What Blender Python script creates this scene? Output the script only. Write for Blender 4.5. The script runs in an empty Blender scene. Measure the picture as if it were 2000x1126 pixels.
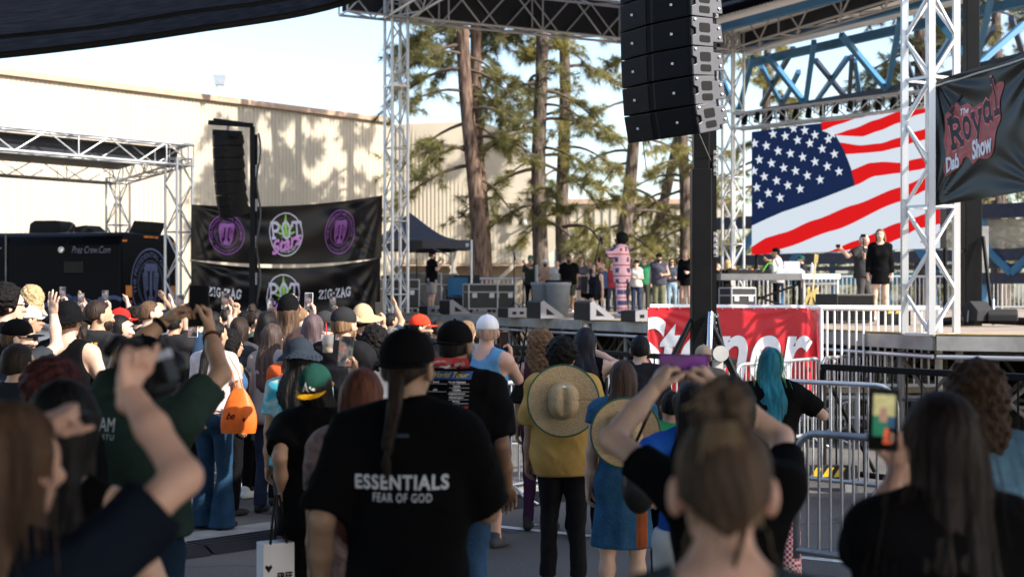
import bpy, bmesh, math, random
import numpy as np
from mathutils import Vector, Matrix, Quaternion
from mathutils.bvhtree import BVHTree
random.seed(7); rng = np.random.default_rng(7)
scene = bpy.context.scene
COL = scene.collection
R = math.radians
# ------------------------------------------------------------------ camera, sky, sun, exposure
CAMZ, FPX = 1.87, 2778.0
cam_d = bpy.data.cameras.new('camera'); cam = bpy.data.objects.new('camera', cam_d); COL.objects.link(cam)
cam.location = (0, 0, CAMZ); cam.rotation_euler = (R(90), 0, 0)
cam_d.lens = 50; cam_d.sensor_width = 36; cam_d.shift_y = 0.006
cam_d.clip_start = 0.1; cam_d.clip_end = 2000
cam_d.dof.use_dof = True; cam_d.dof.focus_distance = 11.0; cam_d.dof.aperture_fstop = 2.7
scene.camera = cam
SUN_EL = R(34); SUN_AZ = math.atan2(0.86, -0.50)          # azimuth clockwise from +Y
TO_SUN = Vector((math.sin(SUN_AZ)*math.cos(SUN_EL), math.cos(SUN_AZ)*math.cos(SUN_EL), math.sin(SUN_EL)))
world = bpy.data.worlds.new('World'); scene.world = world; world.use_nodes = True
wn = world.node_tree; bgn = wn.nodes['Background']
sky = wn.nodes.new('ShaderNodeTexSky'); sky.sky_type = 'NISHITA'; sky.sun_disc = False
sky.sun_elevation = SUN_EL; sky.sun_rotation = SUN_AZ
sky.air_density = 1.0; sky.dust_density = 1.8; sky.ozone_density = 1.0
wn.links.new(sky.outputs[0], bgn.inputs[0]); bgn.inputs[1].default_value = 0.15
sl = bpy.data.lights.new('sun', 'SUN'); sl.energy = 4.2; sl.angle = R(0.5); sl.color = (1, 0.93, 0.83)
so = bpy.data.objects.new('sun', sl); COL.objects.link(so)
so.rotation_euler = (-TO_SUN).to_track_quat('-Z', 'Y').to_euler(); so.location = (30, -20, 40)
scene.view_settings.view_transform = 'Standard'; scene.view_settings.look = 'None'
scene.view_settings.exposure = 1.25; scene.view_settings.gamma = 1
# ------------------------------------------------------------------ helpers
def P(px, py, d):
    "point of the place seen at that spot of the photograph, d metres ahead"
    return Vector(((px-1000)*d/FPX, d, CAMZ-(py-575)*d/FPX))
def V(*a): return Vector(a)
MATS = {}
def mat(name, col, rough=0.6, metal=0.0, bump=0.0, bscale=40.0, var=0.12, vscale=6.0, spec=0.5, emit=0, stretch=None, trans=0.0, island=0.0, coat=0.0, distort=0.0, detail=4):
    if name in MATS: return MATS[name]
    m = bpy.data.materials.new(name); m.use_nodes = True; nt = m.node_tree; N = nt.nodes; L = nt.links
    b = N['Principled BSDF']; b.inputs['Roughness'].default_value = rough; b.inputs['Metallic'].default_value = metal
    b.inputs['Specular IOR Level'].default_value = spec
    b.inputs['Coat Weight'].default_value = coat
    c4 = (*col, 1); b.inputs['Base Color'].default_value = c4
    tc = N.new('ShaderNodeTexCoord'); src = tc.outputs['Object']
    if stretch:
        mp = N.new('ShaderNodeMapping'); mp.inputs['Scale'].default_value = stretch; L.new(src, mp.inputs[0]); src = mp.outputs[0]
    if var or island:
        nz = N.new('ShaderNodeTexNoise'); nz.inputs['Scale'].default_value = vscale; nz.inputs['Detail'].default_value = detail; nz.inputs['Distortion'].default_value = distort
        L.new(src, nz.inputs['Vector'])
        mr = N.new('ShaderNodeMapRange'); mr.inputs[1].default_value = .3; mr.inputs[2].default_value = .7
        mr.inputs[3].default_value = 1-var; mr.inputs[4].default_value = 1+var; L.new(nz.outputs['Fac'], mr.inputs[0])
        f = mr.outputs[0]
        if island:
            g = N.new('ShaderNodeNewGeometry'); mi = N.new('ShaderNodeMapRange')
            mi.inputs[3].default_value = 1-island; mi.inputs[4].default_value = 1+island; L.new(g.outputs['Random Per Island'], mi.inputs[0])
            mu = N.new('ShaderNodeMath'); mu.operation = 'MULTIPLY'; L.new(f, mu.inputs[0]); L.new(mi.outputs[0], mu.inputs[1]); f = mu.outputs[0]
        mx = N.new('ShaderNodeMix'); mx.data_type = 'RGBA'; mx.blend_type = 'MULTIPLY'; mx.inputs[0].default_value = 1
        mx.inputs[6].default_value = c4; L.new(f, mx.inputs[7]); L.new(mx.outputs[2], b.inputs['Base Color'])
    if bump:
        nb = N.new('ShaderNodeTexNoise'); nb.inputs['Scale'].default_value = bscale; nb.inputs['Detail'].default_value = 5
        L.new(src, nb.inputs['Vector']); bp = N.new('ShaderNodeBump'); bp.inputs['Strength'].default_value = bump; bp.inputs['Distance'].default_value = 0.02
        L.new(nb.outputs['Fac'], bp.inputs['Height']); L.new(bp.outputs[0], b.inputs['Normal'])
    if emit:
        b.inputs['Emission Color'].default_value = c4; b.inputs['Emission Strength'].default_value = emit
    if trans:
        t = N.new('ShaderNodeBsdfTranslucent'); t.inputs[0].default_value = c4
        if var or island: L.new(mx.outputs[2], t.inputs[0])
        ms = N.new('ShaderNodeMixShader'); ms.inputs[0].default_value = trans
        L.new(b.outputs[0], ms.inputs[1]); L.new(t.outputs[0], ms.inputs[2]); L.new(ms.outputs[0], N['Material Output'].inputs[0])
    MATS[name] = m; return m
def tag(o, label=None, cat=None, group=None, kind=None):
    if label: o['label'] = label
    if cat: o['category'] = cat
    if group: o['group'] = group
    if kind: o['kind'] = kind
    return o
def empty(name, loc, label, cat, group=None, rz=0):
    o = bpy.data.objects.new(name, None); COL.objects.link(o); o.location = loc; o.rotation_euler = (0, 0, rz)
    o.empty_display_size = 0.1
    return tag(o, label, cat, group)
def link(name, me, parent=None):
    o = bpy.data.objects.new(name, me); COL.objects.link(o)
    if parent: o.parent = parent
    return o
def root_of(o):
    while o.parent: o = o.parent
    return o
def frame(d, up=None):
    "3x3 whose z column is d"
    z = d.normalized(); up = up or Vector((0, 0, 1))
    if abs(z.dot(up.normalized())) > .98: up = Vector((1, 0, 0)) if abs(z.x) < .9 else Vector((0, 1, 0))
    x = up.cross(z).normalized(); y = z.cross(x)
    return Matrix((x, y, z)).transposed()
class MB:
    def __init__(s): s.v = []; s.f = []
    def add(s, vs, fs):
        n = len(s.v); s.v += [tuple(v) for v in vs]; s.f += [tuple(i+n for i in f) for f in fs]; return s
    def box(s, c, size, M=None):
        x, y, z = [q/2 for q in size]; c = Vector(c)
        vs = [Vector((a*x, b*y, e*z)) for e in (-1, 1) for a, b in ((-1, -1), (1, -1), (1, 1), (-1, 1))]
        if M: vs = [M @ v for v in vs]
        return s.add([c+v for v in vs], [(3, 2, 1, 0), (4, 5, 6, 7), (0, 1, 5, 4), (1, 2, 6, 5), (2, 3, 7, 6), (3, 0, 4, 7)])
    def beam(s, a, b, w, h, up=None):
        a, b = Vector(a), Vector(b); M = frame(b-a, up); return s.box((a+b)/2, (w, h, (b-a).length), M)
    def tube(s, pts, r, n=8, cap=True):
        pts = [Vector(p) for p in pts]; k = len(pts); rs = r if hasattr(r, '__len__') else [r]*k; vs = []; M0 = None
        for i, p in enumerate(pts):
            d = (pts[min(i+1, k-1)]-pts[max(i-1, 0)])
            M = frame(d, M0.col[1] if M0 else None)
            M0 = M
            for j in range(n):
                a = 2*math.pi*j/n; vs.append(p+M @ Vector((math.cos(a)*rs[i], math.sin(a)*rs[i], 0)))
        fs = [(i*n+j, i*n+(j+1) % n, (i+1)*n+(j+1) % n, (i+1)*n+j) for i in range(k-1) for j in range(n)]
        if cap: fs += [tuple(range(n-1, -1, -1)), tuple((k-1)*n+j for j in range(n))]
        return s.add(vs, fs)
    def prism(s, poly, t0, t1, fn):
        "poly of (a,b); fn(a,b,t) -> point"
        n = len(poly); vs = [fn(a, b, t0) for a, b in poly]+[fn(a, b, t1) for a, b in poly]
        return s.add(vs, [tuple(range(n-1, -1, -1)), tuple(range(n, 2*n))]+[(i, (i+1) % n, n+(i+1) % n, n+i) for i in range(n)])
    def lathe(s, prof, c=(0, 0, 0), n=24, sx=1, sy=1):
        c = Vector(c); vs = []; k = len(prof)
        for r, z in prof:
            for j in range(n):
                a = 2*math.pi*j/n; vs.append(c+Vector((r*sx*math.cos(a), r*sy*math.sin(a), z)))
        fs = [(i*n+j, i*n+(j+1) % n, (i+1)*n+(j+1) % n, (i+1)*n+j) for i in range(k-1) for j in range(n)]
        return s.add(vs, fs)
    def sphere(s, c, r, n=10, m=6):
        c = Vector(c); rr = r if hasattr(r, '__len__') else (r, r, r)
        vs = [c+Vector((rr[0]*math.sin(math.pi*i/m)*math.cos(2*math.pi*j/n), rr[1]*math.sin(math.pi*i/m)*math.sin(2*math.pi*j/n), rr[2]*math.cos(math.pi*i/m))) for i in range(m+1) for j in range(n)]
        return s.add(vs, [(i*n+j, i*n+(j+1) % n, (i+1)*n+(j+1) % n, (i+1)*n+j)[::-1] for i in range(m) for j in range(n)])
    def grid(s, nu, nv, fn):
        vs = [fn(i/nu, j/nv) for j in range(nv+1) for i in range(nu+1)]
        return s.add(vs, [(j*(nu+1)+i, j*(nu+1)+i+1, (j+1)*(nu+1)+i+1, (j+1)*(nu+1)+i) for j in range(nv) for i in range(nu)])
    def build(s, name, m, parent=None, smooth=False, bevel=0, local=False, solid=0):
        me = bpy.data.meshes.new(name); vs = s.v
        if parent and not local:
            rt = root_of(parent); Mi = (Matrix.Translation(rt.location) @ rt.rotation_euler.to_matrix().to_4x4()).inverted()
            vs = [tuple(Mi @ Vector(v)) for v in vs]
        me.from_pydata(vs, [], s.f); me.materials.append(m)
        if smooth: me.polygons.foreach_set('use_smooth', [True]*len(me.polygons))
        o = link(name, me, parent)
        if solid:
            md = o.modifiers.new('s', 'SOLIDIFY'); md.thickness = solid; md.offset = 0
        if bevel:
            md = o.modifiers.new('b', 'BEVEL'); md.width = bevel; md.segments = 2; md.limit_method = 'ANGLE'
        return o
_unit = {}
def unit(kind, m):
    k = (kind, m.name)
    if k not in _unit:
        b = MB()
        if kind == 'cyl': b.tube([(0, 0, 0), (0, 0, 1)], 1, 8)
        elif kind == 'box': b.box((0, 0, .5), (1, 1, 1))
        me = bpy.data.meshes.new(kind+'_unit'); me.from_pydata(b.v, [], b.f); me.materials.append(m)
        if kind == 'cyl': me.polygons.foreach_set('use_smooth', [len(p.vertices) == 4 for p in me.polygons])
        _unit[k] = me
    return _unit[k]
def rod(name, a, b, r, m, parent, kind='cyl', up=None, h=None):
    "one straight bar as an object of its own, sharing its mesh with every other bar of the material"
    a, b = Vector(a), Vector(b); o = link(name, unit(kind, m), parent)
    rt = root_of(parent) if parent else None
    M = Matrix.Translation(a) @ frame(b-a, up).to_4x4() @ Matrix.Diagonal((r, h or r, (b-a).length, 1))
    if rt: M = (Matrix.Translation(rt.location) @ rt.rotation_euler.to_matrix().to_4x4()).inverted() @ M
    o.matrix_local = M; return o
def single(name, mb, m, label, cat, group=None, **k):
    return tag(mb.build(name, m, **k), label, cat, group)
def struct(name, mb, m, **k):
    return tag(mb.build(name, m, **k), kind='structure')
def text_mesh(s, size=1, bold=0.0, shear=0.0, space=1.0, align='CENTER', ext=0.0, res=4):
    cu = bpy.data.curves.new('t', 'FONT'); cu.body = s; cu.size = size; cu.offset = bold; cu.shear = shear; cu.space_character = space
    cu.align_x = align; cu.align_y = 'CENTER'; cu.extrude = ext; cu.resolution_u = res
    o = bpy.data.objects.new('t', cu); COL.objects.link(o); dg = bpy.context.evaluated_depsgraph_get(); dg.update()
    me = bpy.data.meshes.new_from_object(o.evaluated_get(dg)); bpy.data.objects.remove(o); bpy.data.curves.remove(cu)
    vs = [tuple(v.co) for v in me.vertices]; fs = [tuple(p.vertices) for p in me.polygons]; bpy.data.meshes.remove(me)
    return vs, fs
def text_on(fn, name, s, m, parent, width, height, **k):
    "lettering laid on a surface; fn(u,v)->point, u right and v up in metres from the lettering's centre"
    vs, fs = text_mesh(s, **k)
    x0, x1 = min(v[0] for v in vs), max(v[0] for v in vs); y0, y1 = min(v[1] for v in vs), max(v[1] for v in vs)
    b = MB(); b.add([fn(((v[0]-x0)/(x1-x0)-.5)*width, ((v[1]-y0)/(y1-y0)-.5)*height) for v in vs], fs)
    return b.build(name, m, parent)
def on_plane(o, ex, ez, nrm, off):
    o, ex, ez, nrm = Vector(o), Vector(ex).normalized(), Vector(ez).normalized(), Vector(nrm).normalized()
    return lambda u, v: o+ex*u+ez*v+nrm*off
# ------------------------------------------------------------------ common materials
M_white = mat('white_paint', (.75, .75, .74), .45, var=.08, vscale=3)
M_alu = mat('aluminium', (.50, .51, .53), .38, metal=.55, var=.12, vscale=4)
M_alud = mat('aluminium_grey', (.42, .42, .43), .42, metal=.5, var=.15, vscale=4)
M_black = mat('black_paint', (.004, .004, .005), .55, var=.2, spec=.12)
M_blackg = mat('black_gloss', (.004, .004, .005), .4, var=.2, spec=.12)
M_steel = mat('grey_steel', (.22, .22, .22), .5, metal=.4, var=.2, vscale=5)
M_galv = mat('galvanised', (.55, .56, .58), .35, metal=.7, var=.15, vscale=8)
M_rust = mat('old_steel', (.16, .13, .11), .7, var=.35, vscale=3, bump=.2)
M_ply = mat('plywood', (.30, .24, .19), .75, var=.25, vscale=1.2, bump=.1)
M_rubber = mat('rubber', (.014, .014, .016), .7, bump=.2, spec=.25)
M_cable = mat('cable', (.01, .01, .01), .5)
# ------------------------------------------------------------------ ground
def asphalt():
    m = bpy.data.materials.new('asphalt'); m.use_nodes = True; nt = m.node_tree; N = nt.nodes; L = nt.links; b = N['Principled BSDF']
    tc = N.new('ShaderNodeTexCoord')
    def noise(sc, det=5, dist=0):
        n = N.new('ShaderNodeTexNoise'); n.inputs['Scale'].default_value = sc; n.inputs['Detail'].default_value = det; n.inputs['Distortion'].default_value = dist
        L.new(tc.outputs['Object'], n.inputs['Vector']); return n.outputs['Fac']
    big, fine = noise(.5, 6, .6), noise(90, 3)
    cr = N.new('ShaderNodeValToRGB'); L.new(big, cr.inputs[0]); e = cr.color_ramp.elements
    e[0].position = .32; e[0].color = (.07, .066, .063, 1); e[1].position = .7; e[1].color = (.14, .132, .122, 1)
    cf = N.new('ShaderNodeValToRGB'); L.new(fine, cf.inputs[0]); e = cf.color_ramp.elements
    e[0].position = .35; e[0].color = (.55, .55, .55, 1); e[1].position = .68; e[1].color = (1.5, 1.45, 1.4, 1)
    mx = N.new('ShaderNodeMix'); mx.data_type = 'RGBA'; mx.blend_type = 'MULTIPLY'; mx.inputs[0].default_value = 1
    L.new(cr.outputs[0], mx.inputs[6]); L.new(cf.outputs[0], mx.inputs[7])
    vo = N.new('ShaderNodeTexVoronoi'); vo.feature = 'DISTANCE_TO_EDGE'; vo.inputs['Scale'].default_value = .35
    mp = N.new('ShaderNodeMapping'); L.new(tc.outputs['Object'], mp.inputs[0]); nn = N.new('ShaderNodeTexNoise'); nn.inputs['Scale'].default_value = 1.5
    L.new(tc.outputs['Object'], nn.inputs['Vector']); va = N.new('ShaderNodeVectorMath'); va.operation = 'ADD'; L.new(mp.outputs[0], va.inputs[0]); L.new(nn.outputs['Color'], va.inputs[1]); L.new(va.outputs[0], vo.inputs['Vector'])
    ck = N.new('ShaderNodeMapRange'); ck.inputs[1].default_value = 0; ck.inputs[2].default_value = .012; ck.inputs[3].default_value = .35; ck.inputs[4].default_value = 1; L.new(vo.outputs[0], ck.inputs[0])
    m2 = N.new('ShaderNodeMix'); m2.data_type = 'RGBA'; m2.blend_type = 'MULTIPLY'; m2.inputs[0].default_value = 1
    L.new(mx.outputs[2], m2.inputs[6]); L.new(ck.outputs[0], m2.inputs[7]); L.new(m2.outputs[2], b.inputs['Base Color'])
    b.inputs['Roughness'].default_value = .8
    bp = N.new('ShaderNodeBump'); bp.inputs['Strength'].default_value = .5; bp.inputs['Distance'].default_value = .01; L.new(fine, bp.inputs['Height']); L.new(bp.outputs[0], b.inputs['Normal'])
    return m
struct('ground', MB().add([(-300, -60, 0), (300, -60, 0), (300, 600, 0), (-300, 600, 0)], [(0, 1, 2, 3)]), asphalt())
M_line = mat('worn_line_paint', (.55, .54, .5), .7, var=.35, vscale=14)
M_pale = mat('pale_ground', (.30, .28, .25), .8, var=.25, vscale=5, bump=.3)
def strip(a, b, w, z):
    a, b = Vector(a), Vector(b); s = (b-a).cross(Vector((0, 0, 1))).normalized()*w/2; up = Vector((0, 0, z))
    return MB().add([a-s+up, a+s+up, b+s+up, b-s+up], [(0, 1, 2, 3)])
struct('painted_line', strip((-1.2, 12.15, 0), (4.5, 8.6, 0), .1, .004), M_line)
struct('pale_strip', strip((-9, 4.35, 0), (3.2, 16.6, 0), .42, .008), M_pale)  # flat band of ground, paler than the asphalt around it
struct('painted_line', strip((-6, 16.5, 0), (1.5, 18.2, 0), .1, .004), M_line)
# cable ramp lying along the pale strip
cr = empty('cable_ramp', (-2.35, 10.25, 0), 'black rubber cable ramp lying across the asphalt beside the pale ground strip', 'cable ramp')
d = Vector((12.2, 12.25, 0)).normalized(); sd = Vector((d.y, -d.x, 0)); o0 = Vector((-9, 4.35, 0))+sd*.48
for i in range(16):
    a = o0+d*(1.0*i); M = Matrix((sd, d, Vector((0, 0, 1)))).transposed()
    b = MB(); b.prism([(-.24, .004), (.24, .004), (.13, .055), (-.13, .055)], .01, .985, lambda p, q, t: a+sd*p+Vector((0, 0, q))+d*t)
    for k in (-.09, 0, .09): b.beam(a+sd*k+d*.03+V(0, 0, .057), a+sd*k+d*.96+V(0, 0, .057), .03, .006)
    b.build('segment', M_rubber, cr)
# cables, litter
M_lit = mat('thin_plastic', (.7, .7, .7), .3, trans=.3)
for px, py, d_, lab in ((462, 948, 13.9, 'crumpled clear plastic sheet on the asphalt behind the woman in flared jeans'),):
    c = P(px, py, d_); c.z = .01; b = MB()
    b.grid(10, 8, lambda u, v: c+V((u-.5)*.30+.02*math.sin(9*v), (v-.5)*.22+.02*math.sin(7*u), .03*abs(math.sin(11*u+5*v))*math.sin(3.1*u)*math.sin(3.1*v)))
    single('plastic_sheet', b, M_lit, lab, 'litter', smooth=True)
for i in range(9):
    p = V(-2.6+.33*i+.2*math.sin(i*5), 9.2+.9*math.sin(i*2.7)+.25*i, .006); a = i*1.3
    single('paper_scrap', MB().add([p+V(math.cos(a+k*1.57)*(.03+.01*(k % 2)), math.sin(a+k*1.57)*.022, .004*(k % 2)) for k in range(4)], [(0, 1, 2, 3)]), M_lit, 'tiny white paper scrap on the asphalt near the rubber cable ramp', 'litter', 'paper scraps on the asphalt')
# ------------------------------------------------------------------ cream metal building
def cream():
    return mat('cream_cladding', (.42, .37, .29), .6, var=.06, vscale=.6)
M_cream = cream(); M_creamt = mat('tan_trim', (.40, .27, .19), .6, var=.15); M_creamd = mat('tan_panel', (.36, .28, .20), .65, var=.1)
hall = empty('cream_hall', (-10.8, 51.2, 0), 'cream ribbed metal hall wall rising behind the black trailer and banners', 'building')
wa, wb = V(-27, 32.9, 0), V(-4.9, 57.9, 0); wd = (wb-wa).normalized(); wn_ = V(wd.y, -wd.x, 0)
b = MB(); Lw = (wb-wa).length; pitch = .17; n = int(Lw/pitch); pr = []
for i in range(n): pr += [(i*pitch, 0), (i*pitch+.115, 0), (i*pitch+.122, -.014), (i*pitch+.163, -.014)]
vs = []
for t, o in pr:
    q = wa+wd*t+wn_*o; vs += [q, q+V(0, 0, 8.85)]
b.add(vs, [(2*i, 2*i+2, 2*i+3, 2*i+1) for i in range(len(pr)-1)]); b.build('ribbed_wall', M_cream, hall)
MB().beam(wa+wn_*.06+V(0, 0, 8.93), wb+wn_*.06+V(0, 0, 8.93), .22, .2).build('eave_trim', M_creamt, hall)
MB().add([wa+V(0, 0, 9.02), wb+V(0, 0, 9.02), wb-wn_*30+V(0, 0, 10), wa-wn_*30+V(0, 0, 10)], [(0, 1, 2, 3)]).build('roof', M_creamd, hall)
# flood lamp on the eave
fp = P(429, 186, 50.5); fp.z = 9.03
fl = empty('flood_lamp', fp, 'small grey flood lamp standing on the cream hall roof edge', 'flood lamp')
b = MB(); b.prism([(-.2, .2), (.2, .2), (.14, -.16), (-.14, -.16)], -.12, .12, lambda p, q, t: fp+V(p*1.1, t, q+.42)); b.build('housing', M_galv, fl, bevel=.01)
for k in (-.1, .1): rod('bracket', fp+V(k, 0, 0), fp+V(k, 0, .32), .02, M_galv, fl)
# angled wing of the hall behind the pines
wing = empty('angled_hall', (1.0, 60, 0), 'cream building with a sloping overhanging end behind the pine trunks', 'building')
def pw(px, py, d): return P(px, py, d)
b = MB()
A0, A1 = pw(790, 243, 59), pw(932, 238, 59.5)
poly = [pw(770, 243, 59), pw(932, 236, 59.4), pw(1010, 262, 59.8), pw(1064, 365, 60), pw(1126, 460, 60.2), pw(1040, 515, 60), pw(770, 515, 59)]
back = V(-.5, 12, 0)
nn = len(poly); b.add(poly+[p+back for p in poly], [tuple(range(nn-1, -1, -1)), tuple(range(nn, 2*nn))]+[(i, (i+1) % nn, nn+(i+1) % nn, nn+i) for i in range(nn)])
b.build('cladding', M_cream, wing)
b = MB()
for i in range(44):
    px = 775+i*7.6; d_ = 58.98+ (px-770)/300*1.15
    top = 262+(px-1010)*1.75 if px > 1010 else 240
    bot = 514 if px < 1040 else 514-(px-1040)*.64
    if bot-top > 12: b.beam(pw(px, top+4, d_), pw(px, bot, d_), .06, .06)
b.build('rib', M_cream, wing); wing.children[-1]['kind'] = 'stuff'
MB().add([pw(770, 516, 58.9), pw(1042, 516, 59.9), pw(1042, 519, 59.9), pw(770, 519, 58.9)], [(0, 1, 2, 3)]).build('base_trim', M_creamt, wing, solid=.1)
b = MB(); g = [V(-5.2, 60.6, 0), V(1.6, 61.6, 0)]; b.add([g[0], g[1], g[1]+V(0, 0, 3.3), g[0]+V(0, 0, 3.3)], [(0, 1, 2, 3)]); b.build('recess_wall', M_creamd, wing)
for p, q in (((905, 470), (880, 540)), ((925, 518), (955, 560)), ((1005, 517), (965, 555)), ((880, 518), (905, 560)), ((1040, 516), (1075, 560))):
    rod('strut', pw(*p, 59.2), pw(*q, 59.2), .16, M_cream, wing, 'box')
wl = empty('wall_lamp', pw(1023, 433, 59.4), 'white wall lamp on the shaded end of the cream building', 'lamp')
b = MB().sphere(pw(1022, 434, 59.3), .17); b.build('globe', M_white, wl, smooth=True)
rod('bracket', pw(1022, 434, 59.3), pw(1030, 440, 59.9), .04, M_white, wl)
# low cream building further right
lowb = empty('low_cream_building', (12, 90, 0), 'low cream building far behind the stage seen between the pine trunks', 'building')
MB().box((8.2, 92, 3.7), (10.6, 10, 7.4)).build('wall', M_cream, lowb); MB().box((8.2, 86.95, 7.55), (11, .4, .3)).build('roof_trim', M_creamt, lowb)
b = MB()
for i in range(21): b.box((3.1+i*.5, 86.97, 3.6), (.12, .1, 7.0))
b.build('rib', M_cream, lowb)['kind'] = 'stuff'
# ------------------------------------------------------------------ trusses
def truss(name, p0, p1, w, h, m, label, cat='truss', group=None, up=None, r=.03, rb=.016, step=None, kind='cyl', faces=(0, 1, 2, 3), zig=True, mb=None, plates=()):
    p0, p1 = Vector(p0), Vector(p1); t = empty(name, p0, label, cat, group); Fm = frame(p1-p0, up); ln = (p1-p0).length
    cs = [(-w/2, -h/2), (w/2, -h/2), (w/2, h/2), (-w/2, h/2)]
    pt = lambda i, s: p0+Fm @ Vector((cs[i % 4][0], cs[i % 4][1], s))
    for i in range(4): rod('chord', pt(i, 0), pt(i, ln), r if kind == 'cyl' else 2*r, m, t, kind)
    step = step or max(w, h); n = max(1, round(ln/step)); st = ln/n; mb = mb or m
    for f in faces:
        for k in range(n):
            s0, s1 = k*st, (k+1)*st
            a, b = ((f, f+1) if (k+f) % 2 == 0 else (f+1, f)) if zig else (f, f+1)
            rod('brace', pt(a, s0), pt(b, s1), rb if kind == 'cyl' else 2*rb, mb, t, kind)
            if k % 3 == 0 or not zig: rod('rung', pt(f, s0), pt(f+1, s0), rb if kind == 'cyl' else 2*rb, mb, t, kind)
        rod('rung', pt(f, ln), pt(f+1, ln), rb, mb, t)
    for s in plates:
        MB().box(p0+Fm @ Vector((0, 0, s)), (w+.08, h+.08, .05), Fm).build('splice_plate', m, t)
    return t
ZT = 1.40
cA, cB, cC = V(-2.97, 36.5, ZT), V(6.45, 41.5, ZT), V(5.0, 17.0, ZT)
ang = R(31); upc = V(math.sin(ang), -math.cos(ang), 0)
truss('stage_column', cA-V(0, 0, 1.4), cA+V(0, 0, 8.6), .44, .44, M_alu, 'tall aluminium truss column at the right end of the black banner', 'truss', 'stage roof columns', up=upc, r=.042, rb=.02, step=.62, plates=(7.2,))
truss('stage_column', cB, cB+V(0, 0, 8.4), .44, .44, M_alu, 'sunlit white truss column behind the speaker mast beside the flag screen', 'truss', 'stage roof columns', up=upc, r=.04, rb=.02, step=.66)
truss('stage_column', cC, cC+V(0, 0, 8.6), .42, .42, M_alu, 'large square truss column between the flag screen and the dab show banner', 'truss', 'stage roof columns', up=upc, r=.038, rb=.016, step=.5, kind='box')
RB = 8.95
n_ = (cB-cA).normalized(); rd = cB-cA; cD = cC+rd
zb = V(0, 0, RB+.5-ZT)
truss('roof_beam', cA-n_*1.45+zb, cB+zb, .6, 1.0, M_alud, 'roof truss running over the pines from the tall column to the back column', 'truss', 'stage roof beams', r=.035, rb=.024, step=.95)
truss('roof_beam', cB+zb, cD+zb, .6, 1.0, M_alud, 'roof truss across the top right above the blue steelwork', 'truss', 'stage roof beams', r=.035, rb=.024, step=.95)
truss('roof_beam', cA+zb, cC+zb, .6, 1.0, M_alu, 'roof truss along the stage front leaving the top of the picture', 'truss', 'stage roof beams', r=.035, rb=.022, step=1.2)
mid = (cA+cC)/2
truss('roof_beam', cA+(cC-cA)*.30+zb+V(0, 0, .3), cB+(cD-cB)*.30+zb+V(0, 0, .3), .4, .5, M_alud, 'inner roof truss above the line array under the dark roof', 'truss', 'stage roof beams', r=.03, rb=.02, step=.9)
M_roof = mat('roof_vinyl', (.018, .021, .028), .6, var=.2, vscale=1.5, spec=.2)
rf = empty('stage_roof', cA+zb, 'dark fabric stage roof stretched above the grey roof trusses', 'stage roof')
c4 = [cA-n_*1.5, cB+n_*.4, cD+n_*.4, cC-n_*1.5]; zz = V(0, 0, RB+1.1-ZT)
ridge = [(c4[0]+c4[1])/2, (c4[3]+c4[2])/2]
MB().add([c4[0]+zz, ridge[0]+zz+V(0, 0, 1.2), ridge[1]+zz+V(0, 0, 1.2), c4[3]+zz], [(0, 1, 2, 3)]).build('roof_sheet', M_roof, rf, solid=.02)
MB().add([c4[1]+zz, ridge[0]+zz+V(0, 0, 1.2), ridge[1]+zz+V(0, 0, 1.2), c4[2]+zz], [(0, 1, 2, 3)]).build('roof_sheet', M_roof, rf, solid=.02)
for a, e in ((cA-n_*1.2, cB), (cB, cD)):
    q = V(0, 0, RB-ZT); io = V(.25, -.25, 0) if e is cB else V(-.2, -.1, 0); io = -io*1.2
    MB().add([a+io+q+V(0, 0, .12), e+io+q+V(0, 0, .12), e+io+q+V(0, 0, 1.15), a+io+q+V(0, 0, 1.15)], [(0, 1, 2, 3)]).build('valance', M_roof, rf, solid=.01)
for i in range(6):
    f = (i+.5)/6; a = c4[0]+(c4[3]-c4[0])*f+zz; b_ = c4[1]+(c4[2]-c4[1])*f+zz; rm = (a+b_)/2+V(0, 0, 1.16)
    rod('rafter', a, rm, .04, M_alud, rf); rod('rafter', rm, b_, .04, M_alud, rf)
# ------------------------------------------------------------------ stage deck and the scaffolding below
deck = empty('stage', (3, 28, 0), 'long raised stage with plywood deck on scaffold legs', 'stage')
dk = [V(-4.6, 39.6, ZT), V(2.3, 24.6, ZT), V(5.0, 16.75, ZT), V(8.0, 15.3, ZT), V(22, 20, ZT), V(22, 47, ZT), V(-1, 47, ZT)]
nn = len(dk); MB().add(dk+[p-V(0, 0, .06) for p in dk], [tuple(range(nn)), tuple(range(2*nn-1, nn-1, -1))]+[(i, nn+i, nn+(i+1) % nn, (i+1) % nn) for i in range(nn)]).build('deck', M_ply, deck)
M_fas = mat('deck_edge_steel', (.30, .29, .27), .55, metal=.2, var=.3, vscale=2.5); M_fas2 = mat('worn_white_edge', (.42, .39, .35), .6, var=.35, vscale=3)
M_strip = mat('yellow_edge_strip', (.55, .38, .12), .6, var=.3)
edges = [(dk[0], dk[1], M_fas), (dk[1], dk[2], M_fas), (dk[2], dk[3], M_fas2)]
for a, b_, m in edges:
    dn = (b_-a).normalized(); o = V(dn.y, -dn.x, 0)*-1
    if o.y > 0: o = -o
    k = max(1, round((b_-a).length/2.4))
    for i in range(k):
        p, q = a+(b_-a)*(i/k)+dn*.01, a+(b_-a)*((i+1)/k)-dn*.01
        MB().beam(p+o*.03-V(0, 0, .10), q+o*.03-V(0, 0, .10), .05, .17, up=V(0, 0, 1)).build('edge_beam', m, deck)
        rod('rail_tube', p+o*.05-V(0, 0, .26), q+o*.05-V(0, 0, .26), .025, M_galv, deck)
        if i % 2 == 0 or m is M_fas2: MB().beam(p+o*.02+V(0, 0, .008), q+o*.02+V(0, 0, .008), .06, .012, up=V(0, 0, 1)).build('edge_strip', M_strip, deck)
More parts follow.
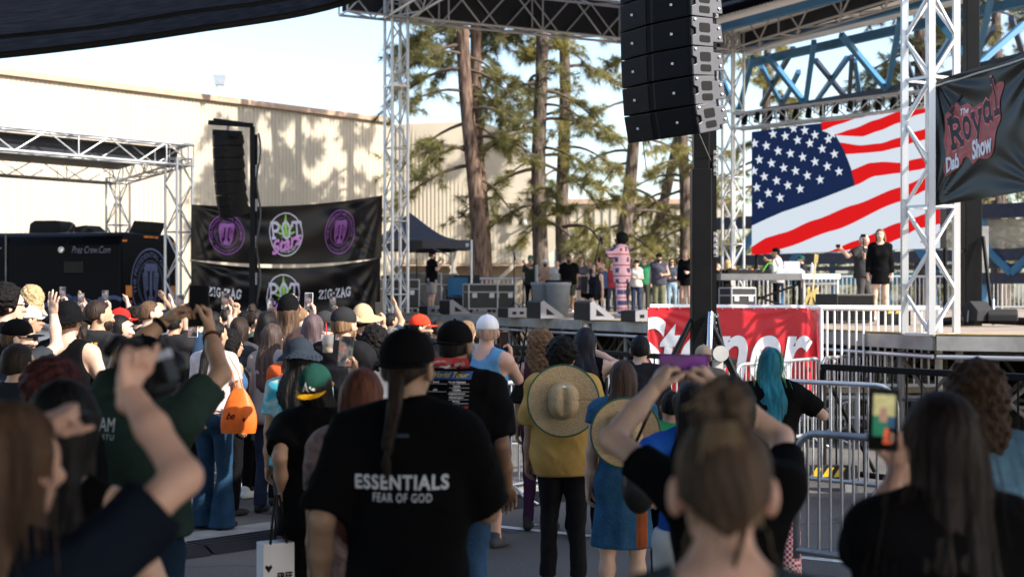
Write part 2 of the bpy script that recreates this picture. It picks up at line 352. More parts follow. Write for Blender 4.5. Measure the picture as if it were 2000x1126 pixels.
for a, b_, m in edges:
    k = max(2, round((b_-a).length/1.25)); ins = V(.9, .42, 0)
    for row in range(3):
        pp = None
        for i in range(k+1):
            p = a+(b_-a)*(i/k)+ins*(.35+row*1.3); p = V(p.x, p.y, 0)
            rod('leg', p, p+V(0, 0, 1.2), .045 if row else .05, M_rust if row else M_steel, deck)
            if pp is not None:
                rod('diagonal', pp+V(0, 0, .12), p+V(0, 0, 1.1), .025, M_rust, deck); rod('diagonal', pp+V(0, 0, 1.1), p+V(0, 0, .12), .025, M_rust, deck)
                rod('ledger', pp+V(0, 0, 1.12), p+V(0, 0, 1.12), .03, M_steel, deck); rod('ledger', pp+V(0, 0, .55), p+V(0, 0, .55), .025, M_rust, deck)
            pp = p
M_dark = mat('dark_matt', (.012, .012, .014), .9)
b = MB(); b.grid(60, 1, lambda u, v: (lambda q: V(q.x+.06*math.sin(40*u), q.y, 1.3*v))(dk[0]+V(5.5, 2.2, 0)+(dk[3]-dk[0])*u)); b.build('dark_backing', M_dark, deck)  # dark sheet added so that the space under the deck looks dark
# low platform in front with the red banner
M_frame = mat('platform_frame', (.35, .35, .36), .5, metal=.3, var=.2)
plat = empty('front_platform', (3.6, 18.6, 0), 'low grey work platform behind the red banner', 'platform')
MB().box((3.75, 18.75, .66), (4.1, 1.3, .08)).build('deck', M_ply, plat)
for x in (1.8, 3.1, 4.4, 5.7):
    for y in (18.15, 19.3): rod('leg', (x, y, 0), (x, y, .62), .04, M_frame, plat)
rod('ledger', (1.8, 18.15, .3), (5.7, 18.15, .3), .03, M_frame, plat); rod('ledger', (1.8, 18.15, .56), (5.7, 18.15, .56), .04, M_frame, plat)
for x in (1.8, 3.1, 4.4): rod('diagonal', (x, 18.15, .05), (x+1.3, 18.15, .55), .025, M_frame, plat)
gr = empty('guard_rail', (3.7, 18.05, .7), 'white tubular guard rail to the right of the red banner', 'railing')
Yr = 18.05
rod('top_rail', (1.75, Yr, 1.715), (5.42, Yr, 1.695), .035, M_white, gr); rod('bottom_rail', (3.95, Yr, .72), (5.4, Yr, .72), .025, M_white, gr)
for i in range(16):
    x = 4.0+i*.092; rod('bar', (x, Yr, .72), (x, Yr, 1.69), .0135, M_white, gr)
for x in (1.75, 3.92, 5.42): rod('post', (x, Yr, .0), (x, Yr, 1.70), .03 if x < 5 else .045, M_white, gr)
# ------------------------------------------------------------------ barriers
def barrier(a, b_, label, m, h=1.05, low=.2, nb=14, rr=.022, rb=.009, group=None, feet=True, corner=.14):
    a, b_ = Vector((a[0], a[1], 0)), Vector((b_[0], b_[1], 0)); t = empty('crowd_barrier', (a+b_)/2, label, 'barrier', group); dn = (b_-a).normalized(); ln = (b_-a).length
    pts = [a+V(0, 0, low-.05)]
    for k in range(6):
        th = math.pi/2*k/5; pts.append(a+dn*(corner*(1-math.cos(th)))+V(0, 0, h-corner+corner*math.sin(th)))
    pts2 = [p for p in pts]; pts2 += [b_-dn*((p-a).dot(dn))+V(0, 0, p.z) for p in reversed(pts)]
    MB().tube(pts2, rr, 10).build('frame', m, t, smooth=True)
    rod('bottom_rail', a+V(0, 0, low), b_+V(0, 0, low), rr, m, t)
    for i in range(nb):
        p = a+dn*(ln*(i+1)/(nb+1)); rod('bar', p+V(0, 0, low), p+V(0, 0, h-.01), rb, m, t)
    if feet:
        s = V(dn.y, -dn.x, 0)
        for f in (.12, .88):
            p = a+(b_-a)*f; MB().tube([p+s*.28+V(0, 0, .01), p+s*.12+V(0, 0, .06), p+V(0, 0, low), p-s*.12+V(0, 0, .06), p-s*.28+V(0, 0, .01)], .016, 8).build('foot', m, t, smooth=True)
    return t
M_dgalv = mat('weathered_barrier', (.34, .34, .37), .4, metal=.6, var=.25, vscale=6)
p = P(1556, 0, 8.6); q = P(1860, 0, 7.9)
barrier((p.x, p.y), (q.x, q.y), 'dull grey crowd barrier with rounded corner nearest on the right', M_dgalv, h=1.04, low=.33, nb=12, group='crowd barriers', feet=False)
p = P(1470, 0, 13.6); q = P(1752, 0, 12.6)
barrier((p.x, p.y), (q.x, q.y), 'bright silver crowd barrier just below the red banner', M_galv, h=1.06, low=.17, nb=15, group='crowd barriers', corner=.2)
p0 = P(968, 0, 12.6)
dirb = V(.48, .88, 0)
for i, lab in enumerate(('silver crowd barrier beside the yellow shirt, nearest in the row', 'silver crowd barrier behind the curly haired woman', 'silver crowd barrier behind the raised phone in the middle', 'silver crowd barrier in front of the stage, farthest in the row')):
    a = V(p0.x, p0.y, 0)+V(.55, -.05, 0)*0 + V(.62, .79, 0)*2.15*i; e = a+V(.62, .79, 0)*2.1
    barrier((a.x, a.y), (e.x, e.y), lab, M_galv, h=1.08, low=.16, nb=18, group='crowd barriers')
# black front-of-stage barricades
def barricade(a, b_, label, m=M_black):
    a, b_ = Vector((a[0], a[1], 0)), Vector((b_[0], b_[1], 0)); t = empty('stage_barricade', (a+b_)/2, label, 'barrier', 'black stage barricades'); dn = (b_-a).normalized(); ln = (b_-a).length
    s = V(dn.y, -dn.x, 0)
    MB().beam(a+V(0, 0, 1.14), b_+V(0, 0, 1.14), .1, .06, up=V(0, 0, 1)).build('top_rail', m, t, bevel=.01)
    rod('bottom_rail', a+V(0, 0, .1), b_+V(0, 0, .1), .03, m, t); rod('post', a, a+V(0, 0, 1.11), .035, m, t); rod('post', b_, b_+V(0, 0, 1.11), .035, m, t)
    n = int(ln/.16)
    for i in range(1, n): rod('bar', a+dn*(ln*i/n)+V(0, 0, .1), a+dn*(ln*i/n)+V(0, 0, 1.11), .01, m, t)
    for f in (0.02, .98): rod('brace', a+(b_-a)*f-s*0.02+V(0, 0, 1.0), a+(b_-a)*f-s*.75+V(0, 0, .03), .02, m, t)
for i, lab in enumerate(('black stage barricade under the guard rail, left of the pair', 'black stage barricade running behind the wavy haired woman')):
    a, e = V(3.15, 14.4, 0), V(4.6, 12.5, 0); dd = e-a
    barricade(a+dd*i*1.01, a+dd*(i+1), lab)
for i, lab in enumerate(('black stage barricade beyond the blue tank top', 'black stage barricade in front of the stage scaffolding', 'black stage barricade left of the red banner')):
    a, e = V(0.0, 19.6, 0), V(.66, 18.4, 0); dd = V(.62, -1.05, 0)*1.5; a = V(-.35, 20.4, 0)
    barricade(a+dd*i*1.01, a+dd*(i+1), lab)
# ------------------------------------------------------------------ mesh shade canopy over the near crowd
def mesh_cloth():
    m = mat('shade_mesh', (.026, .031, .044), .8, spec=.1, var=.35, vscale=3, stretch=(1.5, 14, 14), bump=.25, bscale=10, trans=.3)
    return m
can = empty('shade_canopy', (0, 6, 0), 'dark woven shade canopy sagging across the top left corner', 'canopy')
ED = [(-9, 7.2, 2.95), (-4, 7.6, 3.06), (-2.8, 7.7, 3.17), (-1.8, 7.8, 3.32), (-.86, 7.95, 3.54), (-.1, 7.2, 3.85), (.7, 5.9, 3.95), (1.4, 4.8, 4.0), (2.3, 3.7, 4.0), (3.4, 2.6, 4.1)]
def edge(u):
    t = u*(len(ED)-1); i = min(int(t), len(ED)-2); f = t-i
    g = lambda k: Vector(ED[max(0, min(len(ED)-1, k))])
    a, b_, c, e = g(i-1), g(i), g(i+1), g(i+2)
    return .5*((2*b_)+(c-a)*f+(2*a-5*b_+4*c-e)*f*f+(3*b_-a-3*c+e)*f**3)
def canf(u, v):
    e = edge(u); w = v**1.25; s = .012*math.sin(60*u+9*v)
    rise = (1-math.exp(-v*9))*.14+.35*v
    return V(e.x, e.y-(e.y+4)*w, e.z+rise+s*math.sin(min(1, 6*v)*math.pi*.5)+ .05*math.sin(14*v)*math.exp(-6*v))
MB().grid(140, 60, canf).build('canopy_cloth', mesh_cloth(), can, smooth=True)
MB().tube([edge(i/90)+V(0, 0, -.008) for i in range(91)], .02, 8).build('hem', mat('hem_black', (.008, .009, .012), .8), can, smooth=True)
MB().tube([canf(i/90, .032)+V(0, 0, -.012) for i in range(91)], .012, 6).build('seam', mat('hem_black', (.01, .01, .014), .8), can, smooth=True)
for x, y in ((-9, 7.2), (2.4, -3.8), (-9, -3.9)):
    rod('pole', (x, y, 0), (x, y, 2.95 if y > 0 else 4.0), .05, M_steel, can)
added_canopy = empty('shade_canopy', (6, 4, 0), 'unseen second canopy added to shade the near crowd right of the camera', 'canopy')  # out of view, added and shaped to throw shade on the near people
MB().grid(60, 40, lambda u, v: V(2.95+9*u, -3.5+13.6*v, 4.45+.35*math.sin(3.14*u)*math.sin(3.14*v)+.02*math.sin(30*u))).build('canopy_cloth', mesh_cloth(), added_canopy, smooth=True)
for x, y in ((3.0, -3.4), (11.8, -3.4), (11.8, 10)): rod('pole', (x, y, 0), (x, y, 4.4), .05, M_steel, added_canopy)
# ------------------------------------------------------------------ printing helpers
def refine(vs, fs, ml, lev=4):
    vs = [tuple(v) for v in vs]; tr = []
    for f in fs:
        for i in range(1, len(f)-1): tr.append((f[0], f[i], f[i+1]))
    for _ in range(lev):
        out = []; ch = False; mid = {}
        def mp(a, b):
            k = (min(a, b), max(a, b))
            if k not in mid: mid[k] = len(vs); vs.append(tuple((vs[a][q]+vs[b][q])/2 for q in range(len(vs[a]))))
            return mid[k]
        for t in tr:
            e = max((sum((vs[t[i]][q]-vs[t[(i+1) % 3]][q])**2 for q in range(2))) for i in range(3))
            if e > ml*ml:
                a, b, c = t; x, y, z = mp(a, b), mp(b, c), mp(c, a); out += [(a, x, z), (x, b, y), (z, y, c), (x, y, z)]; ch = True
            else: out.append(t)
        tr = out
        if not ch: break
    return vs, tr
def stroke(pts, w, closed=False):
    vs = []; fs = []; pts = [Vector((p[0], p[1])) for p in pts]
    if closed: pts = pts+[pts[0], pts[1]]
    n = len(pts)
    for i in range(n):
        d = (pts[min(i+1, n-1)]-pts[max(0, i-1)]).normalized(); s = Vector((-d.y, d.x))*w/2
        if 0 < i < n-1:
            d1 = (pts[i]-pts[i-1]).normalized(); c = max(.5, abs(d1.dot(d))); s = s/c
        vs += [tuple(pts[i]-s), tuple(pts[i]+s)]
    for i in range(n-1): fs.append((2*i, 2*i+2, 2*i+3, 2*i+1))
    return vs, fs
def ring(r, w, n=64, sy=1): return stroke([(r*math.cos(2*math.pi*i/n), r*sy*math.sin(2*math.pi*i/n)) for i in range(n)], w, True)
def merge(*shapes):
    v = []; f = []
    for a, b in shapes:
        n = len(v); v += list(a); f += [tuple(i+n for i in q) for q in b]
    return v, f
def xf(sh, dx=0, dy=0, sx=1, sy=None, rot=0, shear=0):
    sy = sx if sy is None else sy; c, s = math.cos(rot), math.sin(rot)
    return [(dx+c*(x*sx+shear*y*sy)-s*y*sy, dy+s*(x*sx+shear*y*sy)+c*y*sy) for x, y, *_ in sh[0]], sh[1]
def txt(s, w, h, **k):
    vs, fs = text_mesh(s, **k); x0, x1 = min(v[0] for v in vs), max(v[0] for v in vs); y0, y1 = min(v[1] for v in vs), max(v[1] for v in vs)
    return [((v[0]-x0)/(x1-x0)*w-w/2, (v[1]-y0)/(y1-y0)*h-h/2) for v in vs], fs
def arc_txt(s, r, h, a0, a1, inside=False, **k):
    "letters along a circle from angle a0 to a1 (degrees)"
    vs, fs = txt(s, 1, h, **k); out = []
    for x, y in vs:
        a = R(a0+(a1-a0)*(x+.5)); rr = r+(y if not inside else -y); out.append((rr*math.cos(a), rr*math.sin(a)))
    return out, fs
SLAB = {
 'Z': [[(.08, .92), (.9, .92), (.1, .08), (.92, .08)], [(.1, .95), (.1, .72)], [(.9, .05), (.9, .3)]],
 'I': [[(.5, .05), (.5, .95)], [(.25, .93), (.75, .93)], [(.25, .07), (.75, .07)]],
 'G': [[(.88, .72), (.75, .88), (.5, .95), (.2, .82), (.1, .5), (.2, .18), (.5, .05), (.8, .18), (.84, .42)], [(.58, .44), (.98, .44)], [(.88, .95), (.88, .7)]],
 'A': [[(.12, .06), (.5, .95), (.88, .06)], [(.27, .36), (.73, .36)], [(-.02, .05), (.28, .05)], [(.72, .05), (1.02, .05)]],
 '-': [[(.15, .45), (.45, .55), (.85, .5)]],
 'P': [[(.25, .05), (.25, .95)], [(.05, .94), (.6, .94), (.85, .82), (.85, .58), (.6, .46), (.25, .46)], [(.05, .06), (.48, .06)]],
 'O': [[(.5+.38*math.cos(i*math.pi/8), .5+.46*math.sin(i*math.pi/8)) for i in range(17)]],
 'T': [[(.5, .05), (.5, .95)], [(.02, .93), (.98, .93)], [(.05, .95), (.05, .68)], [(.95, .95), (.95, .68)], [(.3, .06), (.7, .06)]],
 'R': [[(.22, .05), (.22, .95)], [(.02, .94), (.55, .94), (.82, .82), (.82, .6), (.55, .5), (.22, .5)], [(.5, .5), (.9, .06)], [(.02, .05), (.42, .05)], [(.75, .05), (1.02, .05)]],
 'o': [[(.5+.36*math.cos(i*math.pi/8), .34+.32*math.sin(i*math.pi/8)) for i in range(17)]],
 'y': [[(.1, .64), (.5, .06)], [(.92, .64), (.45, -.2), (.2, -.32)], [(0, .65), (.32, .65)], [(.7, .65), (1.02, .65)]],
 'a': [[(.78, .68), (.78, .1), (.95, .05)], [(.78, .5), (.55, .66), (.25, .56), (.15, .34), (.25, .12), (.52, .04), (.78, .2)]],
 'l': [[(.5, .05), (.5, 1.2)], [(.2, 1.16), (.5, 1.16)], [(.15, .06), (.85, .06)]]}
def slab(s, w, h, sw=.16, gap=.06):
    n = len(s); ws = [.55 if c in '-I' else 1 for c in s]; tot = sum(ws)+gap*n*2; x = 0; sh = []
    for c, q in zip(s, ws):
        for st in SLAB[c]: sh.append(xf(stroke(st, sw), x, 0, q, 1))
        x += q+gap*2
    m = merge(*sh); return [((v[0]-(x-gap*2)/2)/tot*w, (v[1]-.5)*h) for v in m[0]], m[1]
def leaf_shape():
    sh = []
    for a, l in ((90, 1), (52, .82), (128, .82), (15, .6), (165, .6), (-18, .36), (198, .36)):
        pts = [(0, 0), (.1*l, .35*l), (.085*l, .62*l), (0, l), (-.085*l, .62*l), (-.1*l, .35*l)]
        sh.append(xf((pts, [(0, 1, 2, 3, 4, 5)]), rot=R(a-90)))
    sh.append(stroke([(0, 0), (.03, -.45)], .05)); return merge(*sh)
class Banner:
    "hanging vinyl: (u,v) 0..1 from the top left corner, folds running in from the fixed corners"
    def __init__(s, tl, tr, br, bl, sag=.0, amp=.02, seed=0, folds=14, side=1):
        s.c = [Vector(q) for q in (tl, tr, br, bl)]; s.sag = sag; s.amp = amp; s.k = folds; s.seed = seed
        s.w = ((s.c[1]-s.c[0]).length+(s.c[2]-s.c[3]).length)/2; s.h = ((s.c[3]-s.c[0]).length+(s.c[2]-s.c[1]).length)/2
        s.n = (s.c[1]-s.c[0]).cross(s.c[3]-s.c[0]).normalized()
        if s.n.y > 0: s.n = -s.n
    def __call__(s, u, v, off=0):
        a, b, c, d = s.c; p = (a*(1-u)+b*u)*(1-v)+(d*(1-u)+c*u)*v
        p = p+Vector((0, 0, -s.sag*4*u*(1-u)))
        x, y = u*s.w, v*s.h; f = 0
        for i, (cx, cy, wt) in enumerate(((0, 0, 1), (s.w, 0, 1), (0, s.h, .6), (s.w, s.h, .6))):
            dx, dy = abs(x-cx), abs(y-cy); r = math.hypot(dx, dy)+1e-6; th = math.atan2(dy, dx)
            f += wt*math.sin(th*s.k+s.seed+i*2.1+1.2*math.sin(th*5+i))*math.exp(-((r/s.w-.22)/.28)**2)*min(1, r/(.15*s.w))
        f += .6*math.sin(3*v*math.pi+4*u+s.seed)*math.sin(u*math.pi)
        return p+s.n*(s.amp*f+off)
    def sheet(s, m, parent, nu=90, nv=40, name='sheet'):
        o = MB().grid(nu, nv, lambda u, v: s(u, v)).build(name, m, parent, smooth=True); return o
    def put(s, shape, cx, cy, m, parent, name, layer=1, ml=.05):
        layer += 1.2
        "shape in metres round the point (cx,cy) given as fractions"
        vs, fs = refine(shape[0], shape[1], ml)
        o = MB().add([s(cx+x/s.w, cy-y/s.h, .005*layer) for x, y in vs], fs).build(name, m, parent, smooth=True)
        if name.startswith('seal_'): o['kind'] = 'stuff'
        return o
M_vinyl = mat('black_vinyl', (.003, .0035, .005), .27, var=.15, vscale=2, spec=.14)
M_purp = mat('purple_print', (.16, .035, .24), .5, var=.25, vscale=9); M_lil = mat('lilac_print', (.36, .36, .50), .45, var=.1); M_pink = mat('violet_print', (.42, .16, .50), .45, var=.15)
M_grn = mat('leaf_print', (.16, .36, .06), .5, var=.3, vscale=6); M_silver = mat('silver_print', (.42, .44, .52), .45, var=.15)
M_bluep = mat('dull_blue_print', (.10, .12, .24), .5, var=.25, vscale=9)
def seal(s, m, put):
    r = s
    put(ring(r, r*.05), m, 'seal_ring'); put(ring(r*.66, r*.02), m, 'seal_ring')
    put(merge(*[xf(([(-1, -1), (1, -1), (1, 1), (-1, 1)], [(0, 1, 2, 3)]), r*.6*math.cos(2*math.pi*i/56), r*.6*math.sin(2*math.pi*i/56), r*.014) for i in range(56)]), m, 'seal_dots')
    put(merge(arc_txt('THE PRESIDENTIAL GARDENS', r*.83, r*.15, 200, -20, bold=.01), arc_txt('TRADITION QUALITY', r*.83, r*.12, 220, 320, inside=False)), m, 'seal_lettering')
    wing = []
    for sx in (-1, 1):
        for i in range(7):
            a = R(100-i*9); wing.append(stroke([(sx*r*.14, r*(.30-.07*i)), (sx*r*(.40-.012*i), r*(.28-.09*i)), (sx*r*(.36-.03*i), r*(.05-.10*i))], r*.055))
    put(merge(*wing), m, 'seal_wings'); 
def potstars(bn, cx, cy, parent, lay=1):
    h = .47
    pt = lambda sh, m, nm, l: bn.put(sh, cx, cy, m, parent, nm, l)
    pt(ring(.5, .03, sy=1.02), M_silver, 'badge_ring', 1)
    pt(xf(leaf_shape(), 0, -.02, .54), M_grn, 'leaf_print', 1.5)
    pt(xf(slab('POT', .98, .42, .17), 0, .10), M_lil, 'lettering', 2.2)
    pt(xf(txt('Stars', .98, .34, bold=.03, shear=.35), 0, -.2, rot=R(17)), M_pink, 'lettering', 3)
    pt(xf(arc_txt('OF CALIFORNIA', .405, .09, 222, 335), 0, 0), M_silver, 'lettering', 2.2)
# ------------------------------------------------------------------ the two black banners
zt = lambda px, py, d: P(px, py, d)
bg = 'black banners between the two truss columns'
b1 = empty('banner', zt(560, 500, 33.5), 'upper black banner with purple seals either side of the leaf badge', 'banner', bg)
B1 = Banner(zt(373, 399, 31.6), zt(747, 381, 36.1), zt(745, 503, 36.1), zt(373, 506, 31.6), sag=.14, amp=.022, seed=1)
B1.sheet(M_vinyl, b1); potstars(B1, .462, .49, b1)
for cx in (.165, .755):
    seal(.50, M_purp, lambda sh, m, nm: B1.put(sh, cx, .5, m, b1, nm, 1)); B1.put(slab('T', .42, .5, .2), cx, .5, M_purp, b1, 'emblem_letter', 2)
b2 = empty('banner', zt(560, 610, 33.5), 'lower black banner with white lettering either side of the leaf badge', 'banner', bg)
B2 = Banner(zt(373, 508, 31.6), zt(744, 503, 36.1), zt(742, 622, 36.1), zt(373, 628, 31.6), sag=.215, amp=.022, seed=3)
B2.sheet(M_vinyl, b2); potstars(B2, .452, .46, b2)
for cx, w in ((.155, 1.0), (.735, 1.08)): B2.put(slab('ZIG-ZAG', w, .22, .2), cx, .46, M_silver, b2, 'lettering', 1.5)
rod('tie_tube', zt(372, 508, 31.7), zt(746, 505, 36.2), .02, M_white, b2)
# ------------------------------------------------------------------ left truss frame and the trailer
lf = dict(r=.032, rb=.016)
F1, F0, K1 = V(-7.45, 31.8, 0), V(-14.83, 22.9, 0), V(-10.25, 37, 0); K0 = F0+(K1-F1)
gl = 'left canopy frame trusses'
upl = (F1-F0).normalized()
truss('frame_column', F1, F1+V(0, 0, 4.9), .42, .42, M_alu, 'truss column in front of the trailer at the left end of the black banner', 'truss', gl, up=upl, step=.55, **lf)
truss('frame_column', K1, K1+V(0, 0, 4.9), .42, .42, M_alu, 'thin truss column rising from behind the black trailer', 'truss', gl, up=upl, step=.6, **lf)
zb_ = V(0, 0, 4.98)
truss('frame_beam', F0+zb_, F1+zb_+upl*.25, .42, .46, M_alu, 'bright front beam of the left truss frame above the trailer', 'truss', gl, up=V(0, 0, 1), step=.75, **lf)
truss('frame_beam', K0+zb_, K1+zb_, .42, .46, M_alud, 'rear beam of the left truss frame against the cream wall', 'truss', gl, up=V(0, 0, 1), step=.8, r=.028, rb=.014)
truss('frame_beam', F1+zb_, K1+zb_, .42, .46, M_alud, 'side beam of the left truss frame running back to the rear column', 'truss', gl, up=V(0, 0, 1), step=.7, r=.028, rb=.014)
cvr = empty('frame_cover', F1+zb_, 'dark fabric cover inside the left truss frame', 'canopy')
q = [F0, F1, K1, K0]; MB().add([p+V(0, 0, 5.12) for p in q], [(0, 1, 2, 3)]).build('cover_sheet', M_roof, cvr, solid=.02)
MB().add([F0+V(.1, .2, 4.76), F1+V(-.1, .25, 4.76), F1+V(-.1, .25, 5.1), F0+V(.1, .2, 5.1)], [(0, 1, 2, 3)]).build('valance', M_roof, cvr, solid=.01)
# trailer
tc = V(-9.62, 35, 0); td = V(-.985, .17, 0); tr_ = V(.31, .95, 0)
M_trl = mat('trailer_black', (.0025, .003, .005), .35, var=.2, vscale=1, spec=.1); M_lamp = mat('amber_lens', (.75, .22, .02), .3); M_red = mat('red_lens', (.4, .02, .02), .3)
tl_ = empty('trailer', tc, 'black toy hauler trailer with web lettering and a blue grey eagle seal on its rear', 'trailer')
prof = [(0, .55), (0, 3.1), (.05, 3.3), (.25, 3.42), (2.3, 3.42), (2.5, 3.3), (2.55, 3.1), (2.55, .55)]
MB().prism(prof, 0, 11, lambda a, z, t: tc+tr_*a+td*t+V(0, 0, z)).build('body', M_trl, tl_, bevel=.05)
fb = lambda a, z, off=.012: tc+tr_*a-td*off+V(0, 0, z)          # rear face
sb = lambda t, z, off=.012: tc+td*t-tr_*off+V(0, 0, z)          # side face
for a, z in ((.1, 3.2), (1.05, 3.33), (1.27, 3.33), (1.5, 3.33), (2.4, 3.2)): MB().box(fb(a, z, .02), (.13, .06, .05)).build('marker_lamp', M_lamp, tl_)
for a in (.25, 2.32):
    MB().box(fb(a, 1.95, .03), (.2, .08, .30)).build('tail_lamp', M_lamp, tl_, bevel=.02); MB().box(fb(a, 1.6, .03), (.2, .08, .26)).build('tail_lamp', M_red, tl_, bevel=.02)
pf = lambda sh, m, nm, l=1: tag(MB().add([fb(1.30+x, 2.15+y, .012+.004*l) for x, y in sh[0]], sh[1]).build(nm, m, tl_), kind='stuff' if nm.startswith('seal_') else None)
M_sealb = mat('seal_blue_grey', (.13, .15, .27), .4, var=.15)
seal(.88, M_sealb, pf); pf(slab('T', .62, .95, .2), M_sealb, 'emblem_letter', 2)
ps = lambda sh, m, nm, l=1: MB().add([sb(-x, y, .012+.004*l) for x, y in sh[0]], sh[1]).build(nm, m, tl_)
ps(xf(txt('Prez Crew.Com', 1.02, .17, shear=.35), -.78, 2.98), mat('web_print', (.22, .22, .32), .5), 'lettering')
MB().sphere(sb(1.58, 2.98, .01), (.08, .03, .08)).build('porch_lamp', M_white, tl_, smooth=True)
MB().box(sb(1.23, 2.55, .03), (.48, .06, .32)).build('window', mat('dark_window', (.012, .011, .010), .3, spec=.2), tl_, bevel=.02)
M_air = mat('airbrush_blue', (.012, .02, .11), .4, var=.6, vscale=3); M_air2 = mat('airbrush_pale', (.05, .07, .2), .4, var=.5, vscale=5)
for i in range(9):
    x0 = -2.9+i*.29; a = .13+.09*math.sin(i*2.3)
    ps(stroke([(x0+.6*t, 1.62+.12*math.sin(i*1.7)+a*math.sin(math.pi*t)+.02*math.sin(7*t+i)) for t in [k/12 for k in range(13)]], .035+.03*(i % 3)), M_air if i % 2 else M_air2, 'flame_print', 1+(i % 3))
MB().box(sb(3.05, 2.1, .02), (.03, .05, 2.5)).build('slide_trim', M_steel, tl_); MB().box(sb(4.4, 3.28, .02), (2.7, .06, .05)).build('slide_trim', M_steel, tl_)
MB().add([sb(3.15, 3.05), sb(4.6, 2.2), sb(4.6, 2.75), sb(3.15, 2.45)][:3], [(0, 1, 2)]).build('swoosh_print', M_silver, tl_)
MB().prism([(-.45, 0), (.45, 0), (.42, .26), (.3, .34), (-.3, .34), (-.42, .26)], -.35, .35, lambda a, z, t: tc+td*(2.6+a)+tr_*(1.2+t)+V(0, 0, 3.42+z)).build('air_conditioner', M_rubber, tl_, bevel=.04)
MB().prism([(-.3, 0), (.3, 0), (.26, .16), (-.05, .2)], -.3, .3, lambda a, z, t: tc+td*(1.35+a)+tr_*(.9+t)+V(0, 0, 3.42+z)).build('roof_vent', M_rubber, tl_, bevel=.02)
MB().prism([(-.35, 0), (.2, 0), (.35, .3), (-.2, .34)], -.3, .3, lambda a, z, t: tc-td*(.35+a-.6)+tr_*(1.6+t)+V(0, 0, 3.42+z)).build('roof_vent', M_rubber, tl_, bevel=.02)
for t in (3.6, 4.6):
    MB().tube([tc+td*t+tr_*(-.02)+V(0, 0, .36), tc+td*t+tr_*.22+V(0, 0, .36)], .36, 20).build('wheel', M_rubber, tl_)
# ------------------------------------------------------------------ line arrays
M_cab = mat('cabinet_black', (.0045, .0045, .005), .5, spec=.1, var=.2, bump=.08, bscale=300); M_grille = mat('grille', (.0045, .0045, .005), .6, spec=.08, bump=.2, bscale=400); M_side = mat('end_plate_grey', (.040, .042, .054), .42, var=.12, vscale=8)
def cabinet(arr, o, fr, rt, tilt, W, H, D, right=True, pm=None):
    "o = top centre of the front; fr = outward normal of the front; rt = toward the end plate"
    up = V(0, 0, 1); c, s = math.cos(tilt), math.sin(tilt)
    f2 = (fr*c-up*s).normalized(); u2 = (up*c+fr*s).normalized()
    pt = lambda x, y, z: o+rt*x+u2*z+f2*y           # x across, y outward, z up (0 = top)
    cab = MB(); g = .006
    pr = [(-W/2, -.02), (-.04, .035), (0, .02), (.04, .035), (W/2, -.02), (W/2, -D*.55), (W/2-.06, -D), (-W/2+.06, -D), (-W/2, -D*.55)]
    cab.prism(pr, -g, -H+g, lambda a, b, t: pt(a, b, t))
    body = cab.build('cabinet', M_cab, arr, bevel=.008)
    for sx in (-1, 1):
        MB().add([pt(sx*.05, .040, -.02), pt(sx*(W/2-.03), -.012, -.02), pt(sx*(W/2-.03), -.012, -H+.02), pt(sx*.05, .040, -H+.02)], [(0, 1, 2, 3)]).build('grille', M_grille, body)
        if W > .8: MB().box(pt(sx*W*.28, .018, -H*.5), (.022, .012, .022)).build('badge', M_alud, body)
    # end plate with two hand holes, notched towards the back
    def plate(sx):
        x0, x1 = sx*(W/2+.002), sx*(W/2+.022); b = MB(); d1, d2 = -.02, -D*.72
        yy = [(d1, 0), (d2, 0), (d2, -H*.18), (d2-.10, -H*.2), (d2-.12, -H*.82), (d2, -H*.84), (d2, -H), (d1, -H), (d1, -H*.66), (d1-.045, -H*.6), (d1-.045, -H*.4), (d1, -H*.34)]
        # ring of faces round two holes: built as strips
        b.prism(yy, x0, x1, lambda y, z, t: pt(t, y, z*.96-H*.02)); pl = b.build('end_plate', pm or M_side, body, bevel=.006)
        for za, zb in ((.2, .52), (.62, .86)):
            hh = [(d1-.10, -H*za), (d1-.2, -H*za), (d1-.215, -H*(za+.04)), (d1-.215, -H*(zb-.04)), (d1-.2, -H*zb), (d1-.10, -H*zb), (d1-.085, -H*(zb-.04)), (d1-.085, -H*(za+.04))]
            MB().prism(hh, x0, sx*(W/2+.0245), lambda y, z, t: pt(t, y, z)).build('hand_hole', M_black, pl)
        for y, z in () if W < .8 else ((d2-.06, -H*.35), (d2-.07, -H*.66), (d1-.03, -H*.12)): MB().sphere(pt(x1+sx*.004, y, z), .014, 8, 4).build('pin', M_galv, pl)
    plate(1 if right else -1)
    return pt(0, 0, -H), f2
def line_array(name, top, fr, tilts, W, H, D, label):
    rt = V(-fr.y, fr.x, 0); rt = rt if rt.y < 0 else -rt
    arr = empty(name, top, label, 'line array speaker', 'hanging line arrays'); o = Vector(top)
    for t in tilts: o, _ = cabinet(arr, o, fr, rt, R(t), W, H, D, pm=None if W > .8 else M_cab)
    return arr, o, rt
fr = V(-.83, -.558, 0).normalized()
la, ob, rt = line_array('line_array', P(1274, -64, 13.35), fr, (0, .5, 1.5, 3, 5, 12), 1.03, .270, .38, 'large black line array hanging at the top of the tall mast')
MB().box(P(1300, -75, 13.4), (.9, .5, .06)).build('fly_bar', M_black, la)
rod('safety_wire', P(1358, 243, 13.4), P(1393, 325, 13.75), .004, M_steel, la); rod('pull_wire', P(1255, 270, 13.3), P(1262, 330, 13.6), .004, M_cable, la)
sa, ob2, rt2 = line_array('line_array', P(424, 262, 28.6), fr, (1, 2, 3, 4, 6, 9, 14), .60, .245, .46, 'smaller black line array hung over the purple seal banner')
MB().beam(P(418, 259, 28.6), P(470, 262, 28.3), .10, .12).build('fly_bar', M_black, sa)
MB().tube([P(445, 258, 28.5), P(446, 240, 28.5)], .03, 8).build('chain', M_steel, sa)
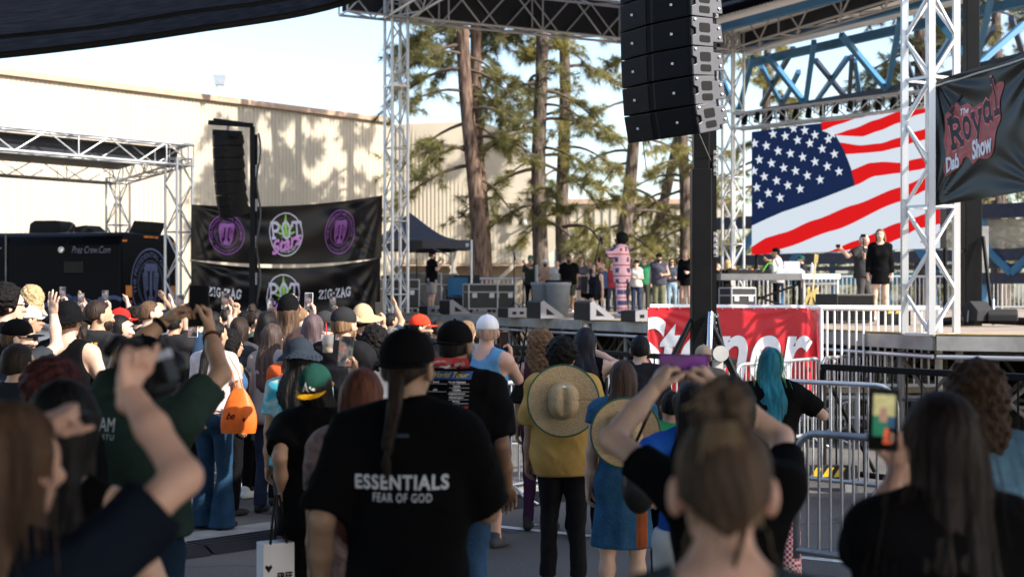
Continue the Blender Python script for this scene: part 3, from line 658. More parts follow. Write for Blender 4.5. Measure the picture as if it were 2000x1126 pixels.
# masts
def mast(name, base, top, w, label, cat='speaker mast'):
    m = empty(name, base, label, cat, 'speaker masts'); b, t = Vector(base), Vector(top); h = (t-b).length
    MB().beam(b, b+V(0, 0, h*.55), w, w).build('outer_tube', M_blackg, m, bevel=.01)
    MB().beam(b+V(0, 0, h*.5), t, w*.8, w*.8).build('inner_tube', M_blackg, m, bevel=.01)
    MB().beam(b+V(w*.55, .04, .1), b+V(w*.55, .04, h*.97), w*.4, w*.5).build('rear_channel', M_black, m)
    for z in (.28, .42, .56, .7, .83):
        MB().box(b+V(w*.72, -.05, h*z), (w*.25, .04, .24)).build('pin_plate', M_steel, m)
        for k in range(4): MB().sphere(b+V(w*.72, -.08, h*z-.09+.06*k), .012, 6, 4).build('bolt', M_galv, m)
    return m
mb_ = P(1369, 0, 13.75); mb_.z = 0
mm = mast('speaker_mast', mb_, V(mb_.x, mb_.y, 5.6), .19, 'tall black speaker mast standing in front of the red banner')
c0 = V(mb_.x, mb_.y, 0)
for q in (V(-.95, -.5, .05), V(.75, -.75, .05), V(.9, .8, .05), V(-.8, .85, .05)):
    rod('outrigger', c0+V(0, 0, .22), c0+q, .05, M_blackg, m if False else mm); rod('strut', c0+V(0, 0, 1.62)+q*.1, c0+q*.92+V(0, 0, .1), .028, M_blackg, mm); MB().lathe([(0, 0), (.09, 0), (.09, .04), (0, .05)], c0+V(q.x, q.y, 0), 12).build('foot_pad', M_steel, mm)
rod('strut', P(1388, 610, 13.6), P(1385, 695, 13.45), .03, mat('chrome', (.5, .5, .55), .15, metal=1), mm); rod('strut', P(1398, 608, 13.7), P(1412, 675, 13.6), .015, M_black, mm)
MB().tube([P(1408, 690, 13.5), P(1408, 690, 13.42)], .075, 24).build('winch_wheel', mat('winch_grey', (.45, .44, .42), .5), mm); MB().box(P(1402, 725, 13.55), (.09, .1, .22)).build('winch_body', mat('winch_grey', (.45, .44, .42)), mm)
lb = P(493, 0, 28.2); lb.z = 0
ml_ = mast('speaker_mast', lb, V(lb.x, lb.y, 5.2), .115, 'thin black speaker mast in front of the black banners')
MB().beam(P(408, 239, 28.4), P(493, 245, 28.1), .07, .09).build('boom', M_black, ml_); MB().beam(P(418, 233, 28.6), P(490, 243, 28.3), .05, .05).build('boom', M_black, ml_)
for q in (V(-.9, -.4, 0), V(.8, -.6, 0), V(.2, .9, 0)): rod('strut', V(lb.x, lb.y, 1.7), V(lb.x, lb.y, .05)+q, .03, M_steel, ml_)
MB().tube([P(505, 260+i*18, 28+.05*math.sin(i)) + V(.04*math.sin(i*.9), 0, 0) for i in range(20)], .02, 6).build('cable', M_cable, ml_, smooth=True)
rp = P(1897, 0, 21.5); rp.z = ZT
mr_ = empty('speaker_mast', rp, 'thick black mast standing on the stage below the dab show banner', 'speaker mast', 'speaker masts')
MB().beam(rp, rp+V(0, 0, 2.6), .25, .25).build('outer_tube', M_blackg, mr_, bevel=.01); MB().beam(rp+V(0, 0, 2.2), rp+V(0, 0, 7.2), .2, .2).build('inner_tube', M_blackg, mr_, bevel=.01)
MB().box(rp+V(.19, -.05, 1.15), (.1, .05, .7)).build('pin_plate', M_steel, mr_)
rod('strut', P(1920, 462, 21.3), P(1937, 610, 21.0), .03, M_blackg, mr_); rod('strut', P(1905, 480, 21.6), P(1868, 495, 21.3), .02, M_blackg, mr_); rod('outrigger', rp+V(0, 0, .1), rp+V(.9, -.5, .06), .06, M_black, mr_); rod('outrigger', rp+V(0, 0, .1), rp+V(-.7, -.5, .06), .06, M_black, mr_); rod('jack', P(1940, 585, 21), P(1940, 633, 20.8), .02, M_galv, mr_)
for i, (px, w_, lab) in enumerate(((1908, .34, 'black floor lamp tilted up at the foot of the thick stage mast'), (1958, .42, 'black floor lamp lying right of the thick stage mast'))):
    o = P(px, 632, 20.9-.1*i); t = empty('floor_lamp', o, lab, 'floor lamp', 'floor lamps on the stage'); Mf = Matrix.Rotation(.5-.8*i, 3, 'Z')
    MB().prism([(-.16, .04), (.10, .04), (.17, .24-.06*i), (-.02, .34-.12*i), (-.17, .2-.06*i)], -w_/2, w_/2, lambda a, z, q: o+Mf @ V(q, a, z)).build('lamp_body', M_dark, t, bevel=.02)
    MB().box(o+V(0, 0, .02), (w_*.9, .2, .04), Mf).build('base', M_black, t); MB().tube([o+Mf @ V(-w_/2-.02, 0, .03), o+Mf @ V(-w_/2-.02, -.02, .2)], .012, 6).build('yoke', M_steel, t)
# ------------------------------------------------------------------ red banner on the front rail
rb = empty('banner', P(1430, 770, 17.9), 'red banner with big white italic lettering hung on the guard rail', 'banner')
M_redv = mat('red_vinyl', (.52, .012, .022), .42, var=.1, vscale=2, trans=.15); M_whp = mat('white_print', (.72, .72, .74), .5, var=.05)
RBn = Banner(P(1265, 600, 17.95), P(1577, 601, 17.95), P(1577, 768, 17.9), P(1266, 700, 17.9)+V(0, 0, -.44), amp=.006, seed=2, folds=22)
RBn.sheet(M_redv, rb, 80, 40)
RB2 = Banner(P(1577, 601, 17.95), P(1607, 603, 18.25), P(1606, 772, 18.2), P(1577, 768, 17.9), amp=.008, seed=5); RB2.sheet(M_redv, rb, 12, 30, 'side_flap')
def on_red(x0, x1, y0, y1, s_, **k):
    "letters between those spots of the banner, cut where the vinyl ends"
    m_ = RBn.w/312; w_, h_ = (x1-x0)*m_, (y1-y0)*m_; sh_ = txt(s_, w_, h_, **k); cx_ = ((x0+x1)/2-1265)/312
    sh_ = [(max(x, .004-cx_*RBn.w), y) for x, y in sh_[0]], sh_[1]
    RBn.put(sh_, cx_, ((y0+y1)/2-600)/169, M_whp, rb, 'lettering', 2.2, ml=.05)
on_red(1230, 1300, 619, 750, 'S', bold=.02, shear=.2, res=12); on_red(1288, 1334, 632, 747, 't', bold=.02, shear=.2, res=12); on_red(1326, 1586, 655, 748, 'oner', bold=.02, shear=.22, res=12)
for i in range(16): MB().sphere(RBn(i/15, .012, .01), .011, 6, 4).build('eyelet', M_galv, rb)
# ------------------------------------------------------------------ the dab show banner
db = empty('banner', P(1900, 400, 16.6), 'black banner with red splash lettering roped to the right truss column', 'banner')
DB = Banner(P(1828, 158, 16.75), P(2040, 92, 15.6), P(2040, 368, 15.6), P(1821, 403, 16.75), amp=.02, seed=.5, folds=16)
M_vinyl2 = mat('dark_olive_vinyl', (.016, .0155, .013), .3, var=.15, vscale=2, spec=.5)
DB.sheet(M_vinyl2, db)
M_spl = mat('faded_red_print', (.36, .085, .075), .5, var=.3, vscale=14); M_blkp = mat('black_print', (.012, .012, .012), .5); M_rout = mat('red_outline', (.75, .16, .16), .5)
pts = [(-.48, .30), (-.38, .40), (-.30, .44), (-.26, .36), (-.12, .38), (-.02, .30), (.1, .33), (.28, .36), (.36, .52), (.46, .55), (.50, .50), (.44, .30), (.47, .05), (.40, -.12), (.36, -.36), (.28, -.48), (.12, -.46), (.02, -.52), (-.06, -.42), (-.14, -.40), (-.2, -.50), (-.34, -.58), (-.46, -.62), (-.5, -.52), (-.46, -.3), (-.52, -.1), (-.5, .12)]
S = .78
def smooth_poly(p, k=5):
    o = []; n = len(p)
    for i in range(n):
        a, b, c, d = [Vector(p[(i+j-1) % n]) for j in range(4)]
        for q in range(k):
            f = q/k; v = .5*((2*b)+(c-a)*f+(2*a-5*b+4*c-d)*f*f+(3*b-a-3*c+d)*f**3); o.append((v.x, v.y))
    return o
pts = smooth_poly(pts)
sh = ([(0, 0)]+pts, [(0, i+1, (i+1) % len(pts)+1) for i in range(len(pts))])
DB.put(xf(sh, 0, 0, S, S*1.04), .375, .45, M_spl, db, 'splash_print', 1)
def royal(sw):
    x = -.4; o = []
    for c, dy, w in (('R', -.18, .21), ('o', -.12, .16), ('y', -.10, .17), ('a', -.03, .17), ('l', .02, .12)):
        for st in SLAB[c]: o.append(xf(stroke(st, sw), x, dy, w, .36, rot=R(3)))
        x += w+.012
    return merge(*o)
sr = lambda q: xf(q, 0, .02, S, S*1.25, rot=R(8))
DB.put(sr(royal(.34)), .375, .45, M_rout, db, 'letter_outline', 1.8, ml=.03); DB.put(sr(royal(.21)), .375, .45, M_blkp, db, 'lettering', 2.6, ml=.03)
DB.put(xf(stroke([(0, 0), (.08, .05), (.03, .09), (.12, .14), (.08, .17), (.2, .26)], .035), -.35, .16, .8, 1), .375, .45, M_blkp, db, 'letter_flourish', 2.6)
DB.put(xf(txt('The', .13, .1, shear=.4, bold=.02), -.12, .22, S, rot=R(10)), .375, .45, M_whp, db, 'lettering', 3)
DB.put(xf(txt('Dab', .26, .19, shear=.4, bold=.035), -.27, -.36, S, S*1.2, rot=R(12)), .375, .45, M_whp, db, 'lettering', 3)
DB.put(xf(txt('Show', .36, .24, shear=.4, bold=.035), .13, -.24, S, S*1.2, rot=R(12)), .375, .45, M_whp, db, 'lettering', 3)
MB().tube([DB(i/40, .045, .012) for i in range(41)], .013, 6).build('fold_highlight', mat('fold_highlight', (.42, .40, .36), .5), db, smooth=True)  # pale tube painted in as the highlight along the banner's folded top edge
MB().tube([DB(0, 0), P(1815, 165, 16.95)], .006, 5).build('rope', M_white, db); MB().tube([DB(0, 1), P(1812, 405, 16.95)], .006, 5).build('rope', M_white, db)
# ------------------------------------------------------------------ flag screen
sTL, sTR, sBR, sBL = P(1470, 258, 40.6), P(1838, 204, 35.0), P(1838, 485, 35.0), P(1470, 497, 40.6)
sTR.z = sTL.z; sBR.z = sBL.z
scr = empty('led_screen', (sBL+sBR)/2, 'large video screen showing a waving striped flag with stars', 'screen')
sn = (sTR-sTL).cross(sBL-sTL).normalized(); sn = sn if sn.y < 0 else -sn
def on_scr(px, py, off=0):
    d0 = P(px, py, 1)-V(0, 0, CAMZ); d0 = V(d0.x, 1, d0.z); o = V(0, 0, CAMZ); t = (sTL-o).dot(sn)/d0.dot(sn); p = o+d0*t
    ex = (sTR-sTL).normalized(); u = max(0, min((sTR-sTL).length, (p-sTL).dot(ex))); z = max(sBL.z, min(sTL.z, p.z))
    return V(sTL.x+ex.x*u, sTL.y+ex.y*u, z)+sn*(.03+off)
def led(name, c, e=.62):
    m = mat(name, c, 1, var=0, emit=e, spec=0); m.node_tree.nodes['Principled BSDF'].inputs['Base Color'].default_value = (.01, .01, .01, 1); return m
L_w, L_r, L_b, L_s = led('led_white', (.78, .87, .97), .37), led('led_red', (.86, .010, .012), .36), led('led_blue', (.008, .022, .085), .36), led('led_star', (.82, .88, .97), .385)
ms = MB(); ms.add([sTL, sTR, sBR, sBL, sTL-sn*.2, sTR-sn*.2, sBR-sn*.2, sBL-sn*.2], [(0, 1, 2, 3), (7, 6, 5, 4), (0, 4, 5, 1), (1, 5, 6, 2), (2, 6, 7, 3), (3, 7, 4, 0)]); ms.build('housing', M_black, scr)
def fill(px, name, m, l):
    vs = [on_scr(x, y, .003*l) for x, y in px]; MB().add(vs, [tuple(range(len(vs)))]).build(name, m, scr)
def band(up, lo, name, m, l):
    def smp(c, x):
        for (x0, y0), (x1, y1) in zip(c, c[1:]):
            if x0 <= x <= x1:
                f = (x-x0)/(x1-x0); return y0+(y1-y0)*(f*f*(3-2*f)*.4+f*.6)
        return c[0][1] if x < c[0][0] else c[-1][1]
    x0, x1 = max(up[0][0], lo[0][0]), min(up[-1][0], lo[-1][0]); b = MB(); n = 40
    b.grid(n, 1, lambda u, v: on_scr(x0+(x1-x0)*u, smp(lo if v else up, x0+(x1-x0)*u), .003*l)); b.build(name, m, scr)
fill([(1468, 200), (1845, 150), (1845, 500), (1468, 500)], 'white_field', L_w, 1)
band([(1605, 230), (1660, 215), (1690, 205)], [(1605, 256), (1640, 243), (1690, 226)], 'red_stripe', L_r, 2)
band([(1628, 264), (1670, 251), (1710, 235), (1758, 218), (1845, 200)], [(1628, 264), (1666, 266), (1686, 267), (1718, 256), (1758, 240), (1794, 224), (1845, 210)], 'red_stripe', L_r, 2)
band([(1640, 278), (1682, 284), (1722, 280), (1758, 269), (1794, 256), (1845, 240)], [(1640, 302), (1658, 301), (1690, 299), (1722, 296), (1758, 288), (1794, 276), (1845, 262)], 'red_stripe', L_r, 2)
band([(1660, 334), (1702, 318), (1730, 316), (1758, 318), (1794, 310), (1845, 296)], [(1660, 366), (1672, 362), (1710, 344), (1758, 338), (1794, 332), (1845, 318)], 'red_stripe', L_r, 2)
band([(1468, 482), (1501, 463), (1534, 454), (1591, 430), (1670, 400), (1758, 366), (1845, 330)], [(1468, 506), (1501, 497), (1530, 485), (1630, 450), (1758, 394), (1845, 356)], 'red_stripe', L_r, 2)
band([(1614, 493), (1676, 469), (1757, 435), (1845, 405)], [(1614, 497), (1630, 492), (1738, 474), (1757, 466), (1796, 446), (1845, 436)], 'red_stripe', L_r, 2)
band([(1800, 471), (1845, 452)], [(1800, 474), (1845, 462)], 'red_stripe', L_r, 2)
can_ = [(1468, 250), (1560, 244), (1606, 241), (1608, 256), (1634, 264), (1650, 292), (1664, 328), (1672, 362), (1600, 390), (1560, 404), (1530, 414), (1500, 427), (1468, 441)]
fill(can_, 'star_field', L_b, 3)
for x, y in ((1512, 262), (1536, 266), (1574, 255), (1552, 251), (1594, 264), (1476, 280), (1499, 285), (1522, 295), (1546, 300), (1560, 274), (1584, 280), (1485, 312), (1509, 319), (1533, 328), (1556, 334), (1570, 307), (1594, 316), (1475, 334), (1495, 345), (1519, 353), (1541, 362), (1565, 369), (1579, 343), (1480, 366), (1503, 377), (1526, 386), (1487, 399), (1620, 272), (1608, 291), (1632, 301), (1618, 325), (1641, 335), (1604, 351), (1628, 262)):
    pp = []
    for k in range(10):
        a = math.pi/2+k*math.pi/5+.12; r = 9.6 if k % 2 == 0 else 3.9; pp.append((x+r*math.cos(a)*.93, y-r*math.sin(a)*1.05))
    vs = [on_scr(x, y, .012)]+[on_scr(a, b_, .012) for a, b_ in pp]; MB().add(vs, [(0, i+1, (i+1) % 10+1) for i in range(10)]).build('star', L_s, scr)
rod('frame_leg', sBL-sn*.15, V(sBL.x, sBL.y, ZT)-sn*.15, .05, M_black, scr); rod('frame_leg', sBR-sn*.15, V(sBR.x, sBR.y, ZT)-sn*.15, .05, M_black, scr)
# lighting truss with lamps above the screen
la0, la1 = P(1440, 238, 40.0), P(1815, 178, 35.4); lz = (la0.z+la1.z)/2
lt = truss('lighting_truss', la0, V(la1.x, la1.y, la0.z), .40, .42, M_alu, 'lighting truss hung with small black lamps above the flag screen', 'truss', up=V(0, 0, 1), r=.034, rb=.018, step=.5)
for i in range(13):
    f = (i+.7)/14; p = la0+(V(la1.x, la1.y, la0.z)-la0)*f+V(-.02, -.05, .10+.02*math.sin(i))
    l = empty('stage_lamp', p, 'small black stage lamp clamped along the lighting truss above the screen', 'stage lamp', 'lamps on the lighting truss')
    MB().tube([p+V(0, 0, .05), p+V(-.05, -.06, -.2)], [.07, .085], 12).build('lamp_body', M_black, l); MB().tube([p+V(.12, 0, .12), p+V(.12, 0, -.1)], .015, 6).build('yoke', M_black, l)
# ------------------------------------------------------------------ blue steel hall
M_blue = mat('blue_steel', (.028, .15, .30), .5, var=.15, vscale=2); M_navy = mat('navy_steel', (.02, .03, .065), .5, var=.2); M_soff = mat('white_soffit', (.8, .8, .78), .6, var=.08, vscale=1)
bl = empty('blue_steel_roof', (13, 40, 9), 'wide white roof carried by blue steel trusses behind the stage at the top right', 'roof')
Fz = lambda px, py, dz: P(px, py, dz*FPX/(575-py))
top = lambda px, py: Fz(px, py, 7.33); bot = lambda px, py: Fz(px, py, 6.03); bk = lambda px, py: P(px, py, 6.6*FPX/(575-py)*1.16)
Fa, Fb = top(1462, 124), top(2120, -25); Fa.z = Fb.z = 9.2
sd_ = (Fb-Fa).normalized(); ny = V(-sd_.y, sd_.x, 0); ny = ny if ny.y < 0 or ny.x < 0 else -ny
b = MB(); n = 90
b.grid(n*2, 1, lambda u, v: Fa+(Fb-Fa)*u+ny*(4.5*v)+V(0, 0, .28+.05*(round(u*n*2) % 2)))
b.build('soffit', M_soff, bl)
b = MB(); b.add([Fa-V(0, 0, -.6)+ny*4.5, Fb+V(0, 0, .6)+ny*4.5, Fb+V(0, 0, .6)-ny*.5, Fa+V(0, 0, .6)-ny*.5], [(0, 1, 2, 3)]); b.build('roof_deck', M_navy, bl, solid=.1)
for off, w in ((0, .24), (2.0, .14), (4.4, .2)): MB().beam(Fa+ny*off, Fb+ny*off, .2, w, up=V(0, 0, 1)).build('edge_beam', M_blue, bl)
N1, N2, N3 = bot(1573, 203), bot(1733, 176), bot(1905, 131); N0 = bot(1440, 226); N4 = bot(2075, 92)
for nd, tops in ((N0, ((1400, 130), (1470, 112))), (N1, ((1497, 107), (1590, 82))), (N2, ((1643, 68), (1758, 38))), (N3, ((1830, 40), (1936, -5), (2000, 46))), (N4, ((2010, 10), (2100, -20)))):
    for t in tops: rod('strut', nd, top(*t), .15, M_blue, bl, 'box')
for a, c in ((N0, N1), (N1, N2), (N2, N3), (N3, N4)): rod('bottom_chord', a, c, .16, M_navy, bl, 'box')
for a, c in (((1593, 118), (1655, 195)), ((1655, 113), (1593, 200)), ((1664, 111), (1658, 197)), ((1669, 118), (1681, 193)), ((1549, 95), (1487, 205)), ((1487, 130), (1530, 210)), ((1760, 90), (1790, 175)), ((1860, 70), (1800, 165)), ((1940, 55), (1880, 140)), ((1560, 140), (1520, 220)), ((1975, 35), (2000, 110))):
    rod('rear_strut', bk(*a), bk(*c), .15, M_blue if len(bl.children) % 2 else M_navy, bl, 'box')
gs = empty('steel_grandstand', (13, 44, 1.4), 'navy and blue steel framework behind the stage railing on the right', 'grandstand')
ga, gb = P(1400, 0, 50), P(2150, 0, 40)
for z, w in ((4.35, .42), (3.05, .35), (2.72, .14), (2.35, .32)):
    MB().beam(V(ga.x, ga.y, z), V(gb.x, gb.y, z), .3, w, up=V(0, 0, 1)).build('beam', M_navy, gs)
for f in (0.05, .2, .35, .5, .62, .74, .88):
    p = ga+(gb-ga)*f; rod('post', V(p.x, p.y, .1), V(p.x, p.y, 4.3), .16, M_blue, gs, 'box')
for f, g in ((.02, .14), (.2, .32), (.5, .38), (.62, .52), (.80, .66), (.80, .95)): 
    p, q = ga+(gb-ga)*f, ga+(gb-ga)*g; rod('diagonal', V(p.x, p.y-.2, 2.5), V(q.x, q.y-.2, 4.3), .2, M_blue, gs, 'box')
M_mesh = mat('chain_link', (.30, .29, .26), .6)
b = MB()
for i in range(150):
    p = ga+(gb-ga)*(.6+.4*i/150); b.beam(V(p.x, p.y, 3.25), V(p.x+.35, p.y-.28, 4.1), .012, .012); b.beam(V(p.x+.35, p.y-.28, 3.25), V(p.x, p.y, 4.1), .012, .012)
b.build('chain_link', M_mesh, gs)['kind'] = 'stuff'
M_tarpb = mat('cyan_bunting', (.06, .30, .42), .6, var=.4, vscale=4)
MB().grid(40, 4, lambda u, v: (lambda p: V(p.x+.0, p.y-.35+.05*math.sin(30*u), 2.55-.35*v))(ga+(gb-ga)*(.22+.34*u))).build('cyan_sheet', M_tarpb, gs)
# ------------------------------------------------------------------ railing at the back of the stage
def railing(name, a, b_, z0, h, label, n, m=M_galv):
    a, b_ = Vector(a), Vector(b_); t = empty(name, V((a.x+b_.x)/2, (a.y+b_.y)/2, z0), label, 'railing', 'railings at the back of the stage')
    rod('top_rail', V(a.x, a.y, z0+h), V(b_.x, b_.y, z0+h), .035, m, t); rod('bottom_rail', V(a.x, a.y, z0+.1), V(b_.x, b_.y, z0+.1), .025, m, t)
    for i in range(n+1):
        p = a+(b_-a)*(i/n); rod('bar', V(p.x, p.y, z0+.1 if i % 12 else z0), V(p.x, p.y, z0+h), .016 if i % 12 else .03, m, t)
railing('stage_railing', P(900, 0, 43.2), P(1400, 0, 43.4), ZT, .95, 'grey railing behind the onlookers between the pine trunks', 60)
railing('stage_railing', P(1402, 0, 43.4), P(1760, 0, 43.2), ZT, 1.02, 'grey railing behind the mixing table under the flag screen', 44)
railing('stage_railing', P(1764, 0, 43.2), P(2120, 0, 42.6), ZT, 1.02, 'grey railing behind the thick mast at the right edge', 44)
# ------------------------------------------------------------------ pines
M_bark = mat('pine_bark', (.125, .085, .066), .95, var=.75, vscale=4.5, stretch=(2.5, 2.5, .5), bump=1.0, bscale=12, spec=.1)
M_bark2 = mat('pine_bark_grey', (.105, .082, .068), .95, var=.75, vscale=4.5, stretch=(2.5, 2.5, .5), bump=1.0, bscale=12, spec=.1)
M_need = mat('pine_needles', (.185, .175, .06), .55, var=.4, vscale=.9, island=.4, trans=.5)
M_need2 = mat('pine_needles_yellow', (.30, .265, .085), .55, var=.45, vscale=.9, island=.4, trans=.5)
M_need3 = mat('pine_needles_dark', (.12, .125, .05), .55, var=.4, vscale=.9, island=.4, trans=.25)
M_twig = mat('twig', (.085, .06, .045), .9, var=.3)
TW = 0
def tufts(C_, A_, L, n, w, g):
    "sprays of long needles fanning out round twig ends, all at once"
    C_ = np.repeat(np.asarray(C_, np.float32), n, 0); A_ = np.asarray(A_, np.float32); A_ = A_/np.linalg.norm(A_, axis=1, keepdims=True); A_ = np.repeat(A_, n, 0); m = len(C_)
    d = A_*.6+g.normal(size=(m, 3))*.55; d[:, 2] -= .10; d /= np.linalg.norm(d, axis=1, keepdims=True); l = (L*g.uniform(.6, 1.1, m))[:, None]
    s = np.cross(d, g.normal(size=(m, 3))); s /= np.linalg.norm(s, axis=1, keepdims=True)+1e-9; o = C_+A_*(g.uniform(-.4, .15, m)[:, None]*L)
    vs = np.stack([o-s*w, o+s*w, o+d*l+np.array([0, 0, -.2])*l], 1).reshape(-1, 3); return vs
def tri_mesh(name, vs, m):
    me = bpy.data.meshes.new(name); k = len(vs)//3; me.vertices.add(len(vs)); me.vertices.foreach_set('co', vs.astype(np.float32).ravel()); me.loops.add(len(vs)); me.loops.foreach_set('vertex_index', np.arange(len(vs), dtype=np.int32))
    me.polygons.add(k); me.polygons.foreach_set('loop_start', np.arange(0, 3*k, 3, dtype=np.int32)); me.polygons.foreach_set('loop_total', np.full(k, 3, dtype=np.int32)); me.update(calc_edges=True); me.materials.append(m); return me
def pine(px, py0, px1, py1, d, rad, H, label, seed, limbs, group='pines behind the stage', bark=None, need=None, low=3.0, L=.36, crown_r=3.2, dens=1.0, forced=()):
    g = np.random.default_rng(seed); base = P(px, py0, d); tp = P(px1, py1, d); lean = (tp-base)/max(.1, (tp.z-base.z))
    b0 = base+lean*(0-base.z); t = empty('pine_tree', b0, label, 'pine tree', group)
    ax = lambda z: b0+lean*z+V(.06*math.sin(z*.7+seed), .06*math.cos(z*.6+seed), 0)
    zs = [H*i/22 for i in range(23)]
    MB().tube([ax(z) for z in zs], [rad*(1.18 if z < .6 else 1)*(1-.78*z/H)**.75+.03 for z in zs], 14).build('trunk', bark or M_bark, t, smooth=True)
    tw = MB(); CS = []; AS = []
    items = [(low+(H-low)*(i+.5)/limbs, g.uniform(0, 6.28), None) for i in range(limbs)]+list(forced)
    for z, a, ln in items:
        f = (z-low)/(H-low); ln = ln or crown_r*(1-.75*max(0, f)**1.5)*g.uniform(.55, 1.1); st = ax(min(z, H*.97)); dx, dy = math.cos(a), math.sin(a)
        pts = []; rise = g.uniform(-.1, .35); ph = g.uniform(0, 6)
        for i in range(8):
            s = i/7; pts.append(st+V(dx*ln*s+.12*math.sin(5*s+ph)*ln*.4*-dy, dy*ln*s+.12*math.sin(5*s+ph)*ln*.4*dx, ln*(rise*s-.55*s*s)))
        tw.tube(pts, [.055*(1-.8*i/7)*(.5+ln/4)+.008 for i in range(8)], 5)
        nsub = int((5+ln*4.0)*dens*(.62 if z < 10.5 else 1.25))
        for k in range(nsub):
            s = g.uniform(.3, 1)**.8; i = min(6, int(s*7)); o = pts[i].lerp(pts[i+1], s*7-i)
            sl_ = g.uniform(.25, .8)*(.6+.15*ln); dr = V(dx*.5+g.normal()*.55, dy*.5+g.normal()*.55, g.normal()*.3-.15).normalized(); e = o+dr*sl_+V(0, 0, -.12*sl_)
            tw.tube([o, o.lerp(e, .55)+V(0, 0, .03), e], [.016, .012, .007], 4, cap=False)
            for q in range(3):
                c = np.array(o.lerp(e, .45+.28*q)); CS.append(c+g.normal(size=3)*.06); AS.append(np.array(dr)+g.normal(size=3)*.3)
    tw.build('branches', M_twig, t, smooth=True)['kind'] = 'stuff'
    me = tri_mesh('crown', tufts(CS, AS, L, 38, .0095, g)-np.array(b0), need or M_need)
    link('crown', me, t)['kind'] = 'stuff'
    return t
pine(937, 530, 902, 20, 47.5, .27, 21, 'thick leaning pine trunk nearest the white canopy leg', 11, 34, low=5.5, crown_r=2.6, dens=1.25, forced=((9.4, 3.0, 2.8), (7.6, 2.9, 2.3), (10.2, 3.5, 2.6), (8.6, 3.3, 2.0), (10.8, 3.0, 2.4), (6.8, 3.2, 1.7), (11.8, 3.6, 2.2), (9.8, 0.2, 1.6)))
pine(945, 530, 926, 40, 49, .24, 20, 'thinner pine trunk close behind the thick leaning one', 12, 22, low=8.5, crown_r=2.2, need=M_need3)
pine(1054, 530, 1056, 60, 49.0, .27, 21, 'straight pine trunk with dead limbs in the middle of the grove', 13, 34, bark=M_bark2, low=4.2, crown_r=2.7, dens=1.1, forced=((5.0, 3.3, 2.2), (6.2, 3.0, 2.8), (9.2, 3.4, 2.4), (7.6, 2.9, 2.0)))
pine(1100, 530, 1101, 60, 51.5, .24, 21, 'straight grey pine trunk just right of the one with dead limbs', 14, 32, bark=M_bark2, need=M_need2, low=4.0, crown_r=2.9, dens=1.0, forced=((7.2, .2, 2.0), (8.2, 5.8, 2.4)))
pine(1218, 520, 1240, 200, 56, .30, 15, 'pine trunk standing behind the pink suited performer', 15, 24, bark=M_bark2, need=M_need2, low=3.4, crown_r=3.0, dens=.9)
pine(1270, 500, 1325, 260, 60, .24, 15, 'pine leaning right between the performer and the mast', 16, 20, bark=M_bark2, need=M_need2, low=3.6, crown_r=2.8, dens=.8)
pine(1338, 520, 1334, 200, 58, .26, 16, 'pine with yellowish needles just left of the tall mast', 17, 24, bark=M_bark2, need=M_need2, low=3.2, crown_r=2.8)
pine(1500, 520, 1497, 120, 60, .26, 15, 'pine behind the sunlit back column and the left end of the screen', 18, 26, bark=M_bark2, need=M_need2, low=4, crown_r=3.0)
pine(1800, 430, 1795, 60, 62, .4, 17, 'large pine behind the blue steelwork above the flag screen', 19, 30, bark=M_bark2, low=6, crown_r=4.4, dens=1.0)
pine(1880, 430, 1885, 60, 60, .3, 15, 'pine trunk behind the square truss column at the right', 20, 24, bark=M_bark2, low=4.5, crown_r=4.0, dens=.9)
pine(1952, 430, 1948, 60, 58, .34, 16, 'pine trunk seen under the dab show banner at the right edge', 21, 30, bark=M_bark2, low=4.0, crown_r=4.2, dens=.9)
pine(2040, 430, 2045, 60, 60, .34, 15, 'pine partly outside the right edge above the chain link', 22, 26, bark=M_bark2, low=3.5, crown_r=4.2)
def hedge(x0, x1, y, z0, z1, seed, n, label, need):
    g = np.random.default_rng(seed); cs = [[g.uniform(x0, x1), y+g.normal()*1.2, z0+(z1-z0)*g.uniform(0, 1)**1.2] for i in range(n)]
    me = tri_mesh('undergrowth', tufts(cs, g.normal(size=(n, 3))+[0, 0, .4], .45, 18, .02, g), need); return tag(link('undergrowth', me), label, 'undergrowth', kind='stuff')
hedge(2.5, 13, 68, 0, 5.2, 31, 1500, 'loose green undergrowth behind the stage between the pines', M_need2)
hedge(13, 30, 70, 0, 10, 32, 3200, 'dark green undergrowth behind the steel grandstand', M_need)
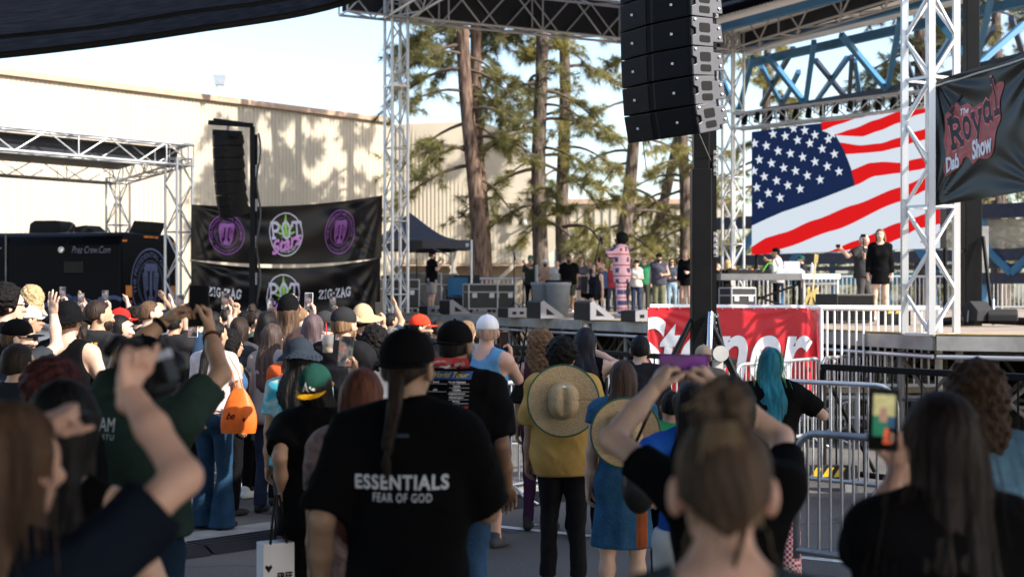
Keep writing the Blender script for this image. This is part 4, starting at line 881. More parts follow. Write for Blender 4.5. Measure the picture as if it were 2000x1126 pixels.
# ------------------------------------------------------------------ stage gear
M_wside = mat('wedge_side_grey', (.15, .15, .17), .5, var=.1); M_case = mat('case_black', (.012, .012, .013), .5, spec=.3, var=.2); M_caseg = mat('case_grey', (.06, .06, .065), .5, var=.2); M_edge = mat('case_edge', (.30, .31, .33), .4, metal=.5)
fs_ = V(-.83, -.558, 0).normalized(); rs_ = V(.43, -.90, 0)
def wedge(px, py, d, w, label, flat=False):
    o = P(px, py, d); o.z = ZT+.005; t = empty('stage_monitor', o, label, 'stage monitor', 'monitors along the stage front'); back = -fs_
    if flat: pr = [(0, 0), (0, .19), (.12, .2), (.5, .2), (.5, 0)]
    else: pr = [(0, 0), (0, .32), (.07, .355), (.56, .05), (.56, 0)]
    MB().prism(pr, 0, w, lambda y, z, s: o+back*y+rs_*s+V(0, 0, z)).build('cabinet', M_case, t, bevel=.01)
    sc = [(a*.985+.004, b*.985+.002) for a, b in pr]
    MB().prism(sc, w+.001, w+.012, lambda y, z, s: o+back*y+rs_*s+V(0, 0, z)).build('side_panel', M_wside, t)
    if not flat:
        MB().prism([(.14, .07), (.34, .07), (.14, .2)], w+.012, w+.016, lambda y, z, s: o+back*y+rs_*s+V(0, 0, z)).build('handle_recess', M_black, t)
    else:
        for k in range(2): MB().prism([(.1+.18*k, .06), (.2+.18*k, .06), (.2+.18*k, .12), (.1+.18*k, .12)], w+.012, w+.016, lambda y, z, s: o+back*y+rs_*s+V(0, 0, z)).build('connector', M_black, t)
    return t
wedge(858, 612, 33.6, .62, 'wedge monitor at the feet of the filming man in grey shorts')
wedge(818, 611, 34.3, .55, 'low flat black box left of the leftmost wedge monitor', True)
wedge(1028, 619, 28.2, .62, 'wedge monitor with grey side in front of the grey bins')
wedge(972, 617, 29.4, .5, 'low flat black box between the bins and the flight cases', True)
wedge(1120, 622, 26.6, .64, 'wedge monitor with grey side directly before the pink suited performer')
wedge(1212, 627, 25.0, .5, 'low flat black box at the stage edge beside the red banner', True)
def case(px, py, d, w, dp, h, label, m=None, rot=0.4, group='flight cases at the back of the stage'):
    o = P(px, py, d); o.z = ZT+.01; t = empty('flight_case', o, label, 'flight case', group); M = Matrix.Rotation(rot, 3, 'Z')
    MB().box(o+V(0, 0, h/2+.1), (w, dp, h), M).build('shell', m or M_case, t, bevel=.01)
    for sx in (-1, 1):
        for sy in (-1, 1): rod('corner_edge', o+M @ V(sx*w/2, sy*dp/2, .1), o+M @ V(sx*w/2, sy*dp/2, h+.1), .022, M_edge, t)
    for z in (.1, h*.68+.1, h+.1):
        for sx in (-1, 1): rod('edge', o+M @ V(sx*w/2, -dp/2, z), o+M @ V(sx*w/2, dp/2, z), .02, M_edge, t); rod('edge', o+M @ V(-w/2, sx*dp/2, z), o+M @ V(w/2, sx*dp/2, z), .02, M_edge, t)
    for f in (-.3, .3): MB().box(o+M @ V(f*w, -dp/2-.012, h*.55+.1), (.12, .02, .12), M).build('latch', M_edge, t)
    for sx in (-1, 1):
        for sy in (-1, 1): MB().sphere(o+M @ V(sx*w*.4, sy*dp*.4, .05), .05, 8, 5).build('caster', M_rubber, t)
    return t
case(778, 606, 37.5, .95, .7, .75, 'black flight case behind the tall truss column', rot=.3)
case(818, 604, 39.5, 1.1, .7, .95, 'tall grey flight case behind the filming man', M_caseg, rot=.3)
case(868, 600, 41.5, .6, .6, .95, 'narrow grey flight case with pale edges left of the blue chair', M_caseg, rot=.3)
case(938, 604, 36.5, .75, .65, .62, 'wide black flight case right of the canopy leg', rot=.25)
case(978, 603, 36.8, .6, .6, .62, 'square black flight case beside the speaker stand', rot=.25)
case(1440, 597, 31, .6, .5, .5, 'black equipment case under the mixing table', rot=.4)
o = P(1650, 640, 23.5); o.z = ZT; t = empty('equipment_box', o, 'dark grey subwoofer box right of the red banner behind the white rail', 'equipment box'); Mq = Matrix.Rotation(.4, 3, 'Z')
MB().box(o+V(0, 0, .25), (.75, .6, .46), Mq).build('cabinet', M_case, t, bevel=.012); MB().box(o+Mq @ V(0, -.303, .25), (.68, .01, .40), Mq).build('grille', M_grille, t)
for sx in (-.25, .25): MB().box(o+Mq @ V(sx, 0, .01), (.08, .5, .025), Mq).build('foot', M_rubber, t)
# dark boards, chair, bins
for px, py, d, w, h, lab in ((912, 590, 41, .75, .98, 'dark panel propped by the canopy leg'), (884, 590, 43, .8, .9, 'dark panel behind the blue folding chair')):
    o = P(px, py, d); o.z = ZT; t = empty('screen_panel', o, lab, 'panel', 'dark panels by the canopy'); MB().box(o+V(0, 0, h/2+.05), (w, .06, h)).build('panel', M_case, t, bevel=.01); rod('foot', o+V(-w*.4, -.2, .02), o+V(-w*.4, .2, .02), .03, M_black, t); rod('foot', o+V(w*.4, -.2, .02), o+V(w*.4, .2, .02), .03, M_black, t)
o = P(893, 603, 39.5); o.z = ZT; ch = empty('folding_chair', o, 'blue canvas folding chair beside the canopy leg', 'chair'); M_bch = mat('blue_canvas', (.015, .10, .22), .7)
MB().grid(6, 6, lambda u, v: o+V(-.28+.56*u, .18+.14*(1-v), .45+.5*(1-v))).build('backrest', M_bch, ch, solid=.02); MB().grid(6, 6, lambda u, v: o+V(-.28+.56*u, -.25+.45*v, .44-.04*math.sin(3.1*u))).build('seat', M_bch, ch, solid=.02)
for sx in (-1, 1):
    rod('leg', o+V(sx*.28, -.28, 0), o+V(sx*.28, .25, .5), .014, M_black, ch); rod('leg', o+V(sx*.28, .28, 0), o+V(sx*.28, -.25, .62), .014, M_black, ch)
M_bin = mat('bin_grey', (.20, .21, .22), .5, var=.1)
for i, (px, d) in enumerate(((1062, 31.5), (1090, 31.0))):
    o = P(px, 600, d); o.z = ZT; t = empty('waste_bin', o, ('grey plastic bin with its lid raised behind the wedge monitor', 'grey plastic bin with black rim right of the open one')[i], 'bin', 'grey bins on the stage')
    MB().lathe([(.0, 0), (.21, 0), (.27, .66), (.29, .68), (.29, .74), (.25, .74), (.20, .05)], o, 20).build('barrel', M_bin, t, smooth=True)
    MB().box(o+V(-.16 if i == 0 else 0, .05, .93 if i == 0 else .76), (.06 if i == 0 else .56, .5, .4 if i == 0 else .05)).build('lid', M_bin if i == 0 else M_black, t, bevel=.02)
# canopy tent
M_tent = mat('tent_fabric', (.035, .037, .052), .7, var=.12, vscale=2)
o = P(838, 0, 40.5); o.z = ZT; tn = empty('canopy_tent', o, 'grey peaked pop up canopy beside the tall truss column', 'canopy tent'); ca = .22; M3 = Matrix.Rotation(ca, 3, 'Z')
zr, hw = 1.98, 1.5; cc = o+V(-.55, 0, 0); cor = [cc+M3 @ V(sx*hw, sy*hw, 0) for sx, sy in ((-1, -1), (1, -1), (1, 1), (-1, 1))]; pk = cc+V(0, 0, 2.8)
for i in range(4):
    a, b_ = cor[i]+V(0, 0, zr), cor[(i+1) % 4]+V(0, 0, zr)
    MB().grid(10, 10, lambda u, v: (a.lerp(b_, u)).lerp(pk, v)-V(0, 0, .28*math.sin(math.pi*v)*(1-v)**.3)).build('roof_panel', M_tent, tn, smooth=True)
    MB().grid(14, 3, lambda u, v: a.lerp(b_, u)-V(0, 0, .26*v+.02*math.sin(6.28*u)*v)).build('valance', M_tent, tn, smooth=True)
    rod('leg', cor[i], cor[i]+V(0, 0, zr), .028, M_white, tn); rod('brace', cor[i]+V(0, 0, zr-.4), cor[i].lerp(cor[(i+1) % 4], .28)+V(0, 0, zr-.02), .018, M_white, tn)
MB().box(cor[1].lerp(cor[0], .04)+V(0, -.02, zr-.14), (.09, .01, .09)).build('emblem', M_silver, tn)
o = P(814, 600, 39); o.z = ZT; t = empty('lamp_stand', o, 'thin pole stand with a small black speaker head under the canopy', 'speaker stand')
rod('pole', o, o+V(0, 0, 1.7), .015, M_black, t); MB().prism([(-.15, .3), (.15, .3), (.14, .12), (-.06, .0), (-.13, .0)], -.12, .12, lambda a, z, s: o+V(a, s, 1.65+z)).build('head', M_case, t)
for a in (0, 2.1, 4.2): rod('leg', o+V(0, 0, .4), o+V(.35*math.cos(a), .35*math.sin(a), .02), .012, M_black, t)
o = P(790, 600, 40.5); o.z = ZT; t = empty('folding_table', o, 'dark folding table with gear under the canopy', 'table'); MB().box(o+V(0, 0, .95), (1.3, .6, .12)).build('tabletop', M_case, t)
for sx in (-1, 1): rod('leg', o+V(sx*.6, 0, 0), o+V(sx*.55, 0, .9), .02, M_black, t)
# mic stands
def micstand(px, py, d, h, label, boom=None):
    o = P(px, py, d); o.z = ZT; t = empty('microphone_stand', o, label, 'microphone stand', 'microphone stands'); rod('pole', o+V(0, 0, .1), o+V(0, 0, h), .012, M_black, t)
    for a in (.3, 2.4, 4.5): rod('leg', o+V(0, 0, .3), o+V(.32*math.cos(a), .32*math.sin(a), .01), .01, M_black, t)
    e = o+V(0, 0, h)
    if boom: e2 = e+Vector(boom); rod('boom', e-Vector(boom)*.35, e2, .009, M_black, t); e = e2
    MB().sphere(e+V(0, 0, .03), .035, 10, 6).build('microphone', M_steel, t, smooth=True); rod('mic_body', e, e+V(.03, 0, -.16), .016, M_black, t)
micstand(1004, 603, 34, 1.45, 'upright microphone stand left of the grey bins')
micstand(1164, 612, 29.5, 1.25, 'boom microphone stand reaching up in front of the pink suited performer', (.10, .0, .42))
micstand(1022, 600, 35, .85, 'short microphone stand beside the upright one')
# mixing table
o0, o1 = P(1398, 0, 32), P(1566, 0, 31.2); zt_ = 2.33; mt = empty('mixing_table', V(o0.x, o0.y, ZT), 'long grey topped mixing table on black crossed legs below the flag screen', 'table')
MB().beam(V(o0.x, o0.y, zt_-.06), V(o1.x, o1.y, zt_-.06), .8, .13, up=V(0, 1, 0)).build('tabletop', mat('table_grey', (.14, .14, .145), .5), mt) if False else MB().box(((o0.x+o1.x)/2, 31.6, zt_-.07), (o1.x-o0.x, .8, .14)).build('tabletop', mat('table_grey', (.14, .14, .145), .5), mt)
for x in (o0.x+.03, o1.x-.03):
    for y in (31.25, 31.95): rod('leg', (x, y, ZT), (x, y, zt_-.14), .035, M_black, mt)
rod('cross_brace', (o0.x+.1, 31.25, ZT+.12), (o1.x-.1, 31.25, zt_-.25), .025, M_black, mt); rod('cross_brace', (o0.x+.1, 31.25, zt_-.25), (o1.x-.1, 31.25, ZT+.12), .025, M_black, mt)
wx = P(1567, 0, 31.2); wt = empty('side_table', V(wx.x+.4, 31.6, ZT), 'white topped side table at the right end of the mixing table', 'table')
MB().box((wx.x+.43, 31.6, zt_-.06), (.84, .7, .11)).build('tabletop', M_white, wt)
for x in (wx.x+.06, wx.x+.8): rod('leg', (x, 31.35, ZT), (x, 31.35, zt_-.11), .035, M_alud, wt)
rod('rail', (wx.x+.06, 31.35, zt_-.22), (wx.x+.8, 31.35, zt_-.22), .03, M_alud, wt)
tz = zt_+.002
t = empty('dj_controller', V(P(1465, 0, 31.6).x, 31.5, tz), 'black controller with pads and cables on the mixing table', 'controller'); MB().box((P(1462, 0, 31.6).x, 31.5, tz+.045), (.9, .4, .09)).build('case', M_case, t, bevel=.01)
for i in range(6): MB().lathe([(0, .02), (.05, .02), (.05, 0)], (P(1432, 0, 31.5).x+i*.13, 31.35+.1*(i % 2), tz+.09), 12).build('knob', M_steel if i % 3 else M_lamp, t)
t = empty('laptop', V(P(1550, 0, 31.6).x, 31.4, tz), 'silver laptop and mixer lying on the mixing table', 'laptop'); MB().prism([(-.2, 0), (.2, 0), (.2, .05), (-.2, .12)], -.32, .32, lambda a, z, s: V(P(1540, 0, 31.5).x+s, 31.45-a, tz+z)).build('base', M_silver, t); MB().box((P(1551, 0, 31.5).x, 31.75, tz+.17), (.36, .02, .22)).build('lid', M_silver, t)
for i, (px, h) in enumerate(((1508, .3), (1512, .22), (1586, .25))):
    p = V(P(px, 0, 31.5).x, 31.3+.1*i, tz); single('drink_bottle', MB().lathe([(0, 0), (.035, 0), (.035, h*.7), (.014, h*.85), (.014, h), (0, h)], p, 12), M_white if i < 2 else M_alu, ('tall white bottle on the mixing table in front of the disc jockey', 'short white bottle beside the tall one on the mixing table', 'clear bottle on the white side table')[i], 'bottle', 'bottles on the tables', smooth=True)
MB().tube([V(P(1492, 0, 31.3).x+.3*math.sin(i*.35), 31.25, tz+.05+.22*math.sin(i*.28)) for i in range(14)], .012, 6)
single('green_cable', MB().tube([V(P(1488, 0, 31.3).x+.025*i, 31.22, tz+.03+.2*math.sin(i*.24)) for i in range(14)], .012, 6), mat('green_cable', (.12, .5, .03), .5), 'looped bright green cable on the mixing table', 'cable', smooth=True)
# gold guitar on a stand
o = P(1584, 600, 29.5); o.z = ZT; gt = empty('guitar', o, 'gold electric guitar upright on a stand at the end of the mixing table', 'guitar'); M_gold = mat('gold_top', (.55, .42, .16), .3, metal=.4); M_maple = mat('maple_neck', (.55, .46, .28), .4)
bd = [(-.02, .08), (.10, .07), (.155, .15), (.14, .25), (.10, .32), (.13, .42), (.07, .45), (.03, .40), (-.03, .40), (-.08, .48), (-.13, .43), (-.10, .32), (-.14, .24), (-.15, .14)]
MB().prism(bd, -.025, .025, lambda a, z, s: o+V(a+z*.06, s, z+.16)).build('body', M_gold, gt, bevel=.01); rod('neck', o+V(.03, -.03, .55), o+V(.085, -.03, 1.12), .05, M_maple, gt, 'box', h=.03); MB().prism([(-.04, 0), (.04, 0), (.06, .17), (-.02, .2)], -.012, .012, lambda a, z, s: o+V(.09+a, -.03+s, 1.12+z)).build('headstock', M_gold, gt)
rod('stand_leg', o+V(-.15, -.1, 0), o+V(0, 0, .5), .012, M_black, gt); rod('stand_leg', o+V(.18, -.1, 0), o+V(0, 0, .5), .012, M_black, gt)
# small things under the right rail
o = P(1748, 620, 22); o.z = ZT; t = empty('hazard_box', o, 'small dark box with yellow hazard stripes at the foot of the truss column', 'equipment box'); M_yel = mat('hazard_yellow', (.62, .42, .02), .5)
MB().box(o+V(0, 0, .13), (.4, .3, .26)).build('box', M_case, t)
for i in range(3): MB().add([o+V(-.16+.12*i, -.152, .18), o+V(-.1+.12*i, -.152, .18), o+V(-.04+.12*i, -.152, .26), o+V(-.1+.12*i, -.152, .26)], [(0, 1, 2, 3)]).build('hazard_stripe', M_yel, t)
o = P(1618, 925, 13.4); o.z = 0; t = empty('hazard_beam', o, 'black beam with yellow hazard stripes lying behind the silver barrier', 'steel beam')
MB().box(o+V(.0, .2, .18), (.62, .1, .12)).build('beam', M_case, t)
for i in range(3): MB().add([o+V(-.14+.11*i, .147, .135), o+V(-.08+.11*i, .147, .135), o+V(-.02+.11*i, .147, .225), o+V(-.08+.11*i, .147, .225)], [(0, 1, 2, 3)]).build('hazard_stripe', M_yel, t)
for sx in (-.24, .24): MB().box(o+V(sx, .2, .055), (.12, .2, .11)).build('foot', M_steel, t)
# boxes of white steel under the stage beyond the barrier
# ------------------------------------------------------------------ figures: smooth implicit surfaces turned into meshes
A3 = lambda *a: np.array(a, dtype=np.float32)
def d_rc(p, a, b, r1, r2=None, sq=None):
    r2 = r1 if r2 is None else r2; a = np.asarray(a, np.float32); b = np.asarray(b, np.float32); ba = b-a; pa = p-a
    t = np.clip(pa @ ba/max(1e-9, float(ba @ ba)), 0, 1); q = pa-t[:, None]*ba
    return np.sqrt(np.einsum('ij,ij->i', q, q))-(r1+(r2-r1)*t)
def d_el(p, c, r, M=None):
    q = p-np.asarray(c, np.float32)
    if M is not None: q = q @ M
    r = np.asarray(r, np.float32); k0 = np.sqrt((((q/r))**2).sum(1))+1e-9; k1 = np.sqrt((((q/(r*r)))**2).sum(1))+1e-9
    return k0*(k0-1)/k1
def smin(a, b, k):
    h = np.clip(.5+.5*(b-a)/k, 0, 1); return b+(a-b)*h-k*h*(1-h)
def un(ds, k):
    o = ds[0]
    for d in ds[1:]: o = smin(o, d, k)
    return o
def surf(fn, lo, hi, cell, slack=1.25):
    lo = np.asarray(lo, np.float32); hi = np.asarray(hi, np.float32); q = 4
    nb = np.maximum(1, np.ceil((hi-lo)/(cell*q)).astype(int)); n = nb*q+1
    ax = [lo[i]+cell*q*np.arange(nb[i]+1) for i in range(3)]
    C = fn(np.stack(np.meshgrid(*ax, indexing='ij'), -1).reshape(-1, 3).astype(np.float32)).reshape(nb+1)
    m = np.full(nb, np.inf, np.float32)
    for i in (0, 1):
        for j in (0, 1):
            for k in (0, 1): m = np.minimum(m, np.abs(C[i:nb[0]+i, j:nb[1]+j, k:nb[2]+k]))
    act = m < cell*q*.87*slack
    F = np.repeat(np.repeat(np.repeat(C, q, 0), q, 1), q, 2)[:n[0], :n[1], :n[2]].copy()
    mk = np.zeros(n, bool)
    bi = np.argwhere(act)
    rep = np.repeat(np.repeat(np.repeat(act, q, 0), q, 1), q, 2)
    for i in (0, 1):
        for j in (0, 1):
            for k in (0, 1): mk[i:n[0]-1+i, j:n[1]-1+j, k:n[2]-1+k] |= rep
    ii = np.argwhere(mk)
    if len(ii) == 0: return np.zeros((0, 3)), np.zeros((0, 4), int)
    F[mk] = fn((lo+ii*cell).astype(np.float32))
    S = F < 0
    cs = np.zeros(n-1, np.int8)
    for i in (0, 1):
        for j in (0, 1):
            for k in (0, 1): cs += S[i:n[0]-1+i, j:n[1]-1+j, k:n[2]-1+k]
    mix = (cs > 0) & (cs < 8); ci = np.argwhere(mix)
    if len(ci) == 0: return np.zeros((0, 3)), np.zeros((0, 4), int)
    idx = np.full(n-1, -1, np.int64); idx[mix] = np.arange(len(ci))
    acc = np.zeros((len(ci), 3)); cnt = np.zeros(len(ci))
    corners = [(i, j, k) for i in (0, 1) for j in (0, 1) for k in (0, 1)]
    for a in corners:
        for d in range(3):
            if a[d] == 0:
                b = list(a); b[d] = 1
                fa = F[tuple((ci+a).T)]; fb = F[tuple((ci+b).T)]; x = (fa < 0) != (fb < 0)
                t = fa[x]/(fa[x]-fb[x]); pt = np.tile(np.array(a, float), (x.sum(), 1)); pt[:, d] = t; acc[x] += pt; cnt[x] += 1
    v = lo+(ci+acc/cnt[:, None])*cell
    fs = []
    for d in range(3):
        e, g = (d+1) % 3, (d+2) % 3
        sl0 = [slice(1, -1)]*3; sl0[d] = slice(0, -1); sl1 = list(sl0); sl1[d] = slice(1, None)
        a = S[tuple(sl0)]; b = S[tuple(sl1)]; ch = np.argwhere(a != b)
        if len(ch) == 0: continue
        base = ch.copy(); base[:, e] += 1; base[:, g] += 1
        def cell_at(de, dg):
            q_ = base.copy(); q_[:, e] -= de; q_[:, g] -= dg; return idx[tuple(q_.T)]
        quad = np.stack([cell_at(1, 1), cell_at(0, 1), cell_at(0, 0), cell_at(1, 0)], 1)
        flip = b[tuple(ch.T)]; quad[flip] = quad[flip][:, ::-1]; fs.append(quad)
    return v, np.concatenate(fs)
def to_obj(name, parts, m, parent, smooth=True):
    vs = []; fs = []; n = 0
    for v, f in parts:
        if len(v) == 0: continue
        vs.append(np.asarray(v)); fs.append(np.asarray(f)+n); n += len(v)
    if not n: return None
    V_ = np.concatenate(vs); Fq = np.concatenate(fs)
    me = bpy.data.meshes.new(name); me.vertices.add(len(V_)); me.vertices.foreach_set('co', V_.astype(np.float32).ravel())
    me.loops.add(Fq.size); me.loops.foreach_set('vertex_index', Fq.astype(np.int32).ravel())
    me.polygons.add(len(Fq)); me.polygons.foreach_set('loop_start', np.arange(0, Fq.size, 4, dtype=np.int32)); me.polygons.foreach_set('loop_total', np.full(len(Fq), 4, dtype=np.int32))
    me.update(calc_edges=True); me.validate()
    if smooth: me.polygons.foreach_set('use_smooth', [True]*len(me.polygons))
    me.materials.append(m); return link(name, me, parent)
# hands
def hand_shape(pose, cell):
    cur = {'relax': ((24, 30, 18), 4, .35), 'open': ((6, 8, 6), 11, 1.0), 'phone': ((48, 52, 30), 3, .15), 'fist': ((82, 95, 55), 1, -.3), 'flat': ((3, 4, 3), 1, .2), 'pinch': ((45, 40, 20), 3, -.1)}[pose]
    (c1, c2, c3), sp, th = cur; pr = []
    for i, (x, L_, r) in enumerate(((.031, .072, .0088), (.0105, .080, .009), (-.0105, .074, .0087), (-.031, .058, .0078))):
        o = np.array([x, 0, .084-(.006 if i in (0, 2) else .014 if i == 3 else 0)]); a = R(sp*(1.5-i)); cu = 0; k = 1+.12*i*(pose in ('phone', 'relax'))
        pts = [o*[.75, 1, .5], o]
        for c, f in ((c1, .45), (c2, .31), (c3, .25)):
            cu += R(c*k); d = np.array([math.sin(a)*math.cos(cu), -math.sin(cu), math.cos(cu)*math.cos(a)]); o = o+d*L_*f; pts.append(o)
        for j in range(4): pr.append(('f', pts[j], pts[j+1], r*(1.12-.08*j), r*(1.04-.08*j)))
    tb = np.array([.026, -.006, .022]); d1 = np.array([.50+.35*th, -.42+.1*th, .66]); d1 /= np.linalg.norm(d1); d2 = np.array([.10+.55*th, -.40, .9]); d2 /= np.linalg.norm(d2)
    t1 = tb+d1*.044; t2 = t1+d2*.033; t3 = t2+(d2*.8+np.array([-.25, -.1, .1]))*.026
    def fn(p):
        palm = un([d_el(p, (0, 0, .048), (.043, .0165, .054)), d_rc(p, (0, 0, -.03), (0, 0, .02), .025, .024), d_el(p, (.02, -.008, .035), (.02, .015, .03))], .02)
        fl = None
        for i in range(4):
            g = un([d_rc(p, *q[1:]) for q in pr[4*i:4*i+4]], .006); fl = g if fl is None else np.minimum(fl, g)
        th_ = un([d_rc(p, tb, t1, .0125, .0105), d_rc(p, t1, t2, .0105, .0095), d_rc(p, t2, t3, .0095, .0075)], .006)
        return smin(smin(palm, fl, .008), th_, .009)
    return surf(fn, (-.075, -.11, -.055), (.115, .05, .2), cell)
_hands = {}
def hand(pose, cell):
    k = (pose, cell)
    if k not in _hands: _hands[k] = hand_shape(pose, cell)
    return _hands[k]
SKIN = {'light': (.56, .36, .27), 'pink': (.56, .33, .25), 'tan': (.42, .25, .165), 'olive': (.36, .215, .14), 'brown': (.21, .115, .07), 'dark': (.075, .042, .028)}
def skin(t): return mat('skin_'+t, SKIN[t], .5, var=.10, vscale=9, bump=.06, bscale=120, spec=.35)
def cloth(c, kind='cloth', spec=.05):
    nm = kind+'_%d_%d_%d' % tuple(int(q*999) for q in c)
    if kind == 'denim': return mat(nm, c, .85, var=.35, vscale=5, bump=.35, bscale=60, spec=.1)
    return mat(nm, c, .85, var=.16, vscale=5, bump=.28, bscale=22, spec=spec, distort=.8)
def hairm(c): return mat('hair_%d_%d_%d' % tuple(int(q*999) for q in c), c, .55, var=.6, vscale=26, stretch=(1, 1, .12), bump=.5, bscale=70, spec=.16)
HC = {'black': (.006, .005, .005), 'dark': (.018, .011, .008), 'brown': (.075, .042, .024), 'lbrown': (.17, .10, .055), 'blond': (.38, .27, .14), 'maroon': (.05, .014, .014), 'red': (.09, .028, .016), 'grey': (.45, .43, .40), 'purple': (.075, .05, .055), 'teal': (.015, .14, .19)}
def folds(p, amp, seed):
    x, y, z = p[:, 0], p[:, 1], p[:, 2]
    return amp*(.5*np.sin(13*z+5*np.sin(6*x+seed)+6*y)+.35*np.sin(27*z+14*x*np.sign(math.sin(seed*3)+.01)+4*np.sin(9*y+seed*2))+.3*np.sin(19*x+6*np.sin(7*z+seed))-.9*(1-np.abs(np.sin(8*z+5*x*math.cos(seed)+3*np.sin(5*y+4*x+seed))))**5-.7*(1-np.abs(np.sin(6*x-7*z*math.sin(seed+1)+2.5*np.sin(6*z+seed))))**5)
def rotm(yaw=0, pitch=0, roll=0): return np.array(Matrix.Rotation(yaw, 3, 'Z') @ Matrix.Rotation(pitch, 3, 'X') @ Matrix.Rotation(roll, 3, 'Y'), np.float32)
NPERS = [0]
def person(px, py, d, label, yaw=-20, ex=0.0, z0=0.0, sk='tan', bw=1.0, bd=None, fem=False, group=None, head=(0, 0, 0), lean=0.0,
           L=None, R_=None, shirt=(.012, .012, .013), sleeve=.62, loose=.022, hem=None, tank=False, legs='jeans', lc=(.015, .016, .02), hair='short', hc='dark', hat=None, hatc=(.01, .01, .01), beard=None,
           glasses=False, shoes=(.02, .02, .02), cell=None, skirt=None, pats=None, sit=False, h=None, xb=None, stance=.10, kinds='cloth', back_cut=False):
    """one standing figure; px,py = crown of the head in the photograph, d = distance. L/R_ = arm: None (hangs), 'fwd', 'hip', or dict(t=(px,py,d) or l=(x,y,z), pole, hand, hd, pn)"""
    NPERS[0] += 1; seed = NPERS[0]*1.37
    T = P(px, py, d); base = V(T.x if xb is None else (xb-1000)*d/FPX, d, z0); h = h or (T.z-z0-ex); s = h/1.75; bd = bd or bw**.8
    if sit: s = 1.66/1.75
    yw = R(yaw); t = empty('person', base, label, 'person', group, yw)
    toL = lambda w: np.array(Matrix.Rotation(-yw, 3, 'Z') @ (Vector(w)-base), np.float32)
    cell = cell or (.0095 if d < 4.7 else .0125 if d < 7.5 else .015 if d < 12 else .020 if d < 20 else .024); hcell = max(.006, cell*.58); hh = .0045 if d < 8 else .0065 if d < 14 else .009
    sh = .93 if fem else 1.0; SW = .178*sh*s*(1+(bw-1)*.45)
    zo = (-.45*s if sit else 0)
    J = lambda x, y, z: np.array([x*s, (y)*s-math.tan(lean)*max(0, z-.95)*s, z*s+zo], np.float32)
    hc_ = J(0, .03, 1.632)+A3(0, -math.tan(lean)*.02, 0); RM = rotm(R(head[0]), R(head[1]), R(head[2]))
    nb_ = J(0, -.005, 1.46)
    sho = {-1: np.array([-SW, -.005*s-math.tan(lean)*.47*s, 1.425*s+zo], np.float32), 1: np.array([SW, -.005*s-math.tan(lean)*.47*s, 1.425*s+zo], np.float32)}
    arms = {}; hands = []
    for sd, spec in ((-1, L), (1, R_)):
        S = sho[sd]; l1, l2 = .295*s, .255*s
        if spec is None: spec = dict(l=(sd*(SW/s+.055+.05*(bw-1)), .03, .80), pole=(sd*.3, -1, 0), hand='relax', pn=(-sd, 0, 0))
        elif spec == 'fwd': spec = dict(l=(sd*.10, .30, 1.12), pole=(sd*.6, -.2, -1), hand='phone')
        elif spec == 'hip': spec = dict(l=(sd*.2, .10, 1.0), pole=(sd, -.5, 0), hand='relax')
        elif spec == 'cross': spec = dict(l=(-sd*.08, .20, 1.18), pole=(sd*.8, 0, -1), hand='fist')
        tgt = toL(P(*spec['t'])) if 't' in spec else np.array(spec['l'], np.float32)*s+A3(0, 0, zo)
        hd = spec.get('hd'); hd0 = np.array(hd, np.float32) if hd is not None else None
        w = tgt.copy()
        for _ in range(2):
            v = w-S; D = float(np.linalg.norm(v)); D = max(D, .12)
            if D > (l1+l2)*.998: v = v/D*(l1+l2)*.998; D = (l1+l2)*.998
            w_ = S+v; u = v/np.linalg.norm(v); pole = np.array(spec.get('pole', (sd*.7, -.2, -1)), np.float32); pp = pole-u*(pole @ u); pp /= np.linalg.norm(pp)+1e-6
            ca = (l1*l1+D*D-l2*l2)/(2*l1*D); ca = max(-1, min(1, ca)); E_ = S+u*l1*ca+pp*l1*math.sqrt(1-ca*ca)
            fd = w_-E_; fd = fd/np.linalg.norm(fd); hz = hd0/np.linalg.norm(hd0) if hd0 is not None else fd
            w = tgt-hz*.075*s
        W = w_; arms[sd] = (S, E_.astype(np.float32), W.astype(np.float32))
        pn = np.array(spec.get('pn', (0, -1, 0)), np.float32); pn = pn-hz*(pn @ hz); pn /= np.linalg.norm(pn)+1e-6
        y = -pn; x = np.cross(y, hz); M = np.stack([x, y, hz], 1)
        v, f = hand(spec.get('hand', 'relax'), hh); v = v*[sd, 1, 1]*s*(.93 if fem else 1.0)
        f = f if sd == 1 else f[:, ::-1]
        hands.append((v @ M.T+W, f))
    hipx = .092*s*(.96+.04*bw); st = stance*s
    hips = {-1: J(-.09, 0, .90), 1: J(.09, 0, .90)}
    if sit:
        knees = {q: J(q*.11, .43, .90+.03) for q in (-1, 1)}; ank = {q: J(q*.11+.05*(q > 0), .50, .53) for q in (-1, 1)}
    else:
        knees = {q: np.array([q*(st+.0*s), .018*s, .485*s], np.float32) for q in (-1, 1)}; ank = {q: np.array([q*(st+.01*s), -.03*s, .085*s], np.float32) for q in (-1, 1)}
    tor = [((0, .004, 1.285), (.152*bw*sh, .105*bd, .20)), ((0, .006+.02*(bd-1), 1.09), (.138*bw*(.92 if fem else 1), .10*bd, .17)), ((0, -.005, .95), (.160*(.5+.5*bw), .112*bd, .13))]
    def torso(p, off, k=.06):
        o = [d_el(p, J(*c), np.array(r)*s+off) for c, r in tor]
        o.append(d_rc(p, sho[-1]*[.82, 1, 1]+A3(0, 0, -.012), sho[1]*[.82, 1, 1]+A3(0, 0, -.012), .058*s+off))
        for q in (-1, 1): o.append(d_rc(p, J(0, -.012, 1.485)+A3(q*.035, 0, 0)*s, sho[q]*[.72, 1, 1]+A3(0, -.008, .012)*s, .036*s+off*.6, .042*s+off))
        if fem:
            for q in (-1, 1): o.append(d_el(p, J(q*.072, .085, 1.27), np.array((.062, .055, .06))*s*(.7+.3*bw)+off))
